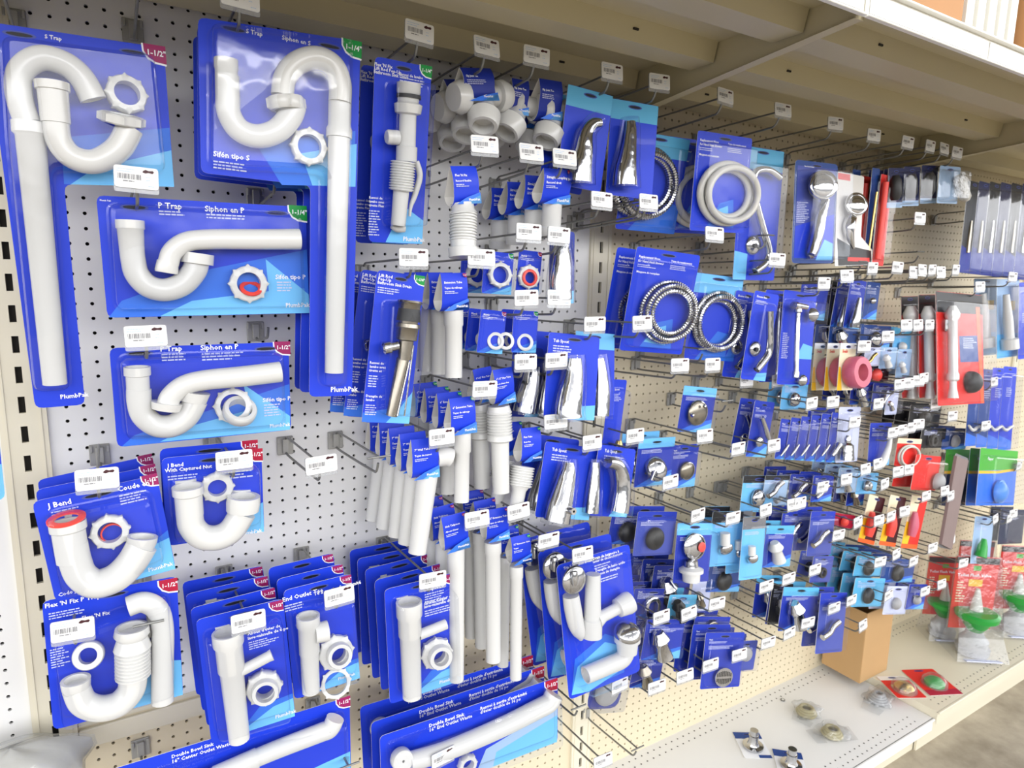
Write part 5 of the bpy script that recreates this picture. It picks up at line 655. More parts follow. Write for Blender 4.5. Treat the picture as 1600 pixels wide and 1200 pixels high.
('brass_fitting_pack','plumbing pack','slim blue pack with brass fitting right of the chrome spouts',(29.62,-7.06,1.75),(-0.018,0.116,-0.013),(((-1.02,-3.37),(1.02,-3.37),(1.02,3.37),(-1.02,3.37)), 'B', (('tx', 'Tub Spout', (-0.82,2.36),0.25, 'W'),('ln', (-0.82,2.02),1.43,5,0.15, 'q')),0.2),(('lathe', 'brass_fitting', 'brass', (0.28,-2.22,0.8),(0.44,-3.68,0.8),((0,0.24),(0.3,0.42),(0.7,0.42),(1,0.24)),(1,1)),('blister', 'blister_shell', ((-0.9,-2.96),(0.9,-2.96),(0.9,2.55),(-0.9,2.55)),1.2,0.3, 'clear_blister')),1,(0,1.4,0),0),
('shower_hose_pack','plumbing pack','light-headed blue pack with ribbed chrome hose behind the straight spout',(33.95,-5.97,23.08),(0.143,0.033,-0.122),(((-3.4,-4.33),(3.4,-4.33),(3.4,4.33),(-3.4,4.33)), 'B', (('sw', 't', ((-3.38,2.41),(3.38,2.41),(3.38,4.31),(-3.38,4.31))),('sw', 'M', ((-2.03,-4.31),(3.38,-4.31),(3.38,-1.72),(0.68,-1.29)))),0.3),(('coil', 'hose_coil', 'chrome', (-1.12,-0.12,0.4),3.29,3.04,0.32,3,0.26,0.1),('blister', 'blister_shell', ((-3.06,-3.9),(3.06,-3.9),(3.06,3.35),(-3.06,3.35)),1.4,0.3, 'clear_blister')),1,(-0.4,2.2,0),0),
('shower_hose_pack','plumbing pack','dark blue pack with smooth white hand shower hose coil',(39.89,-8.83,23.31),(0.039,-0.007,-0.042),(((-3.5,-4.4),(3.5,-4.4),(3.5,4.4),(-3.5,4.4)), 'B', (('sw', 'M', ((-1.39,-3.94),(2.09,-3.94),(1.74,-1.31),(0.0,-1.75))),('sw', 'L', ((-1.05,-3.51),(1.39,-3.68),(1.11,-1.93),(0.0,-2.28))),('tx', 'Replacement Hose', (-3.15,3.52),0.3, 'W'),('tx', 'for Hand Held Shower', (-3.15,3.17),0.3, 'W'),('ln', (-3.15,2.99),2.1,2,0.16, 'q'),('tx', 'Manguera de reemplazo', (-3.15,2.29),0.26, 'W'),('tx', 'Tuyau de remplacement', (0.35,3.52),0.24, 'W'),('ln', (0.35,3.26),2.45,3,0.15, 'q')),0.3),(('coil', 'hose_coil', 'ivory_plastic', (0.55,-0.89,0.4),3.49,2.68,0.32,3,0,0.1),('blister', 'blister_shell', ((-3.15,-3.96),(3.15,-3.96),(3.15,3.41),(-3.15,3.41)),1.4,0.3, 'clear_blister')),2,(-0.4,3.4,0),0),
('shower_hose_pack','plumbing pack','blue replacement hose pack with triple chrome coil',(33.23,-8.54,12.27),(0.088,0.089,-0.145),(((-3.51,-4.68),(3.51,-4.68),(3.51,4.68),(-3.51,4.68)), 'B', (('sw', 'M', ((-1.4,-4.19),(2.1,-4.19),(1.75,-1.4),(0.0,-1.86))),('sw', 'L', ((-1.05,-3.73),(1.4,-3.91),(1.12,-2.05),(0.0,-2.42))),('tx', 'Replacement Hose', (-3.16,3.75),0.3, 'W'),('tx', 'for Hand Held Shower', (-3.16,3.37),0.3, 'W'),('ln', (-3.16,3.18),2.11,2,0.16, 'q'),('tx', 'Manguera de reemplazo', (-3.16,2.43),0.26, 'W'),('tx', 'Tuyau de remplacement', (0.35,3.75),0.24, 'W'),('ln', (0.35,3.46),2.46,3,0.15, 'q')),0.3),(('coil', 'hose_coil', 'chrome', (0.86,-0.72,0.4),2.97,2.76,0.23,4,0.26,0.1),('blister', 'blister_shell', ((-3.16,-4.21),(3.16,-4.21),(3.16,3.62),(-3.16,3.62)),1.4,0.3, 'clear_blister')),2,(-0.2,2.6,0),0),
('shower_hose_pack','plumbing pack','light-headed blue pack with chrome hose coil right of the triple coil',(42.66,-6.63,10.55),(-0.016,0.081,-0.101),(((-3.32,-4.33),(3.32,-4.33),(3.32,4.33),(-3.32,4.33)), 'B', (('sw', 'L', ((-3.3,2.41),(3.3,2.41),(3.3,4.31),(-3.3,4.31))),('sw', 'M', ((-1.98,-4.31),(3.3,-4.31),(3.3,-1.72),(0.66,-1.29)))),0.3),(('coil', 'hose_coil', 'chrome', (0.06,-0.43,0.4),3.1,2.88,0.31,3,0.26,0.1),('blister', 'blister_shell', ((-2.99,-3.9),(2.99,-3.9),(2.99,3.35),(-2.99,3.35)),1.4,0.3, 'clear_blister')),1,(-0.4,2.2,0),0),
('shower_arm_pack','plumbing pack','tall light-headed pack with bent chrome shower arm and flange',(47.07,-7.54,20.96),(-0.006,0.003,-0.05),(((-3.03,-6.52),(3.03,-6.52),(3.03,6.52),(-3.03,6.52)), 'B', (('sw', 't', ((-3.01,4.41),(3.01,4.41),(3.01,6.49),(-3.01,6.49))),('sw', 'L', ((-3.01,-6.49),(-3.01,-3.63),(-1.2,-3.89),(-1.2,-6.49)))),0.3),(('pipe', 'shower_arm', 'chrome', ((1.73,3.74,0.8,0.37),(-0.01,4.33,0.8,0.36),(-1.78,3.92,0.8,0.36),(-1.76,2.09,0.8,0.36),(-0.34,-0.92,0.8,0.37),(0.97,-3.4,0.8,0.37),(0.74,-4.69,0.8,0.37),(-0.74,-5.63,0.8,0.37)),(0,1)),('dome', 'wall_flange', 'chrome', (-0.6,-2.99,0.1),1.0,0.5,(-0.1,0,1)),('nut', 'flange_hole', 'black_rubber', (-0.88,-3.08,0.6),0.24,0.06,0.2,(0,0,1),0),('blister', 'blister_shell', ((-2.66,-5.74),(2.66,-5.74),(2.66,4.93),(-2.66,4.93)),1.3,0.3, 'clear_blister')),1,(0,1.42,0),0),
('hand_shower_pack','plumbing pack','tall blue clamshell with chrome hand shower and long handle',(53.56,-9.42,21.46),(-0.042,-0.023,-0.034),(((-3.39,-5.15),(3.39,-5.15),(3.39,5.15),(-3.39,5.15)), 'e', (('sw', 'v', ((-3.03,-1.54),(3.03,0.0),(3.03,4.61),(-3.03,4.61))),('sw', 'B', ((-3.1,-4.61),(3.1,-4.61),(3.1,0.0),(-3.1,-1.43))),('sw', 'L', ((0.34,-4.82),(3.1,-4.82),(3.1,-3.07),(1.68,-2.66))),('tx', 'Hand Held Shower', (-2.03,4.53),0.2, 'W'),('ln', (-2.98,1.03),2.03,12,0.18, 'q')),0.5),(('pipe', 'shower_handle', 'chrome', ((0.53,1.29,0.8,0.43),(-0.09,-0.21,0.8,0.55),(-0.57,-2.16,0.8,0.62),(-1.08,-3.66,0.8,0.56),(-1.35,-4.32,0.8,0.49)),(0,0)),('dome', 'shower_face', 'grey_plastic', (0.13,2.77,0.2),1.42,1.9,(-0.2,0.1,1)),('nut', 'face_ring', 'chrome', (-0.73,2.57,1.2),1.44,1.02,0.5,(-0.5,0.15,1),0),('dome', 'spray_face', 'chrome', (-1.04,2.51,1.5),1.14,0.5,(-0.5,0.15,1)),('dome', 'mount_ring', 'chrome', (-0.79,-4.02,0.3),0.69,0.6,(0,0,1)),('blister', 'blister_shell', ((-3.18,-4.84),(3.18,-4.84),(3.18,4.16),(-3.18,4.16)),2.2,0.3, 'clear_blister')),1,(0,2.32,0),0),
('hand_shower_pack','plumbing pack','white and black boxed pack with chrome shower head, red label strip',(61.73,-8.6,21.3),(-0.124,-0.042,0.075),(((-3.0,5.12),(2.77,4.91),(1.5,-1.85),(4.01,-3.37),(3.73,-5.05),(-4.38,-5.05)), 'w', (('sw', 'k', ((-3.67,-2.02),(-0.69,-2.92),(3.67,-3.44),(3.67,-5.0),(-3.67,-5.0))),('sw', 'r', ((-2.88,4.99),(-0.32,4.94),(-0.38,4.24),(-2.93,4.31))),('sw', 'r', ((-1.62,-4.11),(3.2,-4.24),(3.16,-4.68),(-1.65,-4.54)))),0.2),(('pipe', 'shower_handle', 'chrome', ((-1.61,0.11,0.6,0.58),(-2.24,-0.93,0.6,0.64),(-2.05,-1.97,0.6,0.45),(-1.33,-3.22,0.6,0.13)),(0,0)),('dome', 'shower_head', 'grey_plastic', (-0.84,1.42,0.4),1.23,1.0,(0.2,0.1,1)),('nut', 'face_ring', 'chrome', (-1.46,1.42,1.0),1.26,0.96,0.4,(-0.5,0.1,1),0),('dome', 'spray_face', 'chrome', (-1.59,1.38,1.2),1.08,0.4,(-0.5,0.1,1))),1,(0,1.4,0),0),
('bath_drain_pack','plumbing pack','tall blue bath drain pack with chrome overflow plate and white tee',(26.27,-10.31,-16.42),(-0.109,-0.079,-0.076),(((-3.98,-6.25),(3.98,-6.25),(3.98,6.25),(-3.98,6.25)), 'B', (('sw', 'M', ((-3.68,-5.88),(-3.0,-2.72),(0.41,-1.4),(2.45,-2.67),(2.14,-5.72))),('sw', 'L', ((-3.68,-5.88),(-2.81,-3.51),(0.33,-2.17),(1.9,-3.0),(1.43,-5.47),(-1.86,-6.18))),('tx', 'Trip Lever Bath Drain', (-3.3,5.71),0.34, 'W'),('tx', 'Drain de baignoire à', (-0.18,5.77),0.35, 'W'),('tx', 'levier de déclenchement', (-0.21,5.48),0.33, 'W'),('ln', (-0.1,5.21),2.21,2,0.23, 'q'),('tx', 'Desagüe de baño estilo', (-0.02,4.59),0.35, 'W'),('tx', 'palanca de desagüe', (-0.06,4.23),0.35, 'W'),('ln', (0.46,3.85),2.37,2,0.23, 'q')),0.5),(('pipe', 'overflow_pipe', 'white_plastic', ((-3.23,3.61,0.8,0.73),(-3.16,2.42,0.8,0.78),(-2.99,0.9,0.8,0.73),(-2.69,-0.09,0.8,0.56),(-2.62,-0.7,0.8,0.17)),(0,0)),('lathe', 'drain_tee', 'white_plastic', (-0.87,4.95,1.0),(-1.6,-0.65,1.0),((0,0.66),(0.7,0.78),(0.72,0.9),(1,0.9)),(1,1)),('lathe', 'tee_branch', 'white_plastic', (-1.03,0.82,1.1),(2.76,1.37,1.1),((0,0.84),(0.2,0.54),(0.6,0.54),(0.62,0.84),(0.9,1.02),(1,0.96)),(1,1)),('dome', 'overflow_plate', 'chrome', (-3.0,5.08,1.2),1.27,0.5,(0.1,0,1)),('lathe', 'trip_lever', 'chrome', (-3.26,6.12,1.9),(-3.4,4.9,1.9),((0,0.25),(0.5,0.35),(1,0.2)),(1,1)),('dome', 'drain_stopper', 'chrome', (1.9,-1.31,1.4),1.26,0.9,(0,1,0.4)),('lathe', 'drain_shoe', 'white_plastic', (2.02,-1.67,1.2),(1.86,-3.22,1.2),((0,1.2),(0.3,1.2),(0.35,1.02),(1,0.9)),(1,1)),('pipe', 'drain_elbow', 'white_plastic', ((2.03,-3.05,1.0,0.78),(1.38,-3.76,1.0,0.78),(-0.2,-3.84,1.0,0.77),(-2.62,-3.91,1.0,0.76)),(0,1)),('blister', 'blister_shell', ((-3.8,5.97),(3.66,5.56),(3.64,-5.6),(-3.15,-5.34)),2.6,0.3, 'clear_blister')),3,(-0.2,2.72,0.2),1),
('plumbing_part_pack','plumbing pack','light-headed blue card with round dark chrome disc, alone on cream board',(41.12,-6.6,1.17),(-0.001,0.135,-0.007),(((-2.43,-2.37),(2.43,-2.37),(2.43,2.37),(-2.43,2.37)), 'f', (('sw', 'M', ((-2.42,-2.35),(2.42,-2.35),(2.42,-0.94),(-0.48,-1.6))),('sw', 'L', ((-0.97,-2.35),(2.42,-2.35),(2.42,-1.32),(0.97,-1.79))),('sw', 'L', ((-2.42,1.41),(2.42,1.41),(2.42,2.35),(-2.42,2.35))),('ln', (-1.94,1.23),3.4,3,0.13, 'q')),0.2),(('blister', 'blister_shell', ((-2.18,-2.13),(2.18,-2.13),(2.18,1.83),(-2.18,1.83)),0.9,0.3, 'clear_blister'),('dome', 'drain_disc', 'nickel', (-0.27,-0.3,0.3),1.34,0.5,(0,0,1)),('nut', 'disc_rim', 'chrome', (-0.16,-0.31,0.2),1.26,1.14,0.35,(0,0,1),0),('lathe', 'screw', 'chrome', (-1.81,-0.54,1.1),(-1.66,-0.4,1.1),((0,0.18),(1,0.18)),(1,1)),('lathe', 'screw', 'chrome', (-0.28,0.45,1.1),(-0.13,0.59,1.1),((0,0.18),(1,0.18)),(1,1))),1,(0,1.6,0),0),
('plumbing_part_pack','plumbing pack','light-headed blue card with chrome tub stopper, left of the twin pair',(34.84,-7.37,-3.36),(0.013,0.062,-0.007),(((-2.42,-2.42),(2.42,-2.42),(2.42,2.42),(-2.42,2.42)), 'f', (('sw', 'M', ((-2.4,-2.41),(2.4,-2.41),(2.4,-0.96),(-0.48,-1.64))),('sw', 'L', ((-0.96,-2.41),(2.4,-2.41),(2.4,-1.35),(0.96,-1.83))),('sw', 'L', ((-2.4,1.44),(2.4,1.44),(2.4,2.41),(-2.4,2.41))),('ln', (-1.93,1.26),3.38,3,0.13, 'q')),0.2),(('blister', 'blister_shell', ((-2.17,-2.18),(2.17,-2.18),(2.17,1.87),(-2.17,1.87)),1.4,0.3, 'clear_blister'),('dome', 'drain_disc', 'chrome', (-0.11,-0.6,0.3),1.3,0.8,(0,0.5,1)),('lathe', 'stopper_post', 'chrome', (-1.37,-0.33,1.6),(-1.73,-1.25,1.6),((0,0.18),(1,0.18)),(1,1))),2,(-0.3,2,0.2),0),
('plumbing_part_pack','plumbing pack','blue card with chrome overflow disc, right of the twin pair',(39.56,-6.58,-4.67),(0.009,0.067,0.0),(((-2.06,-2.3),(2.06,-2.3),(2.06,2.3),(-2.06,2.3)), 'f', (('sw', 'M', ((-2.05,-2.29),(2.05,-2.29),(2.05,-0.92),(-0.41,-1.56))),('sw', 'L', ((-0.82,-2.29),(2.05,-2.29),(2.05,-1.28),(0.82,-1.74))),('tx', 'Plumb', (-1.65,1.66),0.22, 'W'),('ln', (-1.65,1.57),2.47,2,0.12, 'q'),('ln', (-1.65,1.2),2.88,3,0.13, 'q')),0.2),(('blister', 'blister_shell', ((-1.85,-2.07),(1.85,-2.07),(1.85,1.78),(-1.85,1.78)),0.9,0.3, 'clear_blister'),('dome', 'drain_disc', 'nickel', (0.26,-0.39,0.3),0.97,0.5,(0,0,1)),('nut', 'disc_rim', 'chrome', (0.37,-0.42,0.2),0.96,0.84,0.35,(0,0,1),0)),1,(0,1.6,0),0),
('plumbing_part_pack','plumbing pack','slim blue card with angled chrome lever above small blue cards',(50.26,-7.43,-1.71),(-0.011,0.155,-0.007),(((-1.68,-3.11),(1.68,-3.11),(1.68,3.11),(-1.68,3.11)), 'f', (('sw', 'M', ((-1.68,-3.1),(1.68,-3.1),(1.68,-1.24),(-0.34,-2.11))),('sw', 'L', ((-0.67,-3.1),(1.68,-3.1),(1.68,-1.74),(0.67,-2.36))),('tx', 'Plumb', (-1.35,2.24),0.22, 'W'),('ln', (-1.35,2.12),2.02,2,0.12, 'q'),('ln', (-1.35,1.62),2.36,3,0.13, 'q')),0.2),(('blister', 'blister_shell', ((-1.52,-2.8),(1.52,-2.8),(1.52,2.41),(-1.52,2.41)),1.0,0.3, 'clear_blister'),('pipe', 'lever_arm', 'chrome', ((-1.03,1.4,0.7,0.26),(-0.09,0.32,0.7,0.27),(0.94,-1.06,0.7,0.27)),(0,0)),('dome', 'drain_disc', 'chrome', (-0.21,-1.33,0.3),0.6,0.4,(0,0,1))),2,(-0.3,1.8,0),0),
('shower_arm_pack','plumbing pack','slim blue pack with straight shower arm and round flange, front one',(46.93,-9.03,8.73),(-0.012,0.138,-0.036),(((-1.87,-4.51),(1.87,-4.51),(1.87,4.51),(-1.87,4.51)), 'B', (('tx', 'Shower Arm', (-1.5,3.88),0.3, 'W'),('ln', (-1.5,3.61),1.87,3,0.16, 'q'),('sw', 'L', ((0.0,-4.49),(1.86,-4.49),(1.86,-3.59),(0.37,-3.77)))),0.3),(('pipe', 'shower_arm', 'chrome', ((-0.24,2.66,0.9,0.37),(0.21,0.83,0.9,0.37),(0.61,-0.77,0.9,0.37),(0.49,-1.84,0.9,0.37),(-0.78,-3.4,0.9,0.37)),(0,1)),('dome', 'wall_flange', 'chrome', (-0.62,-1.3,0.1),0.81,0.5,(0,0,1)),('nut', 'flange_hole', 'black_rubber', (-1.01,-1.36,0.6),0.24,0.06,0.2,(0,0,1),0),('blister', 'blister_shell', ((-1.65,-3.97),(1.65,-3.97),(1.65,3.42),(-1.65,3.42)),1.3,0.3, 'clear_blister')),2,(-0.4,2.0,0),0),
('slide_bar_pack','plumbing pack','tall blue pack with chrome slide bar right of shower arm',(53.13,-8.93,8.34),(-0.065,0.08,0.017),(((-2.88,-4.99),(2.88,-4.99),(2.88,4.99),(-2.88,4.99)), 'B', (('sw', 'L', ((0.0,-2.19),(2.86,-2.19),(2.86,-0.79),(1.15,-0.5))),('ln', (-2.53,0.5),1.15,14,0.2, 'q')),0.3),(('lathe', 'slide_bar', 'chrome', (-1.55,3.37,0.9),(-0.99,-4.18,0.9),((0,0.3),(0.08,0.42),(0.1,0.27),(0.9,0.27),(0.92,0.36),(1,0.36)),(1,1)),('dome', 'shower_head', 'chrome', (1.25,2.61,0.6),0.77,0.8,(0.3,0,1)),('dome', 'bar_foot', 'chrome', (0.8,-4.47,0.4),0.65,0.6,(0,0,1)),('lathe', 'head_joint', 'chrome', (-2.46,3.37,1),(-0.25,3.33,1),((0,0.42),(1,0.3)),(1,1)),('blister', 'blister_shell', ((-2.71,-4.69),(2.71,-4.69),(2.71,4.04),(-2.71,4.04)),1.8,0.3, 'clear_blister')),2,(-0.3,2.0,0),0),
('plumbing_part_pack','plumbing pack','blue card with small shower head, behind the slide bar pack',(59.67,-5.99,12.1),(0.003,0.076,0.004),(((-2.57,-2.03),(2.57,-2.03),(2.57,2.03),(-2.57,2.03)), 'f', (('sw', 'M', ((-2.56,-2.02),(2.56,-2.02),(2.56,-0.81),(-0.51,-1.37))),('sw', 'L', ((-1.02,-2.02),(2.56,-2.02),(2.56,-1.13),(1.02,-1.54))),('tx', 'Plumb', (-2.05,1.46),0.22, 'W'),('ln', (-2.05,1.38),3.08,2,0.12, 'q'),('ln', (-2.05,1.06),3.6,3,0.13, 'q')),0.2),(('blister', 'blister_shell', ((-2.31,-1.83),(2.31,-1.83),(2.31,1.57),(-2.31,1.57)),1.0,0.3, 'clear_blister'),('dome', 'shower_head', 'chrome', (-0.65,-0.35,0.3),0.62,0.6,(0,0,1))),1,(0,1.6,0),0),
('plumbing_part_pack','plumbing pack','black backed hanging pack with small fittings under empty hooks',(65.38,-5.48,11.82),(0.009,0.034,-0.0),(((-1.75,-2.58),(1.75,-2.58),(1.75,2.58),(-1.75,2.58)), 'k', (('tx', 'Plumb', (-1.4,1.86),0.22, 'W'),('ln', (-1.4,1.75),2.1,2,0.12, 'q'),('ln', (-1.4,1.34),2.45,3,0.13, 'q')),0.2),(('blister', 'blister_shell', ((-1.58,-2.32),(1.58,-2.32),(1.58,2.0),(-1.58,2.0)),1.0,0.3, 'clear_blister'),('dome', 'fitting', 'grey_plastic', (-0.59,-0.41,0.3),0.5,0.5,(0,0,1))),2,(0,1.6,0),0),
('plumbing_part_pack','plumbing pack','narrow blue card with long chrome spout, right of slide bar',(64.41,-8.16,11.88),(0.013,0.087,-0.002),(((-1.62,-2.8),(1.62,-2.8),(1.62,2.8),(-1.62,2.8)), 'f', (('sw', 'M', ((-1.61,-2.78),(1.61,-2.78),(1.61,-1.11),(-0.32,-1.89))),('sw', 'L', ((-0.64,-2.78),(1.61,-2.78),(1.61,-1.56),(0.64,-2.12))),('tx', 'Plumb', (-1.29,2.01),0.22, 'W'),('ln', (-1.29,1.9),1.94,2,0.12, 'q'),('ln', (-1.29,1.45),2.27,3,0.13, 'q')),0.2),(('blister', 'blister_shell', ((-1.46,-2.52),(1.46,-2.52),(1.46,2.17),(-1.46,2.17)),1.0,0.3, 'clear_blister'),('pipe', 'chrome_spout', 'chrome', ((-0.44,0.79,0.7,0.2),(-0.5,-0.32,0.7,0.41),(-0.59,-1.8,0.7,0.61),(-0.58,-2.69,0.7,0.61)),(0,0))),2,(0,1.6,0),0),
('plumbing_part_pack','plumbing pack','glittering clear pack with blue card beside the chrome spout',(68.83,-7.49,12.25),(0.003,0.058,-0.001),(((-1.46,-2.23),(1.46,-2.23),(1.46,2.23),(-1.46,2.23)), 'e', (('sw', 'M', ((-1.46,-2.22),(1.46,-2.22),(1.46,-0.89),(-0.29,-1.51))),('sw', 'L', ((-0.58,-2.22),(1.46,-2.22),(1.46,-1.24),(0.58,-1.69))),('tx', 'Plumb', (-1.17,1.61),0.22, 'W'),('ln', (-1.17,1.52),1.76,2,0.12, 'q'),('ln', (-1.17,1.16),2.05,3,0.13, 'q')),0.2),(('blister', 'blister_shell', ((-1.32,-2.01),(1.32,-2.01),(1.32,1.73),(-1.32,1.73)),1.0,0.3, 'clear_blister'),('dome', 'fitting', 'chrome', (-0.6,-0.01,0.4),0.42,0.5,(0,0,1))),2,(0,1.6,0),0),
('red_tube_pack','plumbing pack','narrow red clear-fronted pack beside black bottle bags',(67.45,-8.56,21.54),(-0.031,0.052,0.008),(((-1.19,-5.14),(1.19,-5.14),(1.19,5.14),(-1.19,5.14)), 'r', (),0.2),(('lathe', 'red_tube', 'red_rubber', (-0.96,4.15,0.5),(-0.99,-4.5,0.5),((0,0.35),(1,0.35)),(1,1)),('blister', 'blister_shell', ((-1.04,-4.52),(1.04,-4.52),(1.04,3.89),(-1.04,3.89)),1.0,0.3, 'clear_blister')),2,(-0.6,2,0),0),
('supply_tube_pack','plumbing pack','narrow blue and yellow pack left of the red tube packs',(66.09,-8.07,22.29),(-0.015,0.005,0.001),(((-0.78,-5.06),(0.78,-5.06),(0.78,5.06),(-0.78,5.06)), 'e', (),0.2),(('lathe', 'supply_tube', 'brass', (-0.29,2.35,0.5),(-0.8,-4.48,0.5),((0,0.14),(1,0.14)),(1,1)),('blister', 'blister_shell', ((-0.69,-4.45),(0.69,-4.45),(0.69,3.83),(-0.69,3.83)),0.8,0.3, 'clear_blister')),2,(-0.6,2,0),0),
('dark_part_bag','bagged part','leftmost clear bag with black rubber part under the far shelf',(69.45,-8.53,25.38),(-0.012,-0.079,-0.001),(((-1.6,-2.25),(1.6,-2.25),(1.6,2.25),(-1.6,2.25)), 'n', (('sw', 's', ((-1.59,-2.24),(1.59,-2.24),(1.59,-1.61),(-1.59,-1.61))),),0.2),(('lathe', 'rubber_part', 'black_rubber', (-1.57,1.3,0.9),(-1.54,-1.46,0.9),((0,0.35),(0.2,0.63),(0.8,0.7),(1,0.42)),(1,1)),('blister', 'blister_shell', ((-1.41,-1.98),(1.41,-1.98),(1.41,1.71),(-1.41,1.71)),1.8,0.3, 'clear_blister')),2,(0,2.4,0),0),
('dark_part_bag','bagged part','middle clear bag with black rubber part under the far shelf',(72.8,-8.53,25.83),(-0.014,-0.08,-0.001),(((-1.81,-2.26),(1.81,-2.26),(1.81,2.26),(-1.81,2.26)), 'n', (('sw', 's', ((-1.8,-2.25),(1.8,-2.25),(1.8,-1.62),(-1.8,-1.62))),),0.2),(('lathe', 'rubber_part', 'black_rubber', (-1.64,1.29,0.9),(-1.61,-1.45,0.9),((0,0.35),(0.2,0.63),(0.8,0.7),(1,0.42)),(1,1)),('blister', 'blister_shell', ((-1.59,-1.99),(1.59,-1.99),(1.59,1.71),(-1.59,1.71)),1.8,0.3, 'clear_blister')),2,(0,2.4,0),0),
('dark_part_bag','bagged part','rightmost clear bag with black rubber part under the far shelf',(76.71,-8.53,26.39),(-0.015,-0.081,-0.001),(((-1.9,-2.24),(1.9,-2.24),(1.9,2.24),(-1.9,2.24)), 'n', (('sw', 's', ((-1.89,-2.23),(1.89,-2.23),(1.89,-1.61),(-1.89,-1.61))),),0.2),(('lathe', 'rubber_part', 'black_rubber', (-1.72,1.25,0.9),(-1.69,-1.41,0.9),((0,0.35),(0.2,0.63),(0.8,0.7),(1,0.42)),(1,1)),('blister', 'blister_shell', ((-1.67,-1.97),(1.67,-1.97),(1.67,1.7),(-1.67,1.7)),1.8,0.3, 'clear_blister')),2,(0,2.4,0),0),
('clear_part_bag','bagged part','clear bag with cream round plug at the far shelf end',(79.35,-9.49,26.46),(0.004,-0.051,0.003),(((-2.45,-2.2),(2.45,-2.2),(2.45,2.2),(-2.45,2.2)), 's', (),0.2),(('lathe', 'plug_body', 'ivory_plastic', (0.74,0.95,0.7),(3.2,-1.72,0.7),((0,0.42),(0.1,0.63),(0.9,0.63),(1,0.42)),(1,1)),('blister', 'blister_shell', ((-2.15,-1.94),(2.15,-1.94),(2.15,1.66),(-2.15,1.66)),1.6,0.3, 'clear_bag')),1,(0,1.72,0),0),
('faucet_clamshell','plumbing pack','first tall dark clamshell from the left, upper right edge',(87.4,-8.81,21.77),(-0.036,0.038,0.0),(((-1.79,-5.89),(1.79,-5.89),(1.79,5.89),(-1.79,5.89)), 'k', (('sw', 'b', ((-1.79,-5.86),(1.79,-5.86),(1.79,-3.28),(-1.79,-2.34))),),0.3),(('pipe', 'faucet_part', 'nickel', ((-1.54,0.69,0.8,0.14),(-1.59,-1.34,0.8,0.21),(-1.63,-3.38,0.8,0.22)),(0,0)),('blister', 'blister_shell', ((-1.72,-5.66),(1.72,-5.66),(1.72,4.86),(-1.72,4.86)),1.3,0.3, 'clear_blister')),1,(0,1.42,0),0),
('faucet_clamshell','plumbing pack','second tall dark clamshell from the left, upper right edge',(90.28,-8.83,21.79),(-0.038,0.037,-0.0),(((-1.85,-6.03),(1.85,-6.03),(1.85,6.03),(-1.85,6.03)), 'n', (('sw', 'b', ((-1.85,-6.0),(1.85,-6.0),(1.85,-3.36),(-1.85,-2.4))),),0.3),(('pipe', 'faucet_part', 'nickel', ((-1.62,0.82,0.8,0.14),(-1.66,-1.24,0.8,0.22),(-1.71,-3.32,0.8,0.22)),(0,0)),('blister', 'blister_shell', ((-1.78,-5.79),(1.78,-5.79),(1.78,4.98),(-1.78,4.98)),1.3,0.3, 'clear_blister')),1,(0,1.42,0),0),
('faucet_clamshell','plumbing pack','third tall dark clamshell from the left, upper right edge',(93.27,-8.85,21.82),(-0.04,0.036,-0.0),(((-1.92,-6.18),(1.92,-6.18),(1.92,6.18),(-1.92,6.18)), 'k', (('sw', 'b', ((-1.91,-6.15),(1.91,-6.15),(1.91,-3.45),(-1.91,-2.46))),),0.3),(('pipe', 'faucet_part', 'chrome', ((-1.69,0.96,0.8,0.15),(-1.74,-1.14,0.8,0.22),(-1.8,-3.25,0.8,0.22)),(0,0)),('blister', 'blister_shell', ((-1.84,-5.94),(1.84,-5.94),(1.84,5.1),(-1.84,5.1)),1.3,0.3, 'clear_blister')),1,(0,1.42,0),0),
('faucet_clamshell','plumbing pack','fourth tall dark clamshell from the left, upper right edge',(96.36,-8.87,21.84),(-0.042,0.036,-0.001),(((-1.98,-6.34),(1.98,-6.34),(1.98,6.34),(-1.98,6.34)), 'n', (('sw', 'b', ((-1.97,-6.3),(1.97,-6.3),(1.97,-3.53),(-1.97,-2.52))),),0.3),(('pipe', 'faucet_part', 'nickel', ((-1.77,1.1,0.8,0.15),(-1.83,-1.03,0.8,0.22),(-1.88,-3.18,0.8,0.22)),(0,0)),('blister', 'blister_shell', ((-1.9,-6.08),(1.9,-6.08),(1.9,5.23),(-1.9,5.23)),1.3,0.3, 'clear_blister')),1,(0,1.42,0),0),
('faucet_clamshell','plumbing pack','fifth tall dark clamshell from the left, upper right edge',(99.56,-8.89,21.87),(-0.044,0.035,-0.001),(((-2.05,-6.49),(2.05,-6.49),(2.05,6.49),(-2.05,6.49)), 'k', (('sw', 'b', ((-2.04,-6.46),(2.04,-6.46),(2.04,-3.62),(-2.04,-2.58))),),0.3),(('pipe', 'faucet_part', 'nickel', ((-1.85,1.25,0.8,0.15),(-1.91,-0.92,0.8,0.22),(-1.97,-3.11,0.8,0.23)),(0,0)),('blister', 'blister_shell', ((-1.97,-6.24),(1.97,-6.24),(1.97,5.36),(-1.97,5.36)),1.3,0.3, 'clear_blister')),1,(0,1.42,0),0),
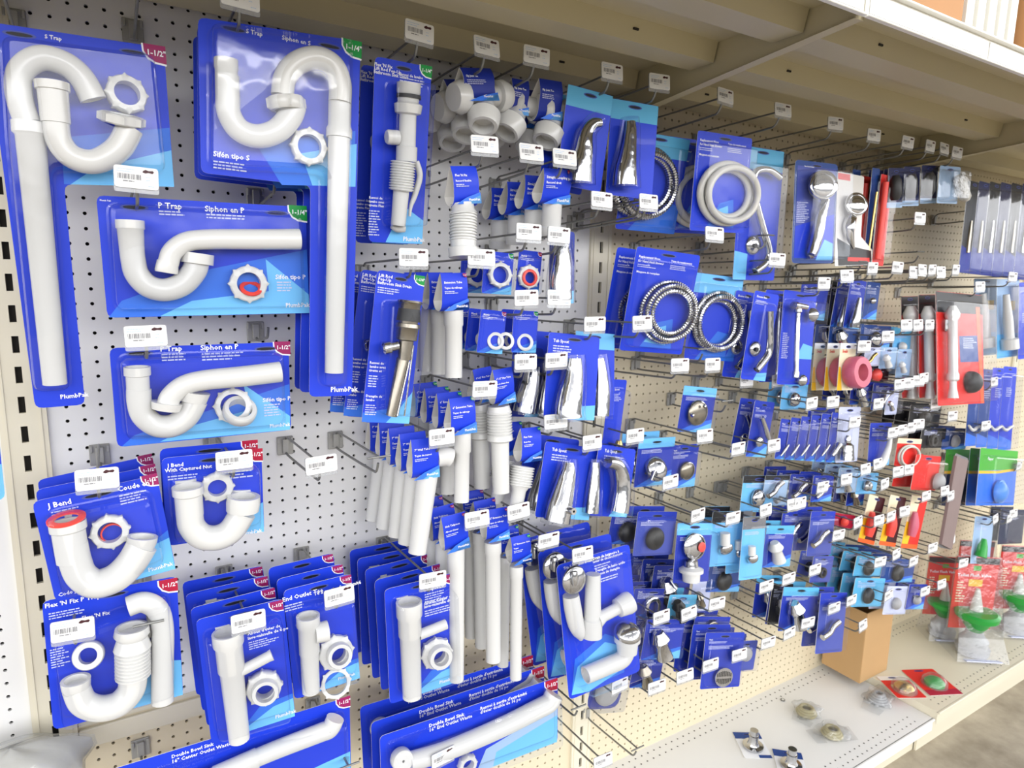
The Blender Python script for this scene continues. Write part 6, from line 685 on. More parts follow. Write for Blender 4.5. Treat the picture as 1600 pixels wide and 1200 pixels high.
('faucet_clamshell','plumbing pack','sixth tall dark clamshell from the left, upper right edge',(102.87,-8.91,21.9),(-0.046,0.035,-0.002),(((-2.12,-6.66),(2.12,-6.66),(2.12,6.66),(-2.12,6.66)), 'n', (('sw', 'b', ((-2.11,-6.63),(2.11,-6.63),(2.11,-3.71),(-2.11,-2.65))),),0.3),(('pipe', 'faucet_part', 'chrome', ((-1.93,1.41,0.8,0.15),(-2.0,-0.81,0.8,0.23),(-2.07,-3.03,0.8,0.23)),(0,0)),('blister', 'blister_shell', ((-2.04,-6.39),(2.04,-6.39),(2.04,5.5),(-2.04,5.5)),1.3,0.3, 'clear_blister')),1,(0,1.42,0),0),
('fill_valve_pack','plumbing pack','leftmost red toilet fill valve pack with white tube',(81.82,-5.93,5.99),(-0.107,-0.028,-0.037),(((-2.02,-6.76),(2.02,-6.76),(2.02,6.76),(-2.02,6.76)), 'r', (('sw', 'k', ((-2.01,4.31),(2.01,4.31),(2.01,6.73),(-2.01,6.73))),),0.3),(('lathe', 'valve_tube', 'white_plastic', (-1.39,5.48,0.9),(-1.08,-6.78,0.9),((0,0.48),(0.08,0.96),(0.12,0.96),(0.16,0.64),(0.72,0.64),(0.74,0.8),(0.8,0.8),(0.82,0.48),(0.88,0.48),(1,0.72)),(1,1)),('blister', 'blister_shell', ((-1.94,-6.49),(1.94,-6.49),(1.94,5.58),(-1.94,5.58)),1.9,0.3, 'clear_blister')),1,(0,2.02,0),0),
('fill_valve_pack','plumbing pack','middle red toilet fill valve pack with white tube',(81.66,-8.19,6.34),(-0.117,-0.011,-0.026),(((-2.07,-6.71),(2.07,-6.71),(2.07,6.71),(-2.07,6.71)), 'r', (('sw', 'k', ((-2.06,4.27),(2.06,4.27),(2.06,6.67),(-2.06,6.67))),),0.3),(('lathe', 'valve_tube', 'white_plastic', (-1.51,5.21,0.9),(-1.17,-6.73,0.9),((0,0.42),(0.08,0.84),(0.12,0.84),(0.16,0.56),(0.72,0.56),(0.74,0.7),(0.8,0.7),(0.82,0.42),(0.88,0.42),(1,0.63)),(1,1)),('blister', 'blister_shell', ((-1.99,-6.44),(1.99,-6.44),(1.99,5.54),(-1.99,5.54)),1.9,0.3, 'clear_blister')),1,(0,2.02,0),0),
('fill_valve_pack','plumbing pack','big front red toilet fill valve pack with white tube and black ball',(84.76,-10.76,6.11),(-0.162,0.047,-0.034),(((-5.6,-7.27),(5.6,-7.27),(5.6,7.27),(-5.6,7.27)), 'r', (('sw', 'k', ((-5.58,4.63),(5.58,4.63),(5.58,7.23),(-5.58,7.23))),('sw', 'e', ((-0.35,1.66),(4.72,1.85),(4.92,-1.67),(-0.16,-1.76))),('sw', 'o', ((3.88,5.6),(4.85,5.64),(5.58,-7.25),(4.73,-7.25))),('ln', (0.56,1.45),3.36,6,0.25, 'q')),0.3),(('dome', 'float_ball', 'black_rubber', (1.85,-4.38,0.2),1.46,1.4,(0,0,1)),('lathe', 'valve_tube', 'white_plastic', (-3.51,5.36,0.9),(-3.75,-6.34,0.9),((0,0.42),(0.08,0.84),(0.12,0.84),(0.16,0.56),(0.72,0.56),(0.74,0.7),(0.8,0.7),(0.82,0.42),(0.88,0.42),(1,0.63)),(1,1)),('blister', 'blister_shell', ((-5.38,-6.98),(5.38,-6.98),(5.38,6.0),(-5.38,6.0)),1.9,0.3, 'clear_blister')),1,(0,2.02,0),0),
('fill_valve_pack','plumbing pack','light blue clamshell with white valve right of the red packs',(100.25,-9.46,9.75),(-0.118,-0.018,0.0),(((-3.54,-5.59),(3.54,-5.59),(3.54,5.59),(-3.54,5.59)), 's', (('sw', 'L', ((-3.52,-5.56),(3.52,-5.56),(3.52,-2.22),(-3.52,-2.22))),('sw', 'y', ((-0.7,1.11),(2.11,1.11),(2.11,2.45),(-0.7,2.45)))),0.3),(('lathe', 'valve_tube', 'white_plastic', (-2.86,3.37,0.9),(-1.74,-4.3,0.9),((0,0.4),(0.5,0.64),(0.8,0.64),(0.82,1.12),(1,1.12)),(1,1)),('blister', 'blister_shell', ((-3.39,-5.36),(3.39,-5.36),(3.39,4.61),(-3.39,4.61)),1.8,0.3, 'clear_blister')),2,(-0.8,2.5,0),0),
('flapper_rod_pack','plumbing pack','leftmost tall blue card with white hook, far right lower row',(94.78,-9.06,-3.04),(-0.085,0.092,0.002),(((-1.97,-5.41),(1.97,-5.41),(1.97,5.41),(-1.97,5.41)), 'e', (('ln', (-0.79,2.7),1.97,5,0.3, 'q'),('sw', 'M', ((-1.96,-5.38),(1.96,-5.38),(1.96,-4.3),(-1.96,-3.44)))),0.3),(('pipe', 'white_hook', 'white_plastic', ((-2.8,-2.36,0.7,0.16),(-1.58,-3.01,0.7,0.23),(-0.33,-2.66,0.7,0.23),(0.59,-2.49,0.7,0.16)),(0,0)),('blister', 'blister_shell', ((-1.89,-5.19),(1.89,-5.19),(1.89,4.46),(-1.89,4.46)),1.1,0.3, 'clear_blister')),1,(0,1.4,0),0),
('flapper_rod_pack','plumbing pack','second tall blue card with white hook, far right lower row',(97.97,-9.1,-3.32),(-0.089,0.092,0.003),(((-2.04,-5.69),(2.04,-5.69),(2.04,5.69),(-2.04,5.69)), 'e', (('ln', (-0.82,2.84),2.04,5,0.3, 'q'),('sw', 'M', ((-2.03,-5.66),(2.03,-5.66),(2.03,-4.53),(-2.03,-3.62)))),0.3),(('pipe', 'white_hook', 'white_plastic', ((-2.91,-2.41,0.7,0.16),(-1.65,-3.06,0.7,0.24),(-0.35,-2.71,0.7,0.24),(0.6,-2.53,0.7,0.16)),(0,0)),('blister', 'blister_shell', ((-1.96,-5.46),(1.96,-5.46),(1.96,4.69),(-1.96,4.69)),1.1,0.3, 'clear_blister')),1,(0,1.4,0),0),
('flapper_rod_pack','plumbing pack','third tall blue card with white hook, far right lower row',(101.27,-9.15,-3.6),(-0.092,0.094,0.004),(((-2.11,-5.98),(2.11,-5.98),(2.11,5.98),(-2.11,5.98)), 'B', (('ln', (-0.85,2.99),2.11,5,0.3, 'q'),('sw', 'M', ((-2.1,-5.95),(2.1,-5.95),(2.1,-4.76),(-2.1,-3.81)))),0.3),(('pipe', 'white_hook', 'white_plastic', ((-3.02,-2.45,0.7,0.16),(-1.72,-3.12,0.7,0.24),(-0.37,-2.76,0.7,0.24),(0.62,-2.58,0.7,0.16)),(0,0)),('blister', 'blister_shell', ((-2.03,-5.74),(2.03,-5.74),(2.03,4.93),(-2.03,4.93)),1.1,0.3, 'clear_blister')),1,(0,1.4,0),0),
('flapper_rod_pack','plumbing pack','rightmost tall blue card with white hook, far right lower row',(104.69,-9.2,-3.9),(-0.095,0.095,0.004),(((-2.19,-6.28),(2.19,-6.28),(2.19,6.28),(-2.19,6.28)), 'B', (('ln', (-0.88,3.14),2.19,5,0.3, 'q'),('sw', 'M', ((-2.18,-6.25),(2.18,-6.25),(2.18,-5.0),(-2.18,-4.0)))),0.3),(('pipe', 'white_hook', 'white_plastic', ((-3.14,-2.51,0.7,0.16),(-1.8,-3.18,0.7,0.24),(-0.39,-2.81,0.7,0.24),(0.63,-2.63,0.7,0.16)),(0,0)),('blister', 'blister_shell', ((-2.11,-6.03),(2.11,-6.03),(2.11,5.18),(-2.11,5.18)),1.1,0.3, 'clear_blister')),1,(0,1.4,0),0),
('light_blue_pack','plumbing pack','blue pack edge at far right above the green cards',(102.77,-10.74,9.47),(-0.098,-0.03,-0.019),(((-2.39,-5.46),(2.39,-5.46),(2.39,5.46),(-2.39,5.46)), 'B', (('ln', (-1.43,1.09),2.86,5,0.3, 'q'),),0.3),(('blister', 'blister_shell', ((-2.1,-4.81),(2.1,-4.81),(2.1,4.13),(-2.1,4.13)),1,0.3, 'clear_blister'),),1,(0,1.4,0),0),
('wax_ring_pack','plumbing pack','leftmost pink tape roll on a white and yellow card',(62.15,-6.13,4.4),(-0.047,0.046,-0.004),(((-1.55,-2.82),(1.55,-2.82),(1.55,2.82),(-1.55,2.82)), 'c', (('sw', 'W', ((-1.54,2.14),(1.54,2.14),(1.54,2.81),(-1.54,2.81))),('sw', 'y', ((-1.54,-2.81),(-0.62,-2.81),(-1.23,0.0),(-1.54,0.0))),('tx', 'Seals', (-1.09,1.69),0.5, 'r')),0.2),(('nut', 'tape_roll', 'pink_wax', (0.59,-0.67,0.2),1.82,0.98,1.5,(0,0.1,1),0),),1,(0,1.4,0),0),
('wax_ring_pack','plumbing pack','middle pink tape roll on a white and yellow card',(61.86,-7.93,4.64),(-0.049,0.048,-0.003),(((-1.54,-2.76),(1.54,-2.76),(1.54,2.76),(-1.54,2.76)), 'c', (('sw', 'W', ((-1.54,2.09),(1.54,2.09),(1.54,2.75),(-1.54,2.75))),('sw', 'y', ((-1.54,-2.75),(-0.61,-2.75),(-1.23,0.0),(-1.54,0.0))),('tx', 'Seals', (-1.08,1.66),0.5, 'r')),0.2),(('nut', 'tape_roll', 'pink_wax', (0.58,-0.66,0.2),1.82,0.98,1.5,(0,0.1,1),0),),1,(0,1.4,0),0),
('wax_ring_pack','plumbing pack','rightmost pink tape roll on a white and yellow card',(61.47,-9.74,4.9),(-0.05,0.049,-0.003),(((-1.54,-2.7),(1.54,-2.7),(1.54,2.7),(-1.54,2.7)), 'c', (('sw', 'W', ((-1.53,2.04),(1.53,2.04),(1.53,2.69),(-1.53,2.69))),('sw', 'y', ((-1.53,-2.69),(-0.61,-2.69),(-1.22,0.0),(-1.53,0.0))),('tx', 'Seals', (-1.08,1.62),0.5, 'r')),0.2),(('nut', 'tape_roll', 'pink_wax', (0.56,-0.64,0.2),1.82,0.98,1.5,(0,0.1,1),0),),1,(0,1.4,0),0),
('plumbing_part_pack','plumbing pack','leftmost of six small blue cards with chrome stems under shower arms',(54.36,-7.89,-3.24),(-0.038,0.182,0.002),(((-1.58,-2.28),(1.58,-2.28),(1.58,2.28),(-1.58,2.28)), 'f', (('sw', 'M', ((-1.58,-2.27),(1.58,-2.27),(1.58,-0.91),(-0.32,-1.54))),('sw', 'L', ((-0.63,-2.27),(1.58,-2.27),(1.58,-1.27),(0.63,-1.73))),('tx', 'Plumb', (-1.27,1.64),0.22, 'W'),('ln', (-1.27,1.55),1.9,2,0.12, 'q'),('ln', (-1.27,1.19),2.22,3,0.13, 'q')),0.2),(('blister', 'blister_shell', ((-1.43,-2.05),(1.43,-2.05),(1.43,1.77),(-1.43,1.77)),0.9,0.3, 'clear_blister'),('lathe', 'chrome_stem', 'chrome', (-1.35,-1.8,0.6),(-0.32,-0.51,0.6),((0,0.11),(0.5,0.21),(1,0.14)),(1,1))),1,(0,1.6,0),0),
('plumbing_part_pack','plumbing pack','second of six small blue cards with chrome stems under shower arms',(55.98,-8.05,-3.35),(-0.043,0.178,0.003),(((-1.62,-2.41),(1.62,-2.41),(1.62,2.41),(-1.62,2.41)), 'f', (('sw', 'M', ((-1.61,-2.4),(1.61,-2.4),(1.61,-0.96),(-0.32,-1.63))),('sw', 'L', ((-0.64,-2.4),(1.61,-2.4),(1.61,-1.34),(0.64,-1.82))),('tx', 'Plumb', (-1.29,1.74),0.22, 'W'),('ln', (-1.29,1.64),1.94,2,0.12, 'q'),('ln', (-1.29,1.25),2.27,3,0.13, 'q')),0.2),(('blister', 'blister_shell', ((-1.46,-2.17),(1.46,-2.17),(1.46,1.87),(-1.46,1.87)),0.9,0.3, 'clear_blister'),('lathe', 'chrome_stem', 'chrome', (-1.4,-1.86,0.6),(-0.33,-0.55,0.6),((0,0.11),(0.5,0.21),(1,0.14)),(1,1))),1,(0,1.6,0),0),
('plumbing_part_pack','plumbing pack','third of six small blue cards with chrome stems under shower arms',(57.62,-8.22,-3.46),(-0.048,0.175,0.004),(((-1.65,-2.54),(1.65,-2.54),(1.65,2.54),(-1.65,2.54)), 'f', (('sw', 'M', ((-1.65,-2.53),(1.65,-2.53),(1.65,-1.01),(-0.33,-1.72))),('sw', 'L', ((-0.66,-2.53),(1.65,-2.53),(1.65,-1.42),(0.66,-1.92))),('tx', 'Plumb', (-1.32,1.83),0.22, 'W'),('ln', (-1.32,1.73),1.99,2,0.12, 'q'),('ln', (-1.32,1.32),2.32,3,0.13, 'q')),0.2),(('blister', 'blister_shell', ((-1.49,-2.29),(1.49,-2.29),(1.49,1.97),(-1.49,1.97)),0.9,0.3, 'clear_blister'),('lathe', 'chrome_stem', 'chrome', (-1.44,-1.91,0.6),(-0.34,-0.6,0.6),((0,0.11),(0.5,0.21),(1,0.14)),(1,1))),1,(0,1.6,0),0),
('plumbing_part_pack','plumbing pack','fourth of six small blue cards with chrome stems under shower arms',(59.31,-8.39,-3.58),(-0.052,0.172,0.004),(((-1.69,-2.68),(1.69,-2.68),(1.69,2.68),(-1.69,2.68)), 'f', (('sw', 'M', ((-1.68,-2.67),(1.68,-2.67),(1.68,-1.07),(-0.34,-1.81))),('sw', 'L', ((-0.67,-2.67),(1.68,-2.67),(1.68,-1.49),(0.67,-2.03))),('tx', 'Plumb', (-1.35,1.93),0.22, 'W'),('ln', (-1.35,1.82),2.03,2,0.12, 'q'),('ln', (-1.35,1.39),2.37,3,0.13, 'q')),0.2),(('blister', 'blister_shell', ((-1.52,-2.41),(1.52,-2.41),(1.52,2.07),(-1.52,2.07)),0.9,0.3, 'clear_blister'),('lathe', 'chrome_stem', 'chrome', (-1.49,-1.96,0.6),(-0.34,-0.64,0.6),((0,0.11),(0.5,0.21),(1,0.14)),(1,1))),1,(0,1.6,0),0),
('plumbing_part_pack','plumbing pack','fifth of six small blue cards with chrome stems under shower arms',(61.03,-8.56,-3.7),(-0.056,0.169,0.004),(((-1.73,-2.82),(1.73,-2.82),(1.73,2.82),(-1.73,2.82)), 'f', (('sw', 'M', ((-1.72,-2.8),(1.72,-2.8),(1.72,-1.12),(-0.34,-1.91))),('sw', 'L', ((-0.69,-2.8),(1.72,-2.8),(1.72,-1.57),(0.69,-2.13))),('tx', 'Plumb', (-1.38,2.03),0.22, 'W'),('ln', (-1.38,1.92),2.08,2,0.12, 'q'),('ln', (-1.38,1.47),2.42,3,0.13, 'q')),0.2),(('blister', 'blister_shell', ((-1.56,-2.54),(1.56,-2.54),(1.56,2.18),(-1.56,2.18)),0.9,0.3, 'clear_blister'),('lathe', 'chrome_stem', 'chrome', (-1.53,-2.02,0.6),(-0.35,-0.69,0.6),((0,0.11),(0.5,0.21),(1,0.14)),(1,1))),1,(0,1.6,0),0),
('plumbing_part_pack','plumbing pack','rightmost of six small blue cards with chrome stems under shower arms',(62.79,-8.73,-3.82),(-0.061,0.166,0.005),(((-1.77,-2.96),(1.77,-2.96),(1.77,2.96),(-1.77,2.96)), 'f', (('sw', 'M', ((-1.76,-2.94),(1.76,-2.94),(1.76,-1.18),(-0.35,-2.0))),('sw', 'L', ((-0.7,-2.94),(1.76,-2.94),(1.76,-1.65),(0.7,-2.24))),('tx', 'Plumb', (-1.42,2.13),0.22, 'W'),('ln', (-1.42,2.01),2.12,2,0.12, 'q'),('ln', (-1.42,1.54),2.48,3,0.13, 'q')),0.2),(('blister', 'blister_shell', ((-1.59,-2.66),(1.59,-2.66),(1.59,2.29),(-1.59,2.29)),0.9,0.3, 'clear_blister'),('lathe', 'chrome_stem', 'chrome', (-1.58,-2.08,0.6),(-0.36,-0.74,0.6),((0,0.21),(0.3,0.35),(0.7,0.28),(1,0.42)),(1,1))),1,(0,1.6,0),0),
('faucet_handle_pack','plumbing pack','clear bag with stacked chrome faucet handle right of small blue cards',(64.66,-8.86,-3.58),(-0.081,0.079,-0.008),(((-2.18,-3.32),(2.18,-3.32),(2.18,3.32),(-2.18,3.32)), 'q', (('tx', 'Plumb', (-1.75,2.39),0.22, 'W'),('ln', (-1.75,2.26),2.62,2,0.12, 'q'),('ln', (-1.75,1.73),3.06,3,0.13, 'q')),0.2),(('blister', 'blister_shell', ((-1.96,-2.99),(1.96,-2.99),(1.96,2.57),(-1.96,2.57)),1.0,0.3, 'clear_blister'),('lathe', 'faucet_handle', 'chrome', (-1.47,0.08,0.9),(-1.37,-2.81,0.9),((0,0.21),(0.15,0.42),(0.3,0.35),(0.4,0.7),(1,0.84)),(1,1))),1,(0,1.6,0),0),
('plumbing_part_pack','plumbing pack','blue card with white flush lever, middle of far bays',(71.75,-8.83,-5.65),(-0.087,0.092,-0.004),(((-2.41,-2.72),(2.41,-2.72),(2.41,2.72),(-2.41,2.72)), 'f', (('sw', 'M', ((-2.4,-2.7),(2.4,-2.7),(2.4,-1.08),(-0.48,-1.84))),('sw', 'L', ((-0.96,-2.7),(2.4,-2.7),(2.4,-1.51),(0.96,-2.06))),('tx', 'Plumb', (-1.93,1.96),0.22, 'W'),('ln', (-1.93,1.85),2.9,2,0.12, 'q'),('ln', (-1.93,1.41),3.38,3,0.13, 'q')),0.2),(('blister', 'blister_shell', ((-2.17,-2.45),(2.17,-2.45),(2.17,2.1),(-2.17,2.1)),1.0,0.3, 'clear_blister'),('pipe', 'flush_lever', 'white_plastic', ((0.77,1.27,0.9,0.22),(0.41,-0.34,0.9,0.36),(-0.51,-1.92,0.9,0.5),(-1.55,-2.51,0.9,0.57)),(0,0))),1,(0,1.6,0),0),
('plumbing_part_pack','plumbing pack','upper deep blue card behind the small blue card row',(63.17,-6.09,-2.79),(-0.044,0.098,-0.001),(((-2.7,-2.09),(2.7,-2.09),(2.7,2.09),(-2.7,2.09)), 'f', (('sw', 'M', ((-2.69,-2.08),(2.69,-2.08),(2.69,-0.83),(-0.54,-1.41))),('sw', 'L', ((-1.08,-2.08),(2.69,-2.08),(2.69,-1.16),(1.08,-1.58))),('tx', 'Plumb', (-2.16,1.5),0.22, 'W'),('ln', (-2.16,1.42),3.24,2,0.12, 'q'),('ln', (-2.16,1.09),3.78,3,0.13, 'q')),0.2),(('blister', 'blister_shell', ((-2.43,-1.88),(2.43,-1.88),(2.43,1.62),(-2.43,1.62)),1.0,0.3, 'clear_blister'),),1,(0,1.6,0),0),
('supply_line_pack','plumbing pack','red card with clear coiled supply line, middle far section',(79.85,-8.27,-7.86),(-0.035,0.137,0.004),(((-3.05,-1.89),(3.05,-1.89),(3.05,1.89),(-3.05,1.89)), 'r', (('sw', 'c', ((-3.04,1.2),(3.04,1.2),(3.04,1.88),(-3.04,1.88))),),0.2),(('coil', 'supply_line', 'ivory_plastic', (-0.45,-0.35,0.4),2.46,1.37,0.15,2,0,0.06),),1,(0,1.4,0),0),
('flapper_pack','plumbing pack','large red card with grey rubber flapper beside brown strip',(83.5,-9.09,-10.97),(-0.035,0.174,0.005),(((-3.38,-2.39),(3.38,-2.39),(3.38,2.39),(-3.38,2.39)), 'r', (),0.3),(('dome', 'rubber_flapper', 'grey_plastic', (2.51,-1.01,0.4),1.16,1,(0,0,1)),('blister', 'blister_shell', ((-2.97,-2.11),(2.97,-2.11),(2.97,1.81),(-2.97,1.81)),1.4,0.3, 'clear_blister')),2,(-0.8,2,0),0),
('brown_strip_pack','plumbing pack','long brown-grey flat strip hanging in the far section',(90.18,-9.98,-15.94),(-0.072,0.315,0.06),(((-2.17,-6.66),(2.17,-6.66),(2.17,6.66),(-2.17,6.66)), 'a', (),0.3),(('plate', 'brown_strip', 'brown_plastic', ((-2.9,6.21),(1.13,6.27),(1.09,-6.58),(-2.53,-6.2)),0.1,0.5),),1,(0,1.4,0),0),
('flapper_pack','plumbing pack','dark rubber flapper on green-topped card, far right',(101.11,-6.08,-15.04),(-0.109,0.165,0.016),(((-6.12,-4.34),(6.12,-4.34),(6.12,4.34),(-6.12,4.34)), 'd', (('sw', 'g', ((-6.09,0.86),(6.09,1.38),(6.09,4.32),(-6.09,4.32))),('sw', 'y', ((-6.09,0.43),(0.0,0.6),(6.09,1.21),(6.09,1.55),(0.0,1.04),(-6.09,0.86))),('tx', 'Flapper', (-3.67,2.6),0.6, 'W')),0.3),(('dome', 'rubber_flapper', 'black_rubber', (-0.21,-2.12,0.4),1.71,1.2,(0,0,1)),('nut', 'flapper_ring', 'black_rubber', (0.03,-2.13,0.3),1.98,1.26,0.5,(0,0,1),0),('blister', 'blister_shell', ((-5.39,-3.82),(5.39,-3.82),(5.39,3.28),(-5.39,3.28)),1.8,0.3, 'clear_blister')),1,(0,1.92,0),0),
('flapper_pack','plumbing pack','blue rubber flapper on green-topped card, far right',(103.97,-8.18,-14.88),(-0.11,0.166,0.015),(((-6.35,-4.32),(6.35,-4.32),(6.35,4.32),(-6.35,4.32)), 'M', (('sw', 'g', ((-6.32,0.86),(6.32,1.38),(6.32,4.3),(-6.32,4.3))),('sw', 'y', ((-6.32,0.43),(0.0,0.6),(6.32,1.2),(6.32,1.55),(0.0,1.03),(-6.32,0.86))),('tx', 'Flapper', (-3.81,2.59),0.6, 'W')),0.3),(('dome', 'rubber_flapper', 'blue_plastic', (-0.26,-2.11,0.4),1.68,1.2,(0,0,1)),('nut', 'flapper_ring', 'blue_plastic', (-0.01,-2.12,0.3),1.76,1.12,0.5,(0,0,1),0),('blister', 'blister_shell', ((-5.59,-3.8),(5.59,-3.8),(5.59,3.27),(-5.59,3.27)),1.8,0.3, 'clear_blister')),1,(0,1.92,0),0),
('flapper_pack','plumbing pack','front blue rubber flapper on green-topped card, far right',(102.04,-10.26,-14.01),(-0.11,0.166,0.015),(((-6.28,-4.2),(6.28,-4.2),(6.28,4.2),(-6.28,4.2)), 'M', (('sw', 'g', ((-6.25,0.84),(6.25,1.34),(6.25,4.18),(-6.25,4.18))),('sw', 'y', ((-6.25,0.42),(0.0,0.59),(6.25,1.17),(6.25,1.5),(0.0,1.0),(-6.25,0.84))),('tx', 'Flapper', (-3.77,2.52),0.6, 'W')),0.3),(('dome', 'rubber_flapper', 'blue_plastic', (-0.31,-2.05,0.4),1.62,1.2,(0,0,1)),('nut', 'flapper_ring', 'blue_plastic', (-0.04,-2.06,0.3),1.76,1.12,0.5,(0,0,1),0),('blister', 'blister_shell', ((-5.53,-3.7),(5.53,-3.7),(5.53,3.18),(-5.53,3.18)),1.8,0.3, 'clear_blister')),1,(0,1.92,0),0),
('green_valve_pack','plumbing pack','clear light blue card with green cone valve, far right middle',(102.8,-9.16,-24.41),(-0.1,0.18,0.011),(((-3.19,-3.62),(3.19,-3.62),(3.19,3.62),(-3.19,3.62)), 's', (('tx', 'Plumb', (-2.55,2.61),0.22, 'W'),('ln', (-2.55,2.46),3.83,2,0.12, 'q'),('ln', (-2.55,1.88),4.47,3,0.13, 'q')),0.2),(('blister', 'blister_shell', ((-2.87,-3.26),(2.87,-3.26),(2.87,2.8),(-2.87,2.8)),1.0,0.3, 'clear_blister'),('lathe', 'green_valve', 'green_plastic', (-1.61,0.37,0.9),(-2.23,-2.34,0.9),((0,0.32),(0.4,0.64),(1,0.8)),(1,1))),1,(0,1.6,0),0),
('plumbing_part_pack','plumbing pack','dark blue pack at right edge under green-topped cards',(114.85,-8.29,-24.87),(-0.099,0.184,0.018),(((-4.66,-2.85),(4.66,-2.85),(4.66,2.85),(-4.66,2.85)), 'd', (('tx', 'Plumb', (-3.73,2.05),0.22, 'W'),('ln', (-3.73,1.94),5.59,2,0.12, 'q'),('ln', (-3.73,1.48),6.52,3,0.13, 'q')),0.2),(('blister', 'blister_shell', ((-4.19,-2.57),(4.19,-2.57),(4.19,2.21),(-4.19,2.21)),1.0,0.3, 'clear_blister'),),2,(0,1.6,0),0),
('red_yellow_pack','plumbing pack','leftmost red and yellow wedge-shaped card in the far middle',(72.46,-8.51,-15.84),(-0.032,0.317,0.012),(((-2.04,-3.13),(2.04,-3.13),(2.04,3.13),(-2.04,3.13)), 'D', (('sw', 'c', ((-2.03,0.0),(-0.2,0.0),(0.2,3.12),(-2.03,3.12))),('sw', 'y', ((-2.03,-3.12),(-0.61,-3.12),(-0.2,0.0),(-2.03,0.0))),('sw', 'o', ((-2.03,-3.12),(2.03,-3.12),(2.03,-2.62),(-2.03,-2.62)))),0.2),(('pipe', 'red_part', 'red_rubber', ((-1.43,0.99,0.6,0.3),(-0.97,-0.63,0.6,0.6),(-0.88,-2.13,0.6,0.45)),(0,0)),),1,(0,1.4,0),0),
('red_yellow_pack','plumbing pack','middle red and yellow wedge-shaped card in the far middle',(76.64,-9.0,-16.62),(-0.029,0.278,0.006),(((-2.09,-3.37),(2.09,-3.37),(2.09,3.37),(-2.09,3.37)), 'D', (('sw', 'c', ((-2.08,0.0),(-0.21,0.0),(0.21,3.36),(-2.08,3.36))),('sw', 'y', ((-2.08,-3.36),(-0.62,-3.36),(-0.21,0.0),(-2.08,0.0))),('sw', 'o', ((-2.08,-3.36),(2.08,-3.36),(2.08,-2.82),(-2.08,-2.82)))),0.2),(('pipe', 'red_part', 'red_rubber', ((-1.54,1.23,0.6,0.3),(-1.11,-0.44,0.6,0.6),(-1.06,-1.98,0.6,0.45)),(0,0)),),1,(0,1.4,0),0),
('red_yellow_pack','plumbing pack','rightmost red and yellow wedge-shaped card in the far middle',(81.21,-9.49,-17.47),(-0.026,0.24,0.002),(((-2.17,-3.63),(2.17,-3.63),(2.17,3.63),(-2.17,3.63)), 'r', (('sw', 'c', ((-2.15,0.0),(-0.22,0.0),(0.22,3.61),(-2.15,3.61))),('sw', 'y', ((-2.15,-3.61),(-0.65,-3.61),(-0.22,0.0),(-2.15,0.0))),('sw', 'o', ((-2.15,-3.61),(2.15,-3.61),(2.15,-3.03),(-2.15,-3.03)))),0.2),(('pipe', 'pink_part', 'pink_wax', ((-1.66,1.49,0.6,0.3),(-1.25,-0.24,0.6,0.61),(-1.25,-1.81,0.6,0.46)),(0,0)),),1,(0,1.4,0),0),
('dark_red_pack','plumbing pack','dark red small pack left of the yellow wedge cards',(67.67,-7.51,-15.43),(-0.006,0.256,0.002),(((-2.66,-0.87),(2.66,-0.87),(2.66,0.87),(-2.66,0.87)), 'R', (),0.2),(('dome', 'red_part', 'red_rubber', (-0.25,-0.04,0.3),0.6,0.6,(0,0,1)),),1,(0,1.4,0),0),
('plumbing_part_pack','plumbing pack','dark blue glittering card row above the pink rolls',(65.35,-6.52,7.86),(-0.014,0.04,0.0),(((-2.87,-1.39),(2.87,-1.39),(2.87,1.39),(-2.87,1.39)), 'e', (('sw', 'M', ((-2.86,-1.38),(2.86,-1.38),(2.86,-0.55),(-0.57,-0.94))),('sw', 'L', ((-1.14,-1.38),(2.86,-1.38),(2.86,-0.77),(1.14,-1.05))),('tx', 'Plumb', (-2.3,1.0),0.22, 'W'),('ln', (-2.3,0.94),3.44,2,0.12, 'q'),('ln', (-2.3,0.72),4.02,3,0.13, 'q')),0.2),(('blister', 'blister_shell', ((-2.58,-1.25),(2.58,-1.25),(2.58,1.08),(-2.58,1.08)),0.9,0.3, 'clear_blister'),('lathe', 'fitting', 'chrome', (-2.02,0.74,0.7),(-0.59,-1.47,0.7),((0,0.46),(0.3,0.83),(0.5,0.55),(1,0.74)),(1,1))),3,(0,1.8,0),0),
('plumbing_part_pack','plumbing pack','blue beaded card above the brass fitting pack',(71.35,-7.02,7.71),(-0.016,0.04,0.001),(((-3.31,-1.43),(3.31,-1.43),(3.31,1.43),(-3.31,1.43)), 'e', (('sw', 'M', ((-3.3,-1.43),(3.3,-1.43),(3.3,-0.57),(-0.66,-0.97))),('sw', 'L', ((-1.32,-1.43),(3.3,-1.43),(3.3,-0.8),(1.32,-1.08))),('tx', 'Plumb', (-2.65,1.03),0.22, 'W'),('ln', (-2.65,0.97),3.98,2,0.12, 'q'),('ln', (-2.65,0.74),4.64,3,0.13, 'q')),0.2),(('blister', 'blister_shell', ((-2.98,-1.29),(2.98,-1.29),(2.98,1.11),(-2.98,1.11)),0.9,0.3, 'clear_blister'),('dome', 'fitting', 'chrome', (-0.57,-0.29,0.3),1.02,0.7,(0,0,1))),3,(0,1.8,0),0),
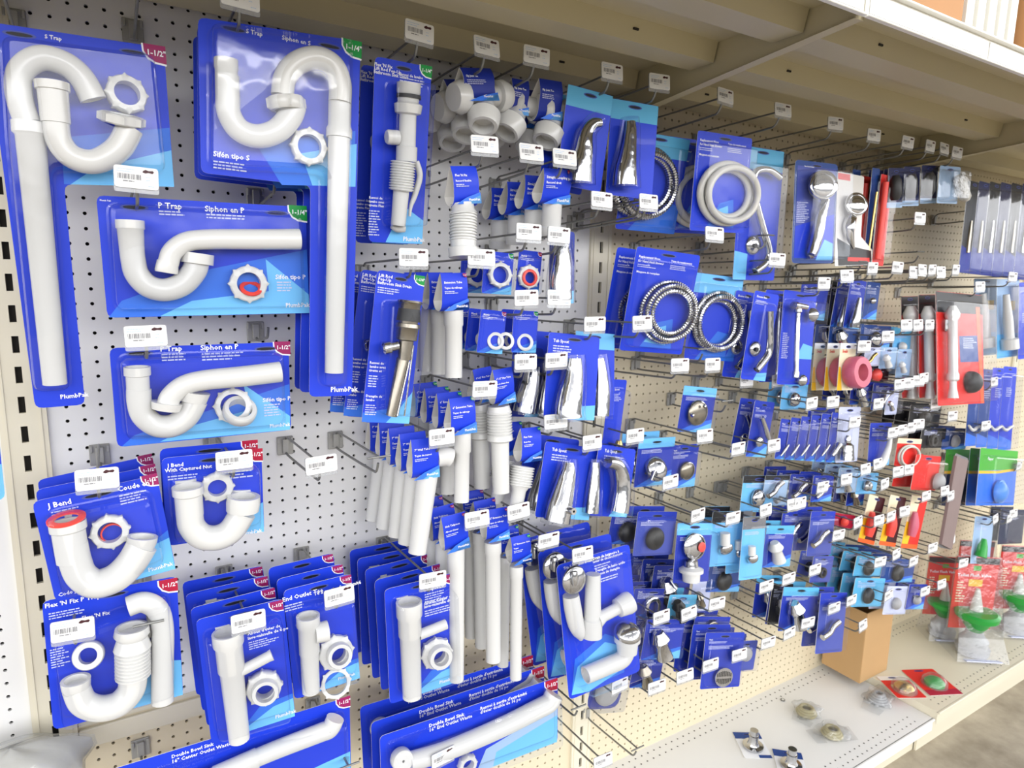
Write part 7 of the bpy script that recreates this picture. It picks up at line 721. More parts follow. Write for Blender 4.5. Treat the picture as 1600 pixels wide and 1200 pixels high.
('plumbing_part_pack','plumbing pack','small clear pack with brass angle fitting',(69.38,-8.01,5.57),(-0.012,0.048,-0.0),(((-1.66,-1.23),(1.66,-1.23),(1.66,1.23),(-1.66,1.23)), 'q', (('tx', 'Plumb', (-1.32,0.89),0.22, 'W'),('ln', (-1.32,0.84),1.99,2,0.12, 'q'),('ln', (-1.32,0.64),2.32,3,0.13, 'q')),0.2),(('blister', 'blister_shell', ((-1.49,-1.11),(1.49,-1.11),(1.49,0.96),(-1.49,0.96)),0.9,0.3, 'clear_blister'),('pipe', 'bent_fitting', 'brass', ((-0.36,0.35,0.7,0.2),(-0.98,0.02,0.7,0.2),(-1.37,-0.43,0.7,0.2),(-2.07,-0.76,0.7,0.2)),(0,0))),2,(0,1.8,0),0),
('plumbing_part_pack','plumbing pack','small light blue pack with white cylinder fitting',(72.95,-8.02,5.16),(-0.016,0.049,-0.0),(((-1.88,-1.34),(1.88,-1.34),(1.88,1.34),(-1.88,1.34)), 's', (('tx', 'Plumb', (-1.5,0.97),0.22, 'W'),('ln', (-1.5,0.91),2.25,2,0.12, 'q'),('ln', (-1.5,0.7),2.63,3,0.13, 'q')),0.2),(('blister', 'blister_shell', ((-1.69,-1.21),(1.69,-1.21),(1.69,1.04),(-1.69,1.04)),0.9,0.3, 'clear_blister'),('lathe', 'fitting', 'white_plastic', (-1.85,0.39,0.7),(-0.88,-0.98,0.7),((0,0.27),(0.3,0.49),(0.5,0.33),(1,0.44)),(1,1))),2,(0,1.8,0),0),
('plumbing_part_pack','plumbing pack','light blue card with white plastic cap behind red packs',(77.45,-7.06,6.75),(-0.033,0.03,-0.001),(((-2.12,-1.96),(2.12,-1.96),(2.12,1.96),(-2.12,1.96)), 'L', (('sw', 't', ((-2.11,1.17),(2.11,1.17),(2.11,1.95),(-2.11,1.95))),('ln', (-1.69,1.02),2.96,3,0.13, 'q')),0.2),(('blister', 'blister_shell', ((-1.91,-1.76),(1.91,-1.76),(1.91,1.52),(-1.91,1.52)),0.9,0.3, 'clear_blister'),('dome', 'fitting', 'white_plastic', (-0.55,-0.42,0.3),0.62,0.7,(0,0,1))),2,(0,1.8,0),0),
('plumbing_part_pack','plumbing pack','pale blue pack with white tube pieces beside the red valve',(76.57,-8.06,4.29),(-0.031,0.037,-0.002),(((-1.65,-1.83),(1.65,-1.83),(1.65,1.83),(-1.65,1.83)), 's', (('tx', 'Plumb', (-1.32,1.32),0.22, 'W'),('ln', (-1.32,1.24),1.98,2,0.12, 'q'),('ln', (-1.32,0.95),2.31,3,0.13, 'q')),0.2),(('blister', 'blister_shell', ((-1.48,-1.65),(1.48,-1.65),(1.48,1.41),(-1.48,1.41)),0.9,0.3, 'clear_blister'),('lathe', 'fitting', 'white_plastic', (-1.8,0.21,0.7),(-0.98,-0.98,0.7),((0,0.23),(0.3,0.42),(0.5,0.28),(1,0.37)),(1,1))),2,(0,1.8,0),0),
('plumbing_part_pack','plumbing pack','dark red little card under the brass angle pack',(73.34,-6.51,2.97),(-0.006,0.07,0.0),(((-2.92,-1.04),(2.92,-1.04),(2.92,1.04),(-2.92,1.04)), 'D', (('tx', 'Plumb', (-2.34,0.75),0.22, 'W'),('ln', (-2.34,0.71),3.51,2,0.12, 'q'),('ln', (-2.34,0.54),4.09,3,0.13, 'q')),0.2),(('blister', 'blister_shell', ((-2.63,-0.93),(2.63,-0.93),(2.63,0.8),(-2.63,0.8)),0.9,0.3, 'clear_blister'),('dome', 'fitting', 'red_rubber', (-0.57,-0.19,0.3),0.89,0.7,(0,0,1))),1,(0,1.8,0),0),
('plumbing_part_pack','plumbing pack','deep blue card under the pink roll packs',(69.9,-7.03,0.74),(-0.023,0.08,0.0),(((-2.66,-1.42),(2.66,-1.42),(2.66,1.42),(-2.66,1.42)), 'b', (('sw', 'M', ((-2.65,-1.41),(2.65,-1.41),(2.65,-0.56),(-0.53,-0.96))),('sw', 'L', ((-1.06,-1.41),(2.65,-1.41),(2.65,-0.79),(1.06,-1.07))),('tx', 'Plumb', (-2.13,1.02),0.22, 'W'),('ln', (-2.13,0.96),3.2,2,0.12, 'q'),('ln', (-2.13,0.74),3.73,3,0.13, 'q')),0.2),(('blister', 'blister_shell', ((-2.4,-1.27),(2.4,-1.27),(2.4,1.1),(-2.4,1.1)),0.9,0.3, 'clear_blister'),('lathe', 'fitting', 'chrome', (-2.05,0.68,0.7),(-0.66,-1.31,0.7),((0,0.4),(0.3,0.72),(0.5,0.48),(1,0.64)),(1,1))),3,(0,1.8,0),0),
('plumbing_part_pack','plumbing pack','deep blue card with chrome pin under beaded cards',(73.94,-7.56,0.1),(-0.034,0.08,0.001),(((-2.8,-1.69),(2.8,-1.69),(2.8,1.69),(-2.8,1.69)), 'b', (('sw', 'M', ((-2.79,-1.68),(2.79,-1.68),(2.79,-0.67),(-0.56,-1.14))),('sw', 'L', ((-1.12,-1.68),(2.79,-1.68),(2.79,-0.94),(1.12,-1.28))),('tx', 'Plumb', (-2.24,1.22),0.22, 'W'),('ln', (-2.24,1.15),3.36,2,0.12, 'q'),('ln', (-2.24,0.88),3.92,3,0.13, 'q')),0.2),(('blister', 'blister_shell', ((-2.52,-1.52),(2.52,-1.52),(2.52,1.31),(-2.52,1.31)),0.9,0.3, 'clear_blister'),('pipe', 'bent_fitting', 'chrome', ((0.18,0.65,0.7,0.33),(-0.87,0.09,0.7,0.33),(-1.54,-0.65,0.7,0.33),(-2.73,-1.2,0.7,0.33)),(0,0))),3,(0,1.8,0),0),
('plumbing_part_pack','plumbing pack','clear pack with tall chrome stem beside tag cluster',(73.96,-8.54,-0.54),(-0.026,0.064,-0.002),(((-1.39,-1.53),(1.39,-1.53),(1.39,1.53),(-1.39,1.53)), 'q', (('tx', 'Plumb', (-1.11,1.1),0.22, 'W'),('ln', (-1.11,1.04),1.67,2,0.12, 'q'),('ln', (-1.11,0.8),1.95,3,0.13, 'q')),0.2),(('blister', 'blister_shell', ((-1.25,-1.38),(1.25,-1.38),(1.25,1.19),(-1.25,1.19)),0.9,0.3, 'clear_blister'),('lathe', 'fitting', 'chrome', (-1.71,0.25,0.7),(-0.99,-0.78,0.7),((0,0.2),(0.3,0.36),(0.5,0.24),(1,0.32)),(1,1))),1,(0,1.8,0),0),
('plumbing_part_pack','plumbing pack','light blue card under the slide bar pack',(56.98,-6.54,1.28),(-0.027,0.079,-0.001),(((-2.36,-1.53),(2.36,-1.53),(2.36,1.53),(-2.36,1.53)), 'L', (('tx', 'Plumb', (-1.89,1.1),0.22, 'W'),('ln', (-1.89,1.04),2.83,2,0.12, 'q'),('ln', (-1.89,0.8),3.3,3,0.13, 'q')),0.2),(('blister', 'blister_shell', ((-2.12,-1.38),(2.12,-1.38),(2.12,1.18),(-2.12,1.18)),0.9,0.3, 'clear_blister'),('dome', 'fitting', 'chrome', (-0.44,-0.3,0.3),0.83,0.7,(0,0,1))),2,(0,1.8,0),0),
('plumbing_part_pack','plumbing pack','black card under the red valve packs',(86.58,-6.55,-3.9),(-0.03,0.101,0.002),(((-4.15,-1.57),(4.15,-1.57),(4.15,1.57),(-4.15,1.57)), 'k', (('tx', 'Plumb', (-3.32,1.13),0.22, 'W'),('ln', (-3.32,1.07),4.98,2,0.12, 'q'),('ln', (-3.32,0.82),5.81,3,0.13, 'q')),0.2),(('blister', 'blister_shell', ((-3.74,-1.42),(3.74,-1.42),(3.74,1.22),(-3.74,1.22)),0.9,0.3, 'clear_blister'),('dome', 'fitting', 'black_rubber', (-0.67,-0.3,0.3),1.14,0.7,(0,0,1))),3,(0,1.8,0),0),
('plumbing_part_pack','plumbing pack','small black pack above the red flapper card',(88.54,-7.04,-7.14),(-0.026,0.117,0.002),(((-3.39,-1.42),(3.39,-1.42),(3.39,1.42),(-3.39,1.42)), 'k', (('tx', 'Plumb', (-2.71,1.03),0.22, 'W'),('ln', (-2.71,0.97),4.06,2,0.12, 'q'),('ln', (-2.71,0.74),4.74,3,0.13, 'q')),0.2),(('blister', 'blister_shell', ((-3.05,-1.28),(3.05,-1.28),(3.05,1.1),(-3.05,1.1)),0.9,0.3, 'clear_blister'),('nut', 'ring_fitting', 'black_rubber', (-0.45,-0.28,0.2),0.91,0.55,0.4,(0,0,1),0)),2,(0,1.8,0),0),
('plumbing_part_pack','plumbing pack','dark blue pack between brown strip and blue tall cards',(94.78,-7.05,-7.94),(-0.032,0.117,0.002),(((-3.63,-1.57),(3.63,-1.57),(3.63,1.57),(-3.63,1.57)), 'e', (('sw', 'M', ((-3.62,-1.56),(3.62,-1.56),(3.62,-0.62),(-0.72,-1.06))),('sw', 'L', ((-1.45,-1.56),(3.62,-1.56),(3.62,-0.87),(1.45,-1.19))),('tx', 'Plumb', (-2.91,1.13),0.22, 'W'),('ln', (-2.91,1.07),4.36,2,0.12, 'q'),('ln', (-2.91,0.82),5.09,3,0.13, 'q')),0.2),(('blister', 'blister_shell', ((-3.27,-1.41),(3.27,-1.41),(3.27,1.21),(-3.27,1.21)),0.9,0.3, 'clear_blister'),('dome', 'fitting', 'grey_plastic', (-0.7,-0.29,0.3),0.93,0.7,(0,0,1))),2,(0,1.8,0),0),
('plumbing_part_pack','plumbing pack','light blue card with chrome swivel fitting above yellow tags',(53.02,-8.04,-8.53),(-0.031,0.147,-0.003),(((-2.11,-1.29),(2.11,-1.29),(2.11,1.29),(-2.11,1.29)), 's', (('sw', 'k', ((-2.1,0.77),(2.1,0.77),(2.1,1.28),(-2.1,1.28))),('ln', (-1.69,0.67),2.95,3,0.13, 'q')),0.2),(('blister', 'blister_shell', ((-1.9,-1.16),(1.9,-1.16),(1.9,1.0),(-1.9,1.0)),0.9,0.3, 'clear_blister'),('pipe', 'bent_fitting', 'chrome', ((0.08,0.7,0.7,0.3),(-0.69,0.22,0.7,0.3),(-1.16,-0.42,0.7,0.3),(-2.03,-0.9,0.7,0.3)),(0,0))),1,(0,1.8,0),0),
('plumbing_part_pack','plumbing pack','deep blue card with chrome valve, beside swivel fitting',(58.88,-7.07,-9.79),(-0.043,0.138,-0.004),(((-2.09,-1.59),(2.09,-1.59),(2.09,1.59),(-2.09,1.59)), 'b', (('sw', 'M', ((-2.08,-1.58),(2.08,-1.58),(2.08,-0.63),(-0.42,-1.07))),('sw', 'L', ((-0.83,-1.58),(2.08,-1.58),(2.08,-0.88),(0.83,-1.2))),('tx', 'Plumb', (-1.67,1.14),0.22, 'W'),('ln', (-1.67,1.08),2.51,2,0.12, 'q'),('ln', (-1.67,0.83),2.93,3,0.13, 'q')),0.2),(('blister', 'blister_shell', ((-1.88,-1.43),(1.88,-1.43),(1.88,1.23),(-1.88,1.23)),0.9,0.3, 'clear_blister'),('pipe', 'bent_fitting', 'chrome', ((0.05,0.59,0.7,0.29),(-0.72,0.13,0.7,0.29),(-1.21,-0.48,0.7,0.29),(-2.09,-0.93,0.7,0.29)),(0,0))),3,(0,1.8,0),0),
('plumbing_part_pack','plumbing pack','blue card with chrome stem right of the valve cards',(61.79,-8.07,-10.11),(-0.045,0.138,-0.003),(((-2.04,-1.6),(2.04,-1.6),(2.04,1.6),(-2.04,1.6)), 'f', (('sw', 'M', ((-2.03,-1.59),(2.03,-1.59),(2.03,-0.64),(-0.41,-1.08))),('sw', 'L', ((-0.81,-1.59),(2.03,-1.59),(2.03,-0.89),(0.81,-1.21))),('tx', 'Plumb', (-1.64,1.15),0.22, 'W'),('ln', (-1.64,1.09),2.45,2,0.12, 'q'),('ln', (-1.64,0.83),2.86,3,0.13, 'q')),0.2),(('blister', 'blister_shell', ((-1.84,-1.44),(1.84,-1.44),(1.84,1.24),(-1.84,1.24)),0.9,0.3, 'clear_blister'),('pipe', 'bent_fitting', 'chrome', ((-0.04,0.55,0.7,0.27),(-0.79,0.11,0.7,0.27),(-1.26,-0.47,0.7,0.27),(-2.13,-0.9,0.7,0.27)),(0,0))),2,(0,1.8,0),0),
('plumbing_part_pack','plumbing pack','light blue clear pack with chrome nuts above blue wedge',(66.82,-8.06,-9.82),(-0.041,0.133,-0.002),(((-2.05,-1.58),(2.05,-1.58),(2.05,1.58),(-2.05,1.58)), 's', (('tx', 'Plumb', (-1.64,1.13),0.22, 'W'),('ln', (-1.64,1.07),2.46,2,0.12, 'q'),('ln', (-1.64,0.82),2.87,3,0.13, 'q')),0.2),(('blister', 'blister_shell', ((-1.85,-1.42),(1.85,-1.42),(1.85,1.22),(-1.85,1.22)),0.9,0.3, 'clear_blister'),('lathe', 'fitting', 'chrome', (-1.83,0.55,0.7),(-0.71,-1.05,0.7),((0,0.32),(0.3,0.57),(0.5,0.38),(1,0.5)),(1,1))),3,(0,1.8,0),0),
('plumbing_part_pack','plumbing pack','light blue card with dark stem, left of red card',(71.33,-8.04,-10.92),(-0.032,0.146,0.0),(((-2.34,-1.38),(2.34,-1.38),(2.34,1.38),(-2.34,1.38)), 'L', (('tx', 'Plumb', (-1.87,0.99),0.22, 'W'),('ln', (-1.87,0.94),2.81,2,0.12, 'q'),('ln', (-1.87,0.72),3.28,3,0.13, 'q')),0.2),(('blister', 'blister_shell', ((-2.11,-1.24),(2.11,-1.24),(2.11,1.06),(-2.11,1.06)),0.9,0.3, 'clear_blister'),('dome', 'fitting', 'chrome', (-0.53,-0.23,0.3),0.71,0.7,(0,0,1))),3,(0,1.8,0),0),
('plumbing_part_pack','plumbing pack','deep blue card with three dark stems above wedge cards',(70.82,-7.04,-12.67),(-0.032,0.148,-0.001),(((-1.96,-1.4),(1.96,-1.4),(1.96,1.4),(-1.96,1.4)), 'b', (('sw', 'M', ((-1.95,-1.39),(1.95,-1.39),(1.95,-0.56),(-0.39,-0.94))),('sw', 'L', ((-0.78,-1.39),(1.95,-1.39),(1.95,-0.78),(0.78,-1.05))),('tx', 'Plumb', (-1.57,1.0),0.22, 'W'),('ln', (-1.57,0.95),2.35,2,0.12, 'q'),('ln', (-1.57,0.73),2.74,3,0.13, 'q')),0.2),(('blister', 'blister_shell', ((-1.76,-1.26),(1.76,-1.26),(1.76,1.08),(-1.76,1.08)),0.9,0.3, 'clear_blister'),('lathe', 'fitting', 'nickel', (-1.86,0.56,0.7),(-0.75,-0.94,0.7),((0,0.28),(0.3,0.51),(0.5,0.34),(1,0.45)),(1,1))),3,(0,1.8,0),0),
('plumbing_part_pack','plumbing pack','pale card with grey plastic angle beside black label',(56.47,-6.45,-10.38),(-0.035,0.14,-0.005),(((-1.79,-1.43),(1.79,-1.43),(1.79,1.43),(-1.79,1.43)), 's', (('tx', 'Plumb', (-1.43,1.03),0.22, 'W'),('ln', (-1.43,0.97),2.15,2,0.12, 'q'),('ln', (-1.43,0.74),2.51,3,0.13, 'q')),0.2),(('blister', 'blister_shell', ((-1.61,-1.29),(1.61,-1.29),(1.61,1.11),(-1.61,1.11)),0.9,0.3, 'clear_blister'),('pipe', 'bent_fitting', 'grey_plastic', ((-0.07,0.55,0.7,0.25),(-0.72,0.14,0.7,0.25),(-1.13,-0.4,0.7,0.25),(-1.88,-0.79,0.7,0.25)),(0,0))),2,(0,1.8,0),0),
('plumbing_part_pack','plumbing pack','light blue card with black label strip and chrome basket',(50.63,-7.54,-9.13),(-0.072,0.143,-0.007),(((-2.72,-2.05),(2.72,-2.05),(2.72,2.05),(-2.72,2.05)), 'L', (('sw', 'k', ((-2.71,1.22),(2.71,1.22),(2.71,2.04),(-2.71,2.04))),('ln', (-2.18,1.06),3.81,3,0.13, 'q')),0.2),(('blister', 'blister_shell', ((-2.45,-1.84),(2.45,-1.84),(2.45,1.58),(-2.45,1.58)),0.9,0.3, 'clear_blister'),('dome', 'fitting', 'chrome', (-0.39,-0.39,0.3),1.02,0.7,(0,0,1))),1,(0,1.8,0),0),
('plumbing_part_pack','plumbing pack','light blue card with clear pop-up stopper and black top',(44.73,-8.48,-12.9),(-0.1,0.15,-0.025),(((-2.34,-2.92),(2.34,-2.92),(2.34,2.92),(-2.34,2.92)), 'L', (('sw', 'k', ((-2.33,1.74),(2.33,1.74),(2.33,2.9),(-2.33,2.9))),('ln', (-1.87,1.52),3.28,3,0.13, 'q')),0.2),(('blister', 'blister_shell', ((-2.11,-2.62),(2.11,-2.62),(2.11,2.26),(-2.11,2.26)),0.9,0.3, 'clear_blister'),('lathe', 'fitting_body', 'white_plastic', (-1.1,0.84,0.8),(-0.91,-0.44,0.8),((0,0.52),(1,0.52)),(1,1)),('dome', 'fitting_cap', 'chrome', (-0.4,-0.95,0.4),0.85,0.6,(0,-0.6,0.7))),2,(0,1.8,0),0),
('plumbing_part_pack','plumbing pack','tall grey-headed card with white pop-up strainer, front',(47.36,-9.92,-13.94),(-0.1,0.118,-0.04),(((-1.76,-3.4),(1.76,-3.4),(1.76,3.4),(-1.76,3.4)), 'L', (('sw', 'a', ((-1.76,2.03),(1.76,2.03),(1.76,3.38),(-1.76,3.38))),('ln', (-1.41,1.77),2.47,3,0.13, 'q')),0.2),(('blister', 'blister_shell', ((-1.59,-3.06),(1.59,-3.06),(1.59,2.63),(-1.59,2.63)),0.9,0.3, 'clear_blister'),('lathe', 'fitting_body', 'white_plastic', (-1.05,0.46,0.8),(-0.94,-0.51,0.8),((0,0.39),(1,0.39)),(1,1)),('dome', 'fitting_cap', 'chrome', (-0.42,-0.95,0.4),0.64,0.6,(0,-0.6,0.7))),2,(0,1.8,0),0),
('plumbing_part_pack','plumbing pack','blue card with white threaded drain fitting',(52.78,-9.19,-15.15),(-0.082,0.176,-0.009),(((-2.48,-2.36),(2.48,-2.36),(2.48,2.36),(-2.48,2.36)), 'f', (('sw', 'M', ((-2.46,-2.35),(2.46,-2.35),(2.46,-0.94),(-0.49,-1.6))),('sw', 'L', ((-0.99,-2.35),(2.46,-2.35),(2.46,-1.31),(0.99,-1.78))),('sw', 't', ((-2.46,1.41),(2.46,1.41),(2.46,2.35),(-2.46,2.35))),('ln', (-1.98,1.23),3.47,3,0.13, 'q')),0.2),(('blister', 'blister_shell', ((-2.23,-2.12),(2.23,-2.12),(2.23,1.83),(-2.23,1.83)),0.9,0.3, 'clear_blister'),('lathe', 'fitting', 'white_plastic', (-1.74,0.64,0.7),(-0.44,-1.48,0.7),((0,0.46),(0.3,0.83),(0.5,0.55),(1,0.74)),(1,1))),2,(0,1.8,0),0),
('plumbing_part_pack','plumbing pack','blue card with chrome cartridge, left of bright cartridge card',(57.6,-7.6,-14.42),(-0.054,0.173,-0.004),(((-2.44,-1.96),(2.44,-1.96),(2.44,1.96),(-2.44,1.96)), 'f', (('sw', 'M', ((-2.43,-1.95),(2.43,-1.95),(2.43,-0.78),(-0.49,-1.32))),('sw', 'L', ((-0.97,-1.95),(2.43,-1.95),(2.43,-1.09),(0.97,-1.48))),('tx', 'Plumb', (-1.95,1.41),0.22, 'W'),('ln', (-1.95,1.33),2.93,2,0.12, 'q'),('ln', (-1.95,1.02),3.42,3,0.13, 'q')),0.2),(('blister', 'blister_shell', ((-2.2,-1.76),(2.2,-1.76),(2.2,1.52),(-2.2,1.52)),0.9,0.3, 'clear_blister'),('pipe', 'bent_fitting', 'chrome', ((0.2,0.67,0.7,0.34),(-0.69,0.13,0.7,0.34),(-1.23,-0.6,0.7,0.34),(-2.25,-1.12,0.7,0.34)),(0,0))),3,(0,1.8,0),0),
('plumbing_part_pack','plumbing pack','violet-blue clear card with bright chrome cartridge',(60.15,-9.52,-14.95),(-0.085,0.161,-0.007),(((-2.36,-2.63),(2.36,-2.63),(2.36,2.63),(-2.36,2.63)), 'v', (('sw', 'f', ((-2.35,1.57),(2.35,1.57),(2.35,2.61),(-2.35,2.61))),('ln', (-1.89,1.37),3.3,3,0.13, 'q')),0.2),(('blister', 'blister_shell', ((-2.12,-2.36),(2.12,-2.36),(2.12,2.03),(-2.12,2.03)),0.9,0.3, 'clear_blister'),('pipe', 'bent_fitting', 'chrome', ((0.18,0.43,0.7,0.32),(-0.72,-0.06,0.7,0.32),(-1.29,-0.73,0.7,0.32),(-2.3,-1.21,0.7,0.32)),(0,0))),3,(0,1.8,0),0),
('plumbing_part_pack','plumbing pack','black tall card at left of blue valve packs',(56.73,-7.39,-24.01),(-0.084,0.189,-0.021),(((-1.95,-2.41),(1.95,-2.41),(1.95,2.41),(-1.95,2.41)), 'k', (('tx', 'Plumb', (-1.56,1.73),0.22, 'W'),('ln', (-1.56,1.64),2.34,2,0.12, 'q'),('ln', (-1.56,1.25),2.73,3,0.13, 'q')),0.2),(('blister', 'blister_shell', ((-1.76,-2.17),(1.76,-2.17),(1.76,1.86),(-1.76,1.86)),0.9,0.3, 'clear_blister'),('dome', 'fitting', 'black_rubber', (-0.38,-0.44,0.3),0.72,0.7,(0,0,1))),1,(0,1.8,0),0),
('plumbing_part_pack','plumbing pack','light-headed blue card with chrome trim, left of valve pack',(58.23,-8.88,-24.31),(-0.111,0.236,-0.0),(((-3.49,-2.57),(3.49,-2.57),(3.49,2.57),(-3.49,2.57)), 'f', (('sw', 'M', ((-3.47,-2.56),(3.47,-2.56),(3.47,-1.02),(-0.69,-1.74))),('sw', 'L', ((-1.39,-2.56),(3.47,-2.56),(3.47,-1.43),(1.39,-1.94))),('sw', 't', ((-3.47,1.53),(3.47,1.53),(3.47,2.56),(-3.47,2.56))),('ln', (-2.79,1.34),4.89,3,0.13, 'q')),0.2),(('blister', 'blister_shell', ((-3.14,-2.31),(3.14,-2.31),(3.14,1.99),(-3.14,1.99)),0.9,0.3, 'clear_blister'),('lathe', 'fitting', 'chrome', (-2.18,0.92,0.7),(-0.31,-1.88,0.7),((0,0.59),(0.3,1.06),(0.5,0.71),(1,0.94)),(1,1))),3,(0,1.8,0),0),
('plumbing_part_pack','plumbing pack','violet-blue clear pack with large chrome valve, in front of carton',(62.88,-10.3,-26.69),(-0.144,0.215,-0.01),(((-2.69,-3.62),(2.69,-3.62),(2.69,3.62),(-2.69,3.62)), 'v', (('sw', 'f', ((-2.68,2.16),(2.68,2.16),(2.68,3.6),(-2.68,3.6))),('ln', (-2.16,1.88),3.77,3,0.13, 'q')),0.2),(('blister', 'blister_shell', ((-2.42,-3.26),(2.42,-3.26),(2.42,2.8),(-2.42,2.8)),0.9,0.3, 'clear_blister'),('pipe', 'bent_fitting', 'chrome', ((0.39,0.32,0.7,0.36),(-0.66,-0.23,0.7,0.36),(-1.34,-0.97,0.7,0.36),(-2.53,-1.48,0.7,0.36)),(0,0))),2,(0,1.8,0),0),
('plumbing_part_pack','plumbing pack','violet-blue card with black washer under cartridge cards',(63.34,-8.07,-20.76),(-0.043,0.207,-0.002),(((-2.15,-1.66),(2.15,-1.66),(2.15,1.66),(-2.15,1.66)), 'v', (('tx', 'Plumb', (-1.72,1.19),0.22, 'W'),('ln', (-1.72,1.13),2.58,2,0.12, 'q'),('ln', (-1.72,0.86),3.01,3,0.13, 'q')),0.2),(('blister', 'blister_shell', ((-1.94,-1.49),(1.94,-1.49),(1.94,1.28),(-1.94,1.28)),0.9,0.3, 'clear_blister'),('nut', 'ring_fitting', 'black_rubber', (-0.31,-0.31,0.2),0.67,0.4,0.4,(0,0,1),0)),2,(0,1.8,0),0),
('plumbing_part_pack','plumbing pack','teal-headed small card with black cap, upper of two rows',(73.87,-8.03,-22.72),(-0.023,0.224,0.001),(((-3.3,-1.34),(3.3,-1.34),(3.3,1.34),(-3.3,1.34)), 't', (('tx', 'Plumb', (-2.64,0.97),0.22, 'W'),('ln', (-2.64,0.91),3.96,2,0.12, 'q'),('ln', (-2.64,0.7),4.62,3,0.13, 'q')),0.2),(('blister', 'blister_shell', ((-2.97,-1.21),(2.97,-1.21),(2.97,1.04),(-2.97,1.04)),0.9,0.3, 'clear_blister'),('dome', 'fitting', 'black_rubber', (-0.61,-0.19,0.3),0.97,0.7,(0,0,1))),4,(0,1.8,0),0),
('plumbing_part_pack','plumbing pack','dark blue small card with black cap right of teal ones',(81.4,-8.06,-25.06),(-0.039,0.227,0.004),(((-4.31,-1.66),(4.31,-1.66),(4.31,1.66),(-4.31,1.66)), 'e', (('sw', 'M', ((-4.29,-1.65),(4.29,-1.65),(4.29,-0.66),(-0.86,-1.12))),('sw', 'L', ((-1.71,-1.65),(4.29,-1.65),(4.29,-0.93),(1.71,-1.26))),('tx', 'Plumb', (-3.45,1.2),0.22, 'W'),('ln', (-3.45,1.13),5.17,2,0.12, 'q'),('ln', (-3.45,0.86),6.03,3,0.13, 'q')),0.2),(('blister', 'blister_shell', ((-3.88,-1.5),(3.88,-1.5),(3.88,1.29),(-3.88,1.29)),0.9,0.3, 'clear_blister'),('dome', 'fitting', 'black_rubber', (-0.68,-0.26,0.3),1.19,0.7,(0,0,1))),4,(0,1.8,0),0),
('plumbing_part_pack','plumbing pack','teal-headed card with black rubber cap, lower row',(73.27,-8.72,-26.0),(-0.061,0.239,0.006),(((-3.66,-1.91),(3.66,-1.91),(3.66,1.91),(-3.66,1.91)), 't', (('tx', 'Plumb', (-2.93,1.37),0.22, 'W'),('ln', (-2.93,1.3),4.39,2,0.12, 'q'),('ln', (-2.93,0.99),5.13,3,0.13, 'q')),0.2),(('blister', 'blister_shell', ((-3.3,-1.72),(3.3,-1.72),(3.3,1.48),(-3.3,1.48)),0.9,0.3, 'clear_blister'),('dome', 'fitting', 'black_rubber', (-0.59,-0.32,0.3),1.08,0.7,(0,0,1))),4,(0,1.8,0),0),
('plumbing_part_pack','plumbing pack','pale clear bag with blue card left of green valve',(79.76,-9.12,-28.59),(-0.06,0.239,0.006),(((-2.96,-1.95),(2.96,-1.95),(2.96,1.95),(-2.96,1.95)), 'q', (('tx', 'Plumb', (-2.37,1.4),0.22, 'W'),('ln', (-2.37,1.33),3.55,2,0.12, 'q'),('ln', (-2.37,1.01),4.14,3,0.13, 'q')),0.2),(('blister', 'blister_shell', ((-2.66,-1.76),(2.66,-1.76),(2.66,1.51),(-2.66,1.51)),0.9,0.3, 'clear_blister'),('dome', 'fitting', 'grey_plastic', (-0.61,-0.33,0.3),0.83,0.7,(0,0,1))),2,(0,1.8,0),0),
('plumbing_part_pack','plumbing pack','blue card with price tag above green valve bag',(84.71,-9.28,-29.23),(-0.047,0.234,0.004),(((-2.52,-1.79),(2.52,-1.79),(2.52,1.79),(-2.52,1.79)), 'f', (('sw', 'M', ((-2.5,-1.78),(2.5,-1.78),(2.5,-0.71),(-0.5,-1.21))),('sw', 'L', ((-1.0,-1.78),(2.5,-1.78),(2.5,-1.0),(1.0,-1.36))),('tx', 'Plumb', (-2.01,1.29),0.22, 'W'),('ln', (-2.01,1.22),3.02,2,0.12, 'q'),('ln', (-2.01,0.93),3.52,3,0.13, 'q')),0.2),(('blister', 'blister_shell', ((-2.26,-1.61),(2.26,-1.61),(2.26,1.39),(-2.26,1.39)),0.9,0.3, 'clear_blister'),('dome', 'fitting', 'grey_plastic', (-0.63,-0.29,0.3),0.67,0.7,(0,0,1))),2,(0,1.8,0),0),
('plumbing_part_pack','plumbing pack','clear blue pack with upside-down black rubber stopper',(34.28,-8.56,-10.26),(-0.077,0.165,-0.023),(((-2.56,-2.17),(2.56,-2.17),(2.56,2.17),(-2.56,2.17)), 'v', (('sw', 'f', ((-2.55,1.29),(2.55,1.29),(2.55,2.16),(-2.55,2.16))),('ln', (-2.05,1.13),3.58,3,0.13, 'q')),0.2),(('blister', 'blister_shell', ((-2.3,-1.95),(2.3,-1.95),(2.3,1.68),(-2.3,1.68)),0.9,0.3, 'clear_blister'),('dome', 'fitting', 'black_rubber', (-0.3,-0.41,0.3),1.12,0.7,(0,0,1))),2,(0,1.8,0),0),
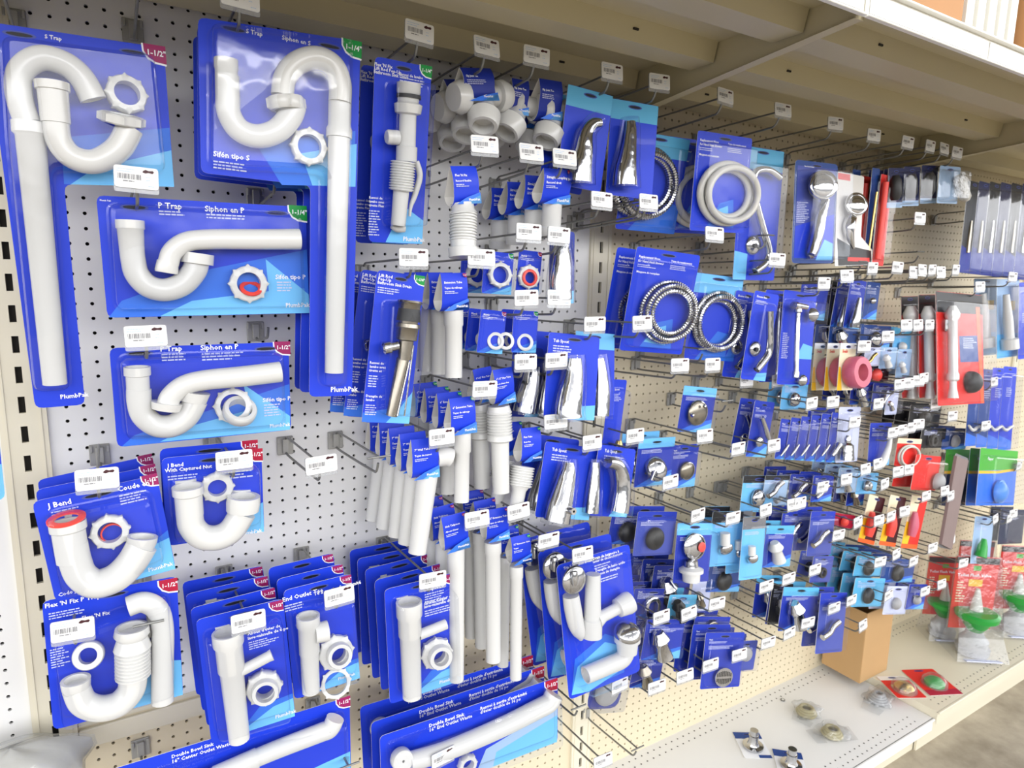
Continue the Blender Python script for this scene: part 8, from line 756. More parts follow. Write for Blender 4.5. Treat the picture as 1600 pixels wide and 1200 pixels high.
('plumbing_part_pack','plumbing pack','deep blue pack with black stopper, left of the clear one',(32.37,-6.66,-10.04),(-0.04,0.176,-0.014),(((-2.3,-1.57),(2.3,-1.57),(2.3,1.57),(-2.3,1.57)), 'b', (('sw', 'M', ((-2.29,-1.56),(2.29,-1.56),(2.29,-0.62),(-0.46,-1.06))),('sw', 'L', ((-0.92,-1.56),(2.29,-1.56),(2.29,-0.87),(0.92,-1.19))),('tx', 'Plumb', (-1.84,1.13),0.22, 'W'),('ln', (-1.84,1.07),2.76,2,0.12, 'q'),('ln', (-1.84,0.82),3.22,3,0.13, 'q')),0.2),(('blister', 'blister_shell', ((-2.07,-1.41),(2.07,-1.41),(2.07,1.21),(-2.07,1.21)),0.9,0.3, 'clear_blister'),('dome', 'fitting', 'black_rubber', (-0.29,-0.26,0.3),1.03,0.7,(0,0,1))),1,(0,1.8,0),0),
('plumbing_part_pack','plumbing pack','small dark blue card cluster below the round steel packs',(39.14,-6.39,-17.95),(-0.093,0.199,-0.029),(((-2.77,-2.27),(2.77,-2.27),(2.77,2.27),(-2.77,2.27)), 'b', (('sw', 'M', ((-2.76,-2.26),(2.76,-2.26),(2.76,-0.9),(-0.55,-1.54))),('sw', 'L', ((-1.1,-2.26),(2.76,-2.26),(2.76,-1.26),(1.1,-1.72))),('tx', 'Plumb', (-2.22,1.63),0.22, 'W'),('ln', (-2.22,1.54),3.33,2,0.12, 'q'),('ln', (-2.22,1.18),3.88,3,0.13, 'q')),0.2),(('blister', 'blister_shell', ((-2.5,-2.04),(2.5,-2.04),(2.5,1.76),(-2.5,1.76)),0.9,0.3, 'clear_blister'),('lathe', 'fitting', 'chrome', (-1.6,0.96,0.7),(-0.1,-1.76,0.7),((0,0.63),(0.3,1.13),(0.5,0.76),(1,1.01)),(1,1))),3,(0,1.8,0),0),
('plumbing_part_pack','plumbing pack','deep blue clear card row beside the bath drain pack',(35.41,-7.47,-18.36),(-0.055,0.233,-0.017),(((-2.68,-1.5),(2.68,-1.5),(2.68,1.5),(-2.68,1.5)), 'b', (('sw', 'M', ((-2.67,-1.5),(2.67,-1.5),(2.67,-0.6),(-0.53,-1.02))),('sw', 'L', ((-1.07,-1.5),(2.67,-1.5),(2.67,-0.84),(1.07,-1.14))),('tx', 'Plumb', (-2.15,1.08),0.22, 'W'),('ln', (-2.15,1.02),3.22,2,0.12, 'q'),('ln', (-2.15,0.78),3.76,3,0.13, 'q')),0.2),(('blister', 'blister_shell', ((-2.41,-1.35),(2.41,-1.35),(2.41,1.16),(-2.41,1.16)),0.9,0.3, 'clear_blister'),('nut', 'ring_fitting', 'chrome', (-0.22,-0.26,0.2),1.08,0.65,0.4,(0,0,1),0)),4,(0,1.8,0),0),
('plumbing_part_pack','plumbing pack','turquoise-headed card with black stopper',(38.69,-8.45,-19.21),(-0.04,0.236,-0.011),(((-2.04,-1.31),(2.04,-1.31),(2.04,1.31),(-2.04,1.31)), 't', (('tx', 'Plumb', (-1.63,0.94),0.22, 'W'),('ln', (-1.63,0.89),2.44,2,0.12, 'q'),('ln', (-1.63,0.68),2.85,3,0.13, 'q')),0.2),(('blister', 'blister_shell', ((-1.83,-1.18),(1.83,-1.18),(1.83,1.01),(-1.83,1.01)),0.9,0.3, 'clear_blister'),('lathe', 'fitting', 'black_rubber', (-1.53,0.87,0.7),(-0.26,-1.05,0.7),((0,0.39),(0.3,0.7),(0.5,0.46),(1,0.62)),(1,1))),2,(0,1.8,0),0),
('plumbing_part_pack','plumbing pack','clear-bagged blue card with chrome tub shoe',(35.41,-9.38,-21.39),(-0.101,0.23,-0.038),(((-2.59,-2.0),(2.59,-2.0),(2.59,2.0),(-2.59,2.0)), 'f', (('sw', 'M', ((-2.58,-1.99),(2.58,-1.99),(2.58,-0.8),(-0.52,-1.35))),('sw', 'L', ((-1.03,-1.99),(2.58,-1.99),(2.58,-1.11),(1.03,-1.51))),('tx', 'Plumb', (-2.07,1.44),0.22, 'W'),('ln', (-2.07,1.36),3.11,2,0.12, 'q'),('ln', (-2.07,1.04),3.63,3,0.13, 'q')),0.2),(('blister', 'blister_shell', ((-2.33,-1.8),(2.33,-1.8),(2.33,1.55),(-2.33,1.55)),0.9,0.3, 'clear_blister'),('lathe', 'fitting', 'chrome', (-1.56,0.99,0.7),(-0.09,-1.56,0.7),((0,0.54),(0.3,0.97),(0.5,0.65),(1,0.86)),(1,1))),2,(0,1.8,0),0),
('plumbing_part_pack','plumbing pack','deep blue clear card with grey adapter behind tag',(34.29,-8.51,-25.04),(-0.077,0.245,-0.038),(((-1.99,-1.65),(1.99,-1.65),(1.99,1.65),(-1.99,1.65)), 'b', (('sw', 'M', ((-1.98,-1.64),(1.98,-1.64),(1.98,-0.66),(-0.4,-1.12))),('sw', 'L', ((-0.79,-1.64),(1.98,-1.64),(1.98,-0.92),(0.79,-1.25))),('tx', 'Plumb', (-1.59,1.19),0.22, 'W'),('ln', (-1.59,1.12),2.39,2,0.12, 'q'),('ln', (-1.59,0.86),2.79,3,0.13, 'q')),0.2),(('blister', 'blister_shell', ((-1.79,-1.49),(1.79,-1.49),(1.79,1.28),(-1.79,1.28)),0.9,0.3, 'clear_blister'),('lathe', 'fitting', 'nickel', (-1.38,0.88,0.7),(-0.17,-1.13,0.7),((0,0.41),(0.3,0.75),(0.5,0.5),(1,0.66)),(1,1))),4,(0,1.8,0),0),
('plumbing_part_pack','plumbing pack','dark blue card with round black plug beneath stopper cards',(46.74,-7.07,-18.45),(-0.049,0.22,-0.007),(((-2.78,-1.58),(2.78,-1.58),(2.78,1.58),(-2.78,1.58)), 'e', (('sw', 'M', ((-2.76,-1.57),(2.76,-1.57),(2.76,-0.63),(-0.55,-1.07))),('sw', 'L', ((-1.1,-1.57),(2.76,-1.57),(2.76,-0.88),(1.1,-1.2))),('tx', 'Plumb', (-2.22,1.14),0.22, 'W'),('ln', (-2.22,1.07),3.33,2,0.12, 'q'),('ln', (-2.22,0.82),3.89,3,0.13, 'q')),0.2),(('blister', 'blister_shell', ((-2.5,-1.42),(2.5,-1.42),(2.5,1.22),(-2.5,1.22)),0.9,0.3, 'clear_blister'),('dome', 'fitting', 'black_rubber', (-0.39,-0.25,0.3),1.07,0.7,(0,0,1))),2,(0,1.8,0),0),
('plumbing_part_pack','plumbing pack','clear pack with ribbed grey hose end, below flange pack',(43.06,-7.08,-19.62),(-0.05,0.182,-0.022),(((-1.48,-1.75),(1.48,-1.75),(1.48,1.75),(-1.48,1.75)), 'q', (('tx', 'Plumb', (-1.18,1.26),0.22, 'W'),('ln', (-1.18,1.19),1.77,2,0.12, 'q'),('ln', (-1.18,0.91),2.07,3,0.13, 'q')),0.2),(('blister', 'blister_shell', ((-1.33,-1.57),(1.33,-1.57),(1.33,1.35),(-1.33,1.35)),0.9,0.3, 'clear_blister'),('lathe', 'fitting', 'nickel', (-1.28,0.56,0.7),(-0.43,-0.88,0.7),((0,0.32),(0.3,0.57),(0.5,0.38),(1,0.5)),(1,1))),1,(0,1.8,0),0),
('plumbing_part_pack','plumbing pack','violet-blue card of fine strainer, top of fan stack',(45.12,-7.05,-24.08),(-0.042,0.266,-0.007),(((-2.94,-1.32),(2.94,-1.32),(2.94,1.32),(-2.94,1.32)), 'v', (('sw', 'f', ((-2.93,0.79),(2.93,0.79),(2.93,1.32),(-2.93,1.32))),('ln', (-2.35,0.69),4.12,3,0.13, 'q')),0.2),(('blister', 'blister_shell', ((-2.65,-1.19),(2.65,-1.19),(2.65,1.03),(-2.65,1.03)),0.9,0.3, 'clear_blister'),('nut', 'ring_fitting', 'nickel', (-0.28,-0.21,0.2),1.16,0.69,0.4,(0,0,1),0)),4,(0,1.8,0),0),
('plumbing_part_pack','plumbing pack','blue card with round chrome lid, orange sticker and white flange',(38.61,-9.6,-12.76),(-0.144,0.166,-0.036),(((-2.42,-2.97),(2.42,-2.97),(2.42,2.97),(-2.42,2.97)), 'f', (('sw', 'L', ((-2.41,1.77),(2.41,1.77),(2.41,2.95),(-2.41,2.95))),('ln', (-1.94,1.54),3.39,3,0.13, 'q')),0.2),(('blister', 'blister_shell', ((-2.18,-2.67),(2.18,-2.67),(2.18,2.3),(-2.18,2.3)),1.5,0.3, 'clear_blister'),('dome', 'drain_lid', 'chrome', (-0.46,0.76,0.4),1.31,0.5,(0,0,1)),('nut', 'lid_rim', 'chrome', (-0.26,0.71,0.2),1.32,1.14,0.5,(0,0,1),0),('dome', 'orange_sticker', 'red_rubber', (0.16,0.76,1.0),0.5,0.1,(0,0,1)),('lathe', 'flange_body', 'white_plastic', (-1.0,-1.07,0.9),(-0.83,-2.58,0.9),((0,0.6),(0.2,1.2),(0.4,1.2),(0.45,0.9),(1,0.84)),(1,1)),('lathe', 'flange_top', 'chrome', (-1.06,-0.57,0.9),(-0.99,-1.2,0.9),((0,0.66),(1,0.72)),(1,1))),1,(0,1.62,0),0),
('drain_grate_pack','plumbing pack','blue card with oval slotted chrome grate, front of fan stack',(44.02,-9.89,-26.07),(-0.173,0.256,0.012),(((-3.12,-2.9),(3.12,-2.9),(3.12,2.9),(-3.12,2.9)), 'f', (('tx', 'Plumb', (-2.5,2.09),0.22, 'W'),('ln', (-2.5,1.97),3.75,2,0.12, 'q'),('ln', (-2.5,1.51),4.37,3,0.13, 'q')),0.2),(('blister', 'blister_shell', ((-2.81,-2.61),(2.81,-2.61),(2.81,2.24),(-2.81,2.24)),0.6,0.3, 'clear_blister'),('grate', 'drain_grate', 'chrome', (-0.01,-1.69,0.3),1.39,0.99)),5,(-0.5,1.5,0.35),0),
('plumbing_part_pack','plumbing pack','pale bagged grey strainer beside the oval grate card',(48.49,-9.32,-27.22),(-0.08,0.215,-0.029),(((-1.69,-1.69),(1.69,-1.69),(1.69,1.69),(-1.69,1.69)), 'v', (('tx', 'Plumb', (-1.35,1.22),0.22, 'W'),('ln', (-1.35,1.15),2.03,2,0.12, 'q'),('ln', (-1.35,0.88),2.36,3,0.13, 'q')),0.2),(('blister', 'blister_shell', ((-1.52,-1.52),(1.52,-1.52),(1.52,1.31),(-1.52,1.31)),0.9,0.3, 'clear_blister'),('dome', 'strainer_disc', 'grey_plastic', (-0.29,0.31,0.3),0.82,0.5,(0,0,1))),3,(0,1.6,0),0),
('round_drain_bag','bagged part','round grey plastic drain cover in clear bag below the bath drain',(29.68,-7.67,-26.19),(-0.054,0.246,-0.048),(((-2.04,-1.82),(2.04,-1.82),(2.04,1.82),(-2.04,1.82)), 'b', (),1.0),(('dome', 'drain_cover', 'grey_plastic', (-0.15,0.13,0.3),1.45,0.8,(0,0,1)),('blister', 'blister_shell', ((-1.8,-1.6),(1.8,-1.6),(1.8,1.38),(-1.8,1.38)),1.5,0.3, 'clear_bag')),1,(0,1.62,0),0),
('faucet_clamshell','plumbing pack','light blue pack edge at the extreme left of the photo',(-16.66,-8.0,3.09),(-0.002,0.005,0.015),(((-0.83,-1.74),(0.83,-1.74),(0.83,1.74),(-0.83,1.74)), 'L', (('sw', 'B', ((-0.82,0.35),(0.82,0.35),(0.82,1.73),(-0.82,1.73))),),0.4),(('blister', 'blister_shell', ((-0.73,-1.53),(0.73,-1.53),(0.73,1.31),(-0.73,1.31)),1,0.3, 'clear_blister'),),1,(0,1.4,0),0)]
HOOKS = [
(-2.51, 28.45, 10.5, 'peg hook with price tag at the upper shelf edge, first from left'),
(8.48, 28.73, 10.5, 'peg hook with price tag at the upper shelf edge, second from left'),
(13.51, 28.75, 10.5, 'peg hook with price tag at the upper shelf edge, third from left'),
(17.64, 28.9, 10.5, 'peg hook with price tag at the upper shelf edge, fourth from left'),
(24.68, 28.97, 10.5, 'peg hook with price tag at the upper shelf edge, fifth from left'),
(29.67, 29.01, 10.5, 'peg hook with price tag at the upper shelf edge, sixth from left'),
(37.51, 29.08, 10.5, 'peg hook with price tag at the upper shelf edge, seventh from left'),
(45.4, 28.99, 10.5, 'peg hook with price tag at the upper shelf edge, eighth from left'),
(53.63, 28.85, 10.5, 'peg hook with price tag at the upper shelf edge, ninth from left'),
(60.44, 28.56, 10.5, 'peg hook with price tag at the upper shelf edge, tenth from left'),
(67.02, 28.61, 10.5, 'peg hook with price tag at the upper shelf edge, eleventh from left'),
(71.71, 28.73, 10.5, 'peg hook with price tag at the upper shelf edge, twelfth from left'),
(74.82, 28.79, 10.5, 'peg hook with price tag at the upper shelf edge, thirteenth from left'),
(77.8, 28.68, 10.5, 'peg hook with price tag at the upper shelf edge, fourteenth from left'),
(13.45, 22.26, 10.5, 'peg hook, price tag above the white ribbed slip connector with blue sleeve under the tee'),
(17.39, 22.16, 10.5, 'peg hook, price tag above the short white coupling with blue sleeve above the small barcode'),
(20.42, 22.12, 10.5, 'peg hook, price tag overlapping the light-headed blue pack with bent chrome tub spout under the'),
(24.18, 19.27, 10.5, 'peg hook, price tag right of the short white coupling with blue sleeve above the small'),
(29.16, 19.48, 10.5, 'peg hook, price tag overlapping the light-headed blue pack with ribbed chrome hose behind the straight'),
(37.32, 17.25, 10.5, 'peg hook, price tag left of the tall light-headed pack with bent chrome shower arm and'),
(46.37, 15.23, 10.5, 'peg hook, price tag overlapping the tall light-headed pack with bent chrome shower arm and flange'),
(54.24, 13.01, 10.5, 'peg hook, price tag above the blue card with small shower head, behind the slide bar'),
(58.17, 13.87, 10.5, 'peg hook, price tag above the black backed hanging pack with small fittings under empty hooks'),
(62.81, 14.79, 10.5, 'peg hook, price tag above the glittering clear pack with blue card beside the chrome spout'),
(67.79, 14.97, 10.5, 'peg hook, price tag right of the glittering clear pack with blue card beside the chrome'),
(71.29, 14.53, 10.5, 'peg hook, price tag right of the narrow red clear-fronted pack beside black bottle bags'),
(73.21, 14.8, 10.5, 'peg hook, price tag left of the first tall dark clamshell from the left, upper right'),
(75.38, 14.84, 10.5, 'peg hook, price tag left of the second tall dark clamshell from the left, upper right'),
(77.51, 14.65, 10.5, 'peg hook, price tag left of the third tall dark clamshell from the left, upper right'),
(80.99, 14.96, 10.5, 'peg hook, price tag left of the fourth tall dark clamshell from the left, upper right'),
(71.32, 20.7, 10.5, 'peg hook, price tag below the middle clear bag with black rubber part under the far'),
(87.79, 12.95, 10.5, 'peg hook, price tag left of the light blue clamshell with white valve right of the'),
(96.6, 14.33, 10.5, 'peg hook, price tag above the light blue clamshell with white valve right of the red'),
(-8.3, 18.05, 10.5, 'peg hook, price tag overlapping the largest blue pack in the top left corner holding a'),
(-8.38, 9.37, 10.5, 'peg hook, price tag above the blue P trap pack with purple badge and two loose'),
(8.01, 14.26, 10.5, 'peg hook, price tag left of the white extension tube with blue sleeve, below the ribbed'),
(13.3, 14.42, 10.5, 'peg hook, price tag left of the small blue card with plain white slip nut'),
(17.33, 16.43, 10.5, 'peg hook, price tag above the small blue card with white slip nut and red washer'),
(20.1, 16.33, 10.5, 'peg hook, price tag overlapping the clear-bagged chrome spout with dark top beside the small nut'),
(17.24, 11.51, 10.5, 'peg hook, price tag overlapping the small blue card with white slip nut and red washer'),
(20.29, 11.51, 10.5, 'peg hook, price tag right of the small blue card with white slip nut and red'),
(17.31, 6.58, 10.5, 'peg hook, price tag overlapping the blue pack with blurred chrome spout behind the paired barcode'),
(20.23, 6.58, 10.5, 'peg hook, price tag overlapping the blue tub spout pack with wide-based chrome spout in the'),
(23.97, 9.37, 10.5, 'peg hook, price tag above the light blue-headed spout pack directly right of the wide-based spout'),
(29.15, 9.37, 10.5, 'peg hook, price tag overlapping the blue replacement hose pack with triple chrome coil'),
(13.71, 4.72, 10.5, 'peg hook, price tag left of the white ribbed tailpiece with blue sleeve, long tube below'),
(20.35, 1.55, 10.5, 'peg hook, price tag right of the white ribbed tailpiece with tilted blue sleeve above the'),
(10.16, 1.41, 10.5, 'peg hook, price tag right of the white wall tube with elbow and blue sleeve, lowest'),
(24.2, -0.62, 10.5, 'peg hook, price tag left of the slim blue pack with brass fitting right of the'),
(29.0, -0.59, 10.5, 'peg hook, price tag right of the slim blue pack with brass fitting right of the'),
(33.98, 5.43, 10.5, 'peg hook, price tag above the light-headed blue card with round dark chrome disc, alone on'),
(38.26, 5.26, 10.5, 'peg hook, price tag below the light-headed blue pack with chrome hose coil right of the'),
(47.6, 2.6, 7, 'peg hook, price tag left of the slim blue pack with straight shower arm and round'),
(51.56, 2.56, 8, 'peg hook, price tag above the light blue card under the slide bar pack'),
(37.88, -1.58, 10.5, 'peg hook, price tag below the light-headed blue card with round dark chrome disc, alone on'),
(42.79, -3.44, 10.5, 'peg hook, price tag left of the slim blue card with angled chrome lever above small'),
(48.35, -3.77, 10.5, 'peg hook, price tag left of the leftmost of six small blue cards with chrome stems'),
(33.67, -5.53, 10.5, 'peg hook, price tag overlapping the blue card with chrome overflow disc, right of the twin'),
(37.66, -9.5, 10.5, 'peg hook, price tag left of the light blue card with clear pop-up stopper and black'),
(42.83, -10.7, 10.5, 'peg hook, price tag overlapping the light blue card with clear pop-up stopper and black top'),
(47.9, -10.76, 10.5, 'peg hook, price tag overlapping the light blue card with black label strip and chrome basket'),
(53.75, -10.97, 10.5, 'peg hook, price tag below the deep blue card with chrome valve, beside swivel fitting'),
(54.11, 0.23, 10.5, 'peg hook, price tag right of the light blue card under the slide bar pack'),
(57.92, 0.06, 10.5, 'peg hook, price tag above the upper deep blue card behind the small blue card row'),
(66.99, -0.93, 10.5, 'peg hook, price tag overlapping the deep blue card with chrome pin under beaded cards'),
(80.28, -2.06, 10.5, 'peg hook, price tag above the black card under the red valve packs'),
(85.01, -4.11, 10.5, 'peg hook, price tag left of the leftmost tall blue card with white hook, far right'),
(62.82, 6.07, 10.5, 'peg hook, price tag left of the small clear pack with brass angle fitting'),
(67.42, 7.02, 10.5, 'peg hook, price tag overlapping the blue beaded card above the brass fitting pack'),
(71.11, 8.28, 10.5, 'peg hook, price tag above the light blue card with white plastic cap behind red packs'),
(73.68, 8.23, 10.5, 'peg hook, price tag left of the middle red toilet fill valve pack with white tube'),
(76.34, 8.17, 10.5, 'peg hook, price tag overlapping the middle red toilet fill valve pack with white tube'),
(81.46, 8.06, 10.5, 'peg hook, price tag overlapping the big front red toilet fill valve pack with white tube'),
(71.09, 1.09, 10.5, 'peg hook, price tag right of the deep blue card with chrome pin under beaded cards'),
(73.23, 1.1, 10.5, 'peg hook, price tag below the pale blue pack with white tube pieces beside the red'),
(75.38, 1.28, 10.5, 'peg hook, price tag right of the pale blue pack with white tube pieces beside the'),
(76.52, 1.53, 10.5, 'peg hook, price tag right of the leftmost red toilet fill valve pack with white tube'),
(62.53, -2.73, 10.5, 'peg hook, price tag overlapping the clear bag with stacked chrome faucet handle right of small'),
(70.92, -4.85, 10.5, 'peg hook, price tag right of the blue card with white flush lever, middle of far'),
(73.04, -4.76, 10.5, 'peg hook, price tag above the red card with clear coiled supply line, middle far section'),
(75.06, -4.64, 10.5, 'peg hook, price tag overlapping the black card under the red valve packs'),
(76.65, -4.39, 10.5, 'peg hook, price tag above the small black pack above the red flapper card'),
(65.82, -8.77, 10.5, 'peg hook, price tag above the light blue card with dark stem, left of red card'),
(68.31, -8.47, 10.5, 'peg hook, price tag overlapping the blue card with white flush lever, middle of far bays'),
(73.15, -10.12, 10.5, 'peg hook, price tag below the red card with clear coiled supply line, middle far section'),
(75.67, -10.22, 10.5, 'peg hook, price tag left of the large red card with grey rubber flapper beside brown'),
(57.6, -9.72, 10.5, 'peg hook, price tag overlapping the blue card with chrome stem right of the valve cards'),
(62.08, -9.48, 10.5, 'peg hook, price tag overlapping the light blue clear pack with chrome nuts above blue wedge'),
(70.38, -11.28, 10.5, 'peg hook, price tag right of the light blue card with dark stem, left of red'),
(80.82, -14.54, 10.5, 'peg hook, price tag below the large red card with grey rubber flapper beside brown strip'),
(85.59, -14.59, 10.5, 'peg hook, price tag left of the long brown-grey flat strip hanging in the far section'),
(87.38, -15.6, 10.5, 'peg hook, price tag overlapping the long brown-grey flat strip hanging in the far section'),
(52.63, -10.93, 10.5, 'peg hook, price tag right of the pale card with grey plastic angle beside black label'),
(61.71, -16.25, 10.5, 'peg hook, price tag below the dark red small pack left of the yellow wedge cards'),
(65.43, -15.35, 10.5, 'peg hook, price tag left of the leftmost red and yellow wedge-shaped card in the far'),
(70.04, -15.95, 10.5, 'peg hook, price tag overlapping the leftmost red and yellow wedge-shaped card in the far middle'),
(72.74, -15.93, 10.5, 'peg hook, price tag overlapping the middle red and yellow wedge-shaped card in the far middle'),
(75.82, -15.79, 10.5, 'peg hook, price tag left of the rightmost red and yellow wedge-shaped card in the far'),
(84.3, -22.52, 10.5, 'peg hook, price tag right of the rightmost red and yellow wedge-shaped card in the far'),
(89.07, -22.36, 10.5, 'peg hook, price tag left of the clear light blue card with green cone valve, far'),
(93.84, -26.86, 10.5, 'peg hook, price tag right of the blue card with price tag above green valve bag'),
(75.06, -21.48, 10.5, 'peg hook, price tag above the dark blue small card with black cap right of teal'),
(71.45, -21.75, 10.5, 'peg hook, price tag overlapping the teal-headed small card with black cap, upper of two rows'),
(79.64, -23.45, 10.5, 'peg hook, price tag overlapping the dark blue small card with black cap right of teal'),
(57.71, -19.68, 10.5, 'peg hook, price tag overlapping the violet-blue card with black washer under cartridge cards'),
(52.95, -19.67, 10.5, 'peg hook, price tag above the black tall card at left of blue valve packs'),
(49.13, -19.67, 10.5, 'peg hook, price tag left of the black tall card at left of blue valve packs'),
(74.39, -27.0, 10.5, 'peg hook, price tag overlapping the pale clear bag with blue card left of green valve'),
(83.75, -28.77, 10.5, 'peg hook, price tag overlapping the blue card with price tag above green valve bag'),
(41.39, -19.7, 10.5, 'peg hook, price tag right of the clear pack with ribbed grey hose end, below flange'),
(33.57, -19.09, 10.5, 'peg hook, price tag overlapping the deep blue clear card row beside the bath drain pack'),
(37.34, -19.69, 10.5, 'peg hook, price tag overlapping the turquoise-headed card with black stopper'),
(62.38, -25.67, 10.5, 'peg hook, price tag overlapping the violet-blue clear pack with large chrome valve, in front of'),
(65.91, -25.57, 10.5, 'peg hook, price tag left of the teal-headed card with black rubber cap, lower row'),
(69.14, -29.79, 10.5, 'peg hook, price tag right of the violet-blue clear pack with large chrome valve, in front'),
(57.38, -26.21, 10.5, 'peg hook, price tag overlapping the light-headed blue card with chrome trim, left of valve pack'),
(54.02, -26.56, 10.5, 'peg hook, price tag below the light-headed blue card with chrome trim, left of valve pack'),
(50.33, -26.67, 10.5, 'peg hook, price tag right of the pale bagged grey strainer beside the oval grate card'),
(45.58, -26.71, 10.5, 'peg hook, price tag overlapping the pale bagged grey strainer beside the oval grate card'),
(41.12, -26.51, 10.5, 'peg hook, price tag overlapping the blue card with oval slotted chrome grate, front of fan'),
(33.54, -26.48, 10.5, 'peg hook, price tag overlapping the deep blue clear card with grey adapter behind tag'),
(37.4, -26.55, 10.5, 'peg hook, price tag right of the deep blue clear card with grey adapter behind tag'),
(28.68, -24.72, 10.5, 'peg hook, price tag overlapping the round grey plastic drain cover in clear bag below the'),
(27.07, -32.04, 10.5, 'peg hook, price tag below the round grey plastic drain cover in clear bag below the'),
(10.34, -24.91, 10.5, 'peg hook, price tag overlapping the wide blue end outlet pack, lowest on the white section'),
(16.97, -5.49, 10.5, 'peg hook, price tag right of the longest white extension tube with blue sleeve, centre of'),
(13.18, -5.45, 10.5, 'peg hook, price tag left of the longest white extension tube with blue sleeve, centre of'),
(20.01, -8.54, 10.5, 'peg hook, price tag right of the long thin white extension tube with green-badged sleeve beside'),
(23.65, -10.56, 10.5, 'peg hook, price tag left of the deep blue pack with black stopper, left of the'),
(9.44, -9.59, 10.5, 'peg hook, price tag below the long white sink tailpiece with blue sleeve behind the dishwasher'),
(2.32, -9.1, 10.5, 'peg hook, price tag overlapping the blue end outlet tee pack between the two tailpiece packs'),
(-3.68, -9.39, 10.5, 'peg hook, price tag overlapping the blue tailpiece pack left of the end outlet tee'),
(-13.09, -7.34, 10.5, 'peg hook, price tag overlapping the blue flexible trap pack with ribbed white tube and loose'),
(-11.29, 1.36, 10.5, 'peg hook, price tag above the blue J bend pack with a red-rimmed white bend'),
(-4.04, 1.53, 10.5, 'peg hook, price tag overlapping the blue J bend pack with captured nut, right of the'),
(1.33, 0.51, 10.5, 'empty peg hook with price tag, right of the captured nut J bend'),
(102.09, -21.61, 10.5, 'peg hook, price tag left of the dark blue pack at right edge under green-topped cards'),
(94.81, -6.43, 10.5, 'peg hook, price tag overlapping the second tall blue card with white hook, far right lower'),
(107.5, -14.05, 10.5, 'peg hook, price tag right of the front blue rubber flapper on green-topped card, far right'),
(88.19, -28.79, 10.5, 'peg hook, price tag right of the dark blue small card with black cap right of'),
(95.48, -0.24, 10.5, 'peg hook, price tag overlapping the third tall blue card with white hook, far right lower'),
(108.0, -21.85, 10.5, 'peg hook, price tag overlapping the dark blue pack at right edge under green-topped cards'),
(106.88, -22.38, 10.5, 'peg hook, price tag right of the clear light blue card with green cone valve, far'),
(5.4, 0.49, 10.5, 'empty untagged peg hook right of the tagged empty hook', 1),
(-0.55, 9.75, 5, 'short peg hook behind the lower P trap pack', 0),
(-7.44, 29.87, 8, 'peg hook holding the right side of the large S trap pack', 0),
(-13.83, 29.19, 8, 'peg hook holding the left side of the large S trap pack', 0),
(-0.14, 19.65, 7, 'bare peg hook end above the green-badged P trap pack', 0),
(-9.31, -8.29, 10, 'second peg hook supporting the flexible trap pack', 1),
(-10.26, -22.06, 10, 'peg hook on the cream strip at the bottom left', 0),
(2.87, -23.07, 10, 'peg hook at the right end of the bottom left outlet pack', 1),
(24.39, -25.87, 10, 'peg hook at the right end of the lowest outlet pack', 1),
(33.51, -34.71, 8.5, 'empty peg hook low on cream board right of the post', 1),
(29.86, 19.84, 9, 'empty peg hook on the white board edge under the spouts', 1),
(95.23, 23.61, 8, 'empty dark peg hook beside the faucet clamshells', 1),
(43.84, 0.86, 8, 'empty peg hook above the lone dark chrome disc', 1),
(38.83, 6.55, 9, 'empty peg hook beneath the triple chrome hose coil', 1),
(46.89, 17.69, 9, 'empty peg hook above the light-headed hose coil pack', 1),
(63.52, 15.54, 9, 'bare peg hook below the chrome hand shower clamshell', 1),
(75.5, 17.04, 9, 'bare peg hook below the white and black shower box', 1)]
DP = [(66.37, -6.11, -42.60), (65.49, -10.38, -42.60), (77.60, -9.40, -42.60), (55.01, -6.46, -43.00), (56.32, -11.00, -43.00), (81.98, -10.10, -41.90), (87.03, -11.61, -41.90), (-17.50, -4.00, -19.00), (66.23, -2.57, -43.00)]
VALVES = [(102.09, -5.60, 0.95, 'bagged green flush valve nearest the open carton'), (112.24, -5.60, 1.00, 'bagged green flush valve behind the red-headed front one'), (100.45, -10.81, 1.12, 'bagged green flush valve with large red header card, front'), (114.20, -11.06, 1.05, 'bagged green flush valve right of the red header card')]
for D in PRODUCTS: make_product(D)
rh = random.Random(5)
for h in HOOKS:
    tagged = len(h) == 4
    place_hook(h[0], h[1], h[2], tagged, h[3], (rh.uniform(-.16, .02), rh.uniform(-.035, .035), rh.uniform(-.12, .12)), tagged or h[4] == 1)

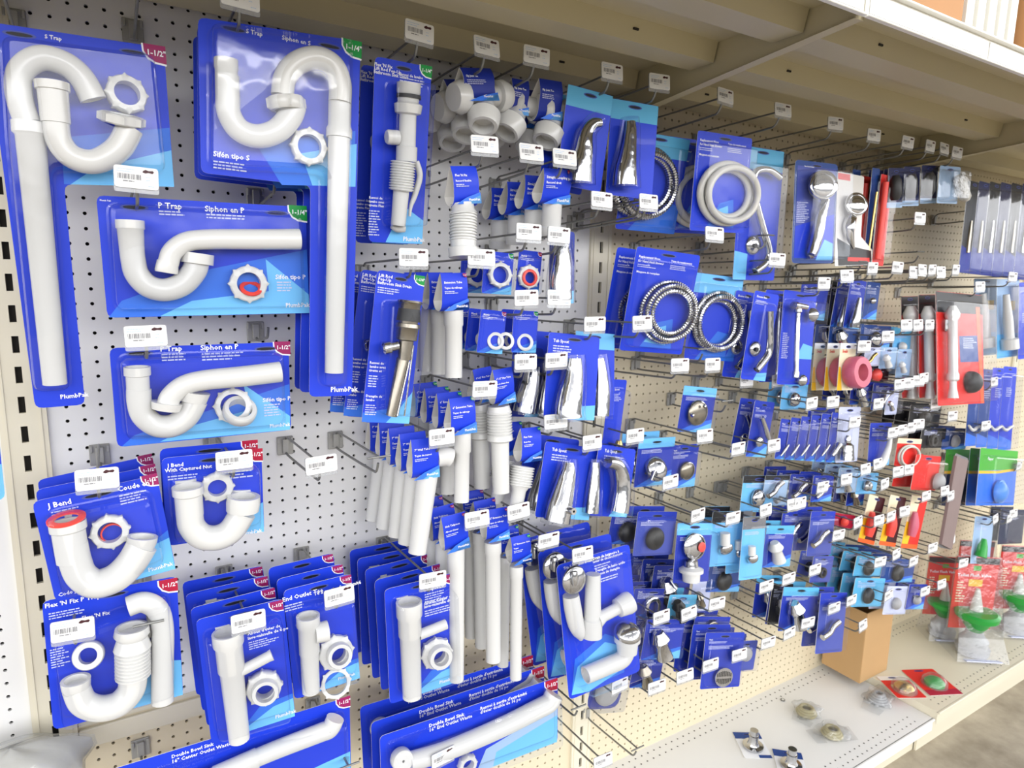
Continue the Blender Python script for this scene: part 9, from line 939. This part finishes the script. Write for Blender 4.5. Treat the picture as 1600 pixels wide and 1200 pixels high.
# ---------------------------------------------------------------- loose things on the base shelves
def lump(mb, c, r, mat, seed, amp=0.16, n=14, m=9, flat=True):
    rnd = random.Random(seed); ph = [rnd.uniform(0, 6) for _ in range(6)]; rings = []
    for i in range(m+1):
        t = math.pi*i/m; ring = []
        for j in range(n*2):
            a = math.pi*j/n; k = 1+amp*(math.sin(3*a+ph[0]+2*t)+.6*math.sin(5*a+ph[1]-3*t)+.5*math.sin(8*a+ph[2]))*math.sin(t)
            z = c[2]+r[2]*math.cos(t)*(1+amp*.5*math.sin(4*a+ph[3]))
            ring.append((c[0]+r[0]*k*math.sin(t)*math.cos(a), c[1]+r[1]*k*math.sin(t)*math.sin(a), z))
        rings.append(ring)
    mb.rings(rings, mat)
def bagged(loc, r, inner, label, seed, rz=0.0):
    root = empty('bagged_part', loc); root.rotation_euler = (0, 0, rz); tag(root, label, 'bagged part')
    mb = MB(); lump(mb, (0, 0, r[2]), r, 'clear_bag', seed, .2); P = [(-r[0]*1.35, -r[1]*.75, .12), (-r[0]*.7, -r[1]*.8, .15), (-r[0]*.7, r[1]*.8, .15), (-r[0]*1.45, r[1]*.6, .3)]
    mb.add(P, [(0, 1, 2, 3)], 'clear_bag'); mb.add([(-x, y, z) for x, y, z in P], [(3, 2, 1, 0)], 'clear_bag'); mb.build('plastic_bag', root)
    inner(root, r)
def ring_inner(mat, n=3):
    def f(root, r):
        for k in range(n):
            mb = MB(); R = min(r[0], r[1])*.66; pts = [((R-k*.18)*math.cos(a), (R-k*.18)*math.sin(a), .35+k*.28) for a in [2*math.pi*i/26 for i in range(26)]]
            mb.tube(pts, .22, mat, seg=8, close=True); mb.build('rubber_ring', root)
    return f
def knob_inner(mat):
    def f(root, r):
        mb = MB(); mb.lathe((0, 0, .1), (.5, 0, r[2]*1.7), [(0, r[1]*.75), (.2, r[1]*.7), (.3, r[1]*.45), (.6, r[1]*.4), (.7, r[1]*.5), (1, r[1]*.3)], mat); mb.build('fitting', root)
    return f
bagged((DP[0][0], DP[0][1], -43), (1.9, 1.7, .7), ring_inner('tan_rubber'), 'bagged tan rubber rings on the white base shelf, upper of two', 3, .3)
bagged((DP[1][0], DP[1][1], -43), (2.1, 1.7, .7), ring_inner('tan_rubber'), 'bagged tan rubber rings on the white base shelf, lower of two', 8, -.4)
bagged((DP[2][0], DP[2][1], -43), (2.5, 1.7, .75), ring_inner('grey_plastic', 4), 'bagged dark grey hose coil on the white base shelf near carton', 5, .2)
def card_on_deck(loc, rz, w, h, col, label, build, bands=()):
    root = empty('loose_pack', loc, None); root.rotation_euler = (-math.pi/2, 0, rz); root.rotation_euler = (-math.pi/2, 0, rz); tag(root, label, 'plumbing pack')
    mb = card_mesh([(-w/2, -h/2), (w/2, -h/2), (w/2, h/2), (-w/2, h/2)], col, [('sw', c, [((a-.5)*w, (b-.5)*h) for a, b in pts]) for c, pts in bands], round_=.25); mb.build('backing_card', root)
    build(root)
def knob_on(root):
    mb = MB(); mb.lathe((0, -.05, -.3), (0, -2.3, -.3), [(0, 1.25), (.12, 1.25), (.16, .75), (.35, .55), (.7, .62), (.72, .5), (1, .5)], 'chrome'); mb.build('chrome_knob', root)
card_on_deck((DP[3][0], DP[3][1], -42.93), -.55, 3.4, 4.6, 'W', 'blue and white card with chrome knob lying on the white shelf', knob_on, (('e', [(0, .74), (1, .74), (1, 1), (0, 1)]), ('e', [(.55, 0), (1, 0), (1, .12), (.55, .12)])))
card_on_deck((DP[4][0], DP[4][1], -42.93), -.75, 3.4, 4.6, 'W', 'second chrome knob on card, at the bottom edge of the photo', knob_on, (('e', [(0, .74), (1, .74), (1, 1), (0, 1)]),))
def flap_on(mat):
    def f(root):
        mb = MB(); mb.lathe((0, -.05, -.6), (0, -1.1, -.6), [(0, 1.3), (.4, 1.3), (.8, .9), (1, .3)], mat); mb.build('rubber_flapper', root)
        mb = MB(); mb.lathe((0, -.05, -.6), (0, -1.4, -.6), [(0, 1.7), (.5, 1.6), (.9, 1.1), (1, .5)], 'clear_bag'); mb.build('blister_shell', root)
    return f
card_on_deck((DP[5][0], DP[5][1], -41.83), -.5, 4.2, 5, 'r', 'red card with small brass part lying on the cream shelf', flap_on('brass'), (('y', [(.2, .3), (.8, .3), (.8, .6), (.2, .6)]), ('w', [(0, .8), (1, .8), (1, 1), (0, 1)])))
card_on_deck((DP[6][0], DP[6][1], -41.83), -.45, 5, 6, 'r', 'red card with dark green flapper lying on the cream shelf', flap_on('green_plastic'), (('R', [(0, 0), (1, 0), (1, .2), (0, .2)]),))
# open carton standing on the base shelf
x0, x1, y0, y1, z0, z1 = 77.6, 84.4, -6.6, -0.8, -41.85, -31.2
r = empty('open_carton', ((x0+x1)/2, (y0+y1)/2, z0)); tag(r, 'small open brown cardboard carton standing on the base shelf', 'box'); w, d, h = x1-x0, y1-y0, z1-z0
mb = MB()
for c, s in (((0, -d/2, h*.5), (w, .12, h)), ((0, d/2, h*.5), (w, .12, h)), ((-w/2, 0, h*.5), (.12, d, h)), ((w/2, 0, h*.5), (.12, d, h)), ((0, 0, .06), (w, d, .12))): mb.box(c, s, 'cardboard')
mb.build('carton_body', r)
# toilet flush valves in bags on the cream base shelf
def valve(x, y, s, label, front, rz=-0.62, z=-41.8):
    root = empty('flush_valve_bag', (x, y, z)); root.rotation_euler = (0, 0, rz); root.scale = (s, s, s); tag(root, label, 'plumbing pack', 'bagged flush valves on the base shelf')
    mb = MB(); mb.lathe((0, 0, .2), (0, 0, 3.4), [(0, 2.0), (.25, 2.1), (.3, 1.7), (.6, 1.8), (.8, 1.2), (1, 1.0)], 'grey_plastic'); mb.build('valve_base', root)
    mb = MB(); mb.lathe((0, 0, 3.4), (0, 0, 6.2), [(0, .9), (.3, 1.5), (.68, 2.0), (.7, 2.6), (.92, 2.7), (1, 2.3)], 'green_plastic'); mb.build('green_flapper', root)
    mb = MB(); mb.lathe((0, .3, 6.2), (0, .5, 9.2), [(0, .8), (.4, .6), (1, .25)], 'ivory_plastic'); mb.build('overflow_tube', root)
    mb = MB(); mb.box((0, 1.3, 8.2), (5.6, 0.08, 10.5), 'ink:r'); put_text(mb, 'Toilet Flush Valve', -2.5, 10.6, .62, 'W', 1.22); mb.box((0, 1.25, 12.9), (5.6, .06, .9), 'ink:k')
    mb.poly([(-.9, 9.2), (.9, 9.2), (.9, 10.2), (-.9, 10.2)], 1.2, 'ink:y'); mb.poly([(-.5, 11.5), (.5, 11.5), (.5, 12.2), (-.5, 12.2)], 1.2, 'ink:g'); put_lines(mb, -2.4, 9.8, 1.2, 8, .4, 'c', 1.21, random.Random(4)); mb.build('header_card', root)
    mb = MB(); vs = [(-3.4, -2.6, 0.05), (3.4, -2.6, .05), (3.2, 2, .05), (-3.2, 2, .05), (-2.9, -1.5, 3), (2.9, -1.5, 3), (2.9, 1.6, 3), (-2.9, 1.6, 3), (-2.9, 1.0, 13.6), (2.9, 1.0, 13.6), (2.9, 1.5, 13.6), (-2.9, 1.5, 13.6)]
    mb.add(vs, [(0, 1, 5, 4), (1, 2, 6, 5), (3, 0, 4, 7), (2, 3, 7, 6), (4, 5, 9, 8), (5, 6, 10, 9), (7, 4, 8, 11), (6, 7, 11, 10)], 'clear_bag'); mb.box((0, -2.4, .25), (4.6, .9, .12), 'ink:q', R=Matrix.Rotation(-.25, 3, 'X')); mb.build('plastic_bag', root)
for k, (x, y, s, lb) in enumerate(VALVES): valve(x, y, s, lb, k == 2)
# grey wrapped roll at the bottom left corner
mb = MB(); lump(mb, (0, 0, 0.6), (4.4, 2.4, 2.0), 'clear_bag', 12, .1); lump(mb, (0, 0, 0.6), (4.2, 2.2, 1.8), 'ivory_plastic', 12, .1)
o = mb.build('wrapped_bundle', loc=(DP[7][0], DP[7][1], DP[7][2])); tag(o, 'blurred grey plastic-wrapped bundle in the bottom left corner', 'bundle')
mb = MB(); mb.box((0, 0, .0), (6.5, 6, .15), 'clear_holder'); o2 = mb.build('bundle_tray', loc=(DP[7][0], DP[7][1], DP[7][2]-1.0)); o2.parent = o; o2.location = (0, 0, -0.8*IN)
mb = MB(); mb.lathe((0, 0, 0), (0, 0, .1), [(0, .32), (1, .32)], 'hook_steel', cap=(1, 1)); mb.lathe((0, 0, .02), (0, 0, .14), [(0, .17), (1, .17)], 'deck_white'); o = mb.build('steel_washer', loc=(DP[8][0], DP[8][1], -42.99)); tag(o, 'tiny steel washer lying on the white base shelf', 'washer')
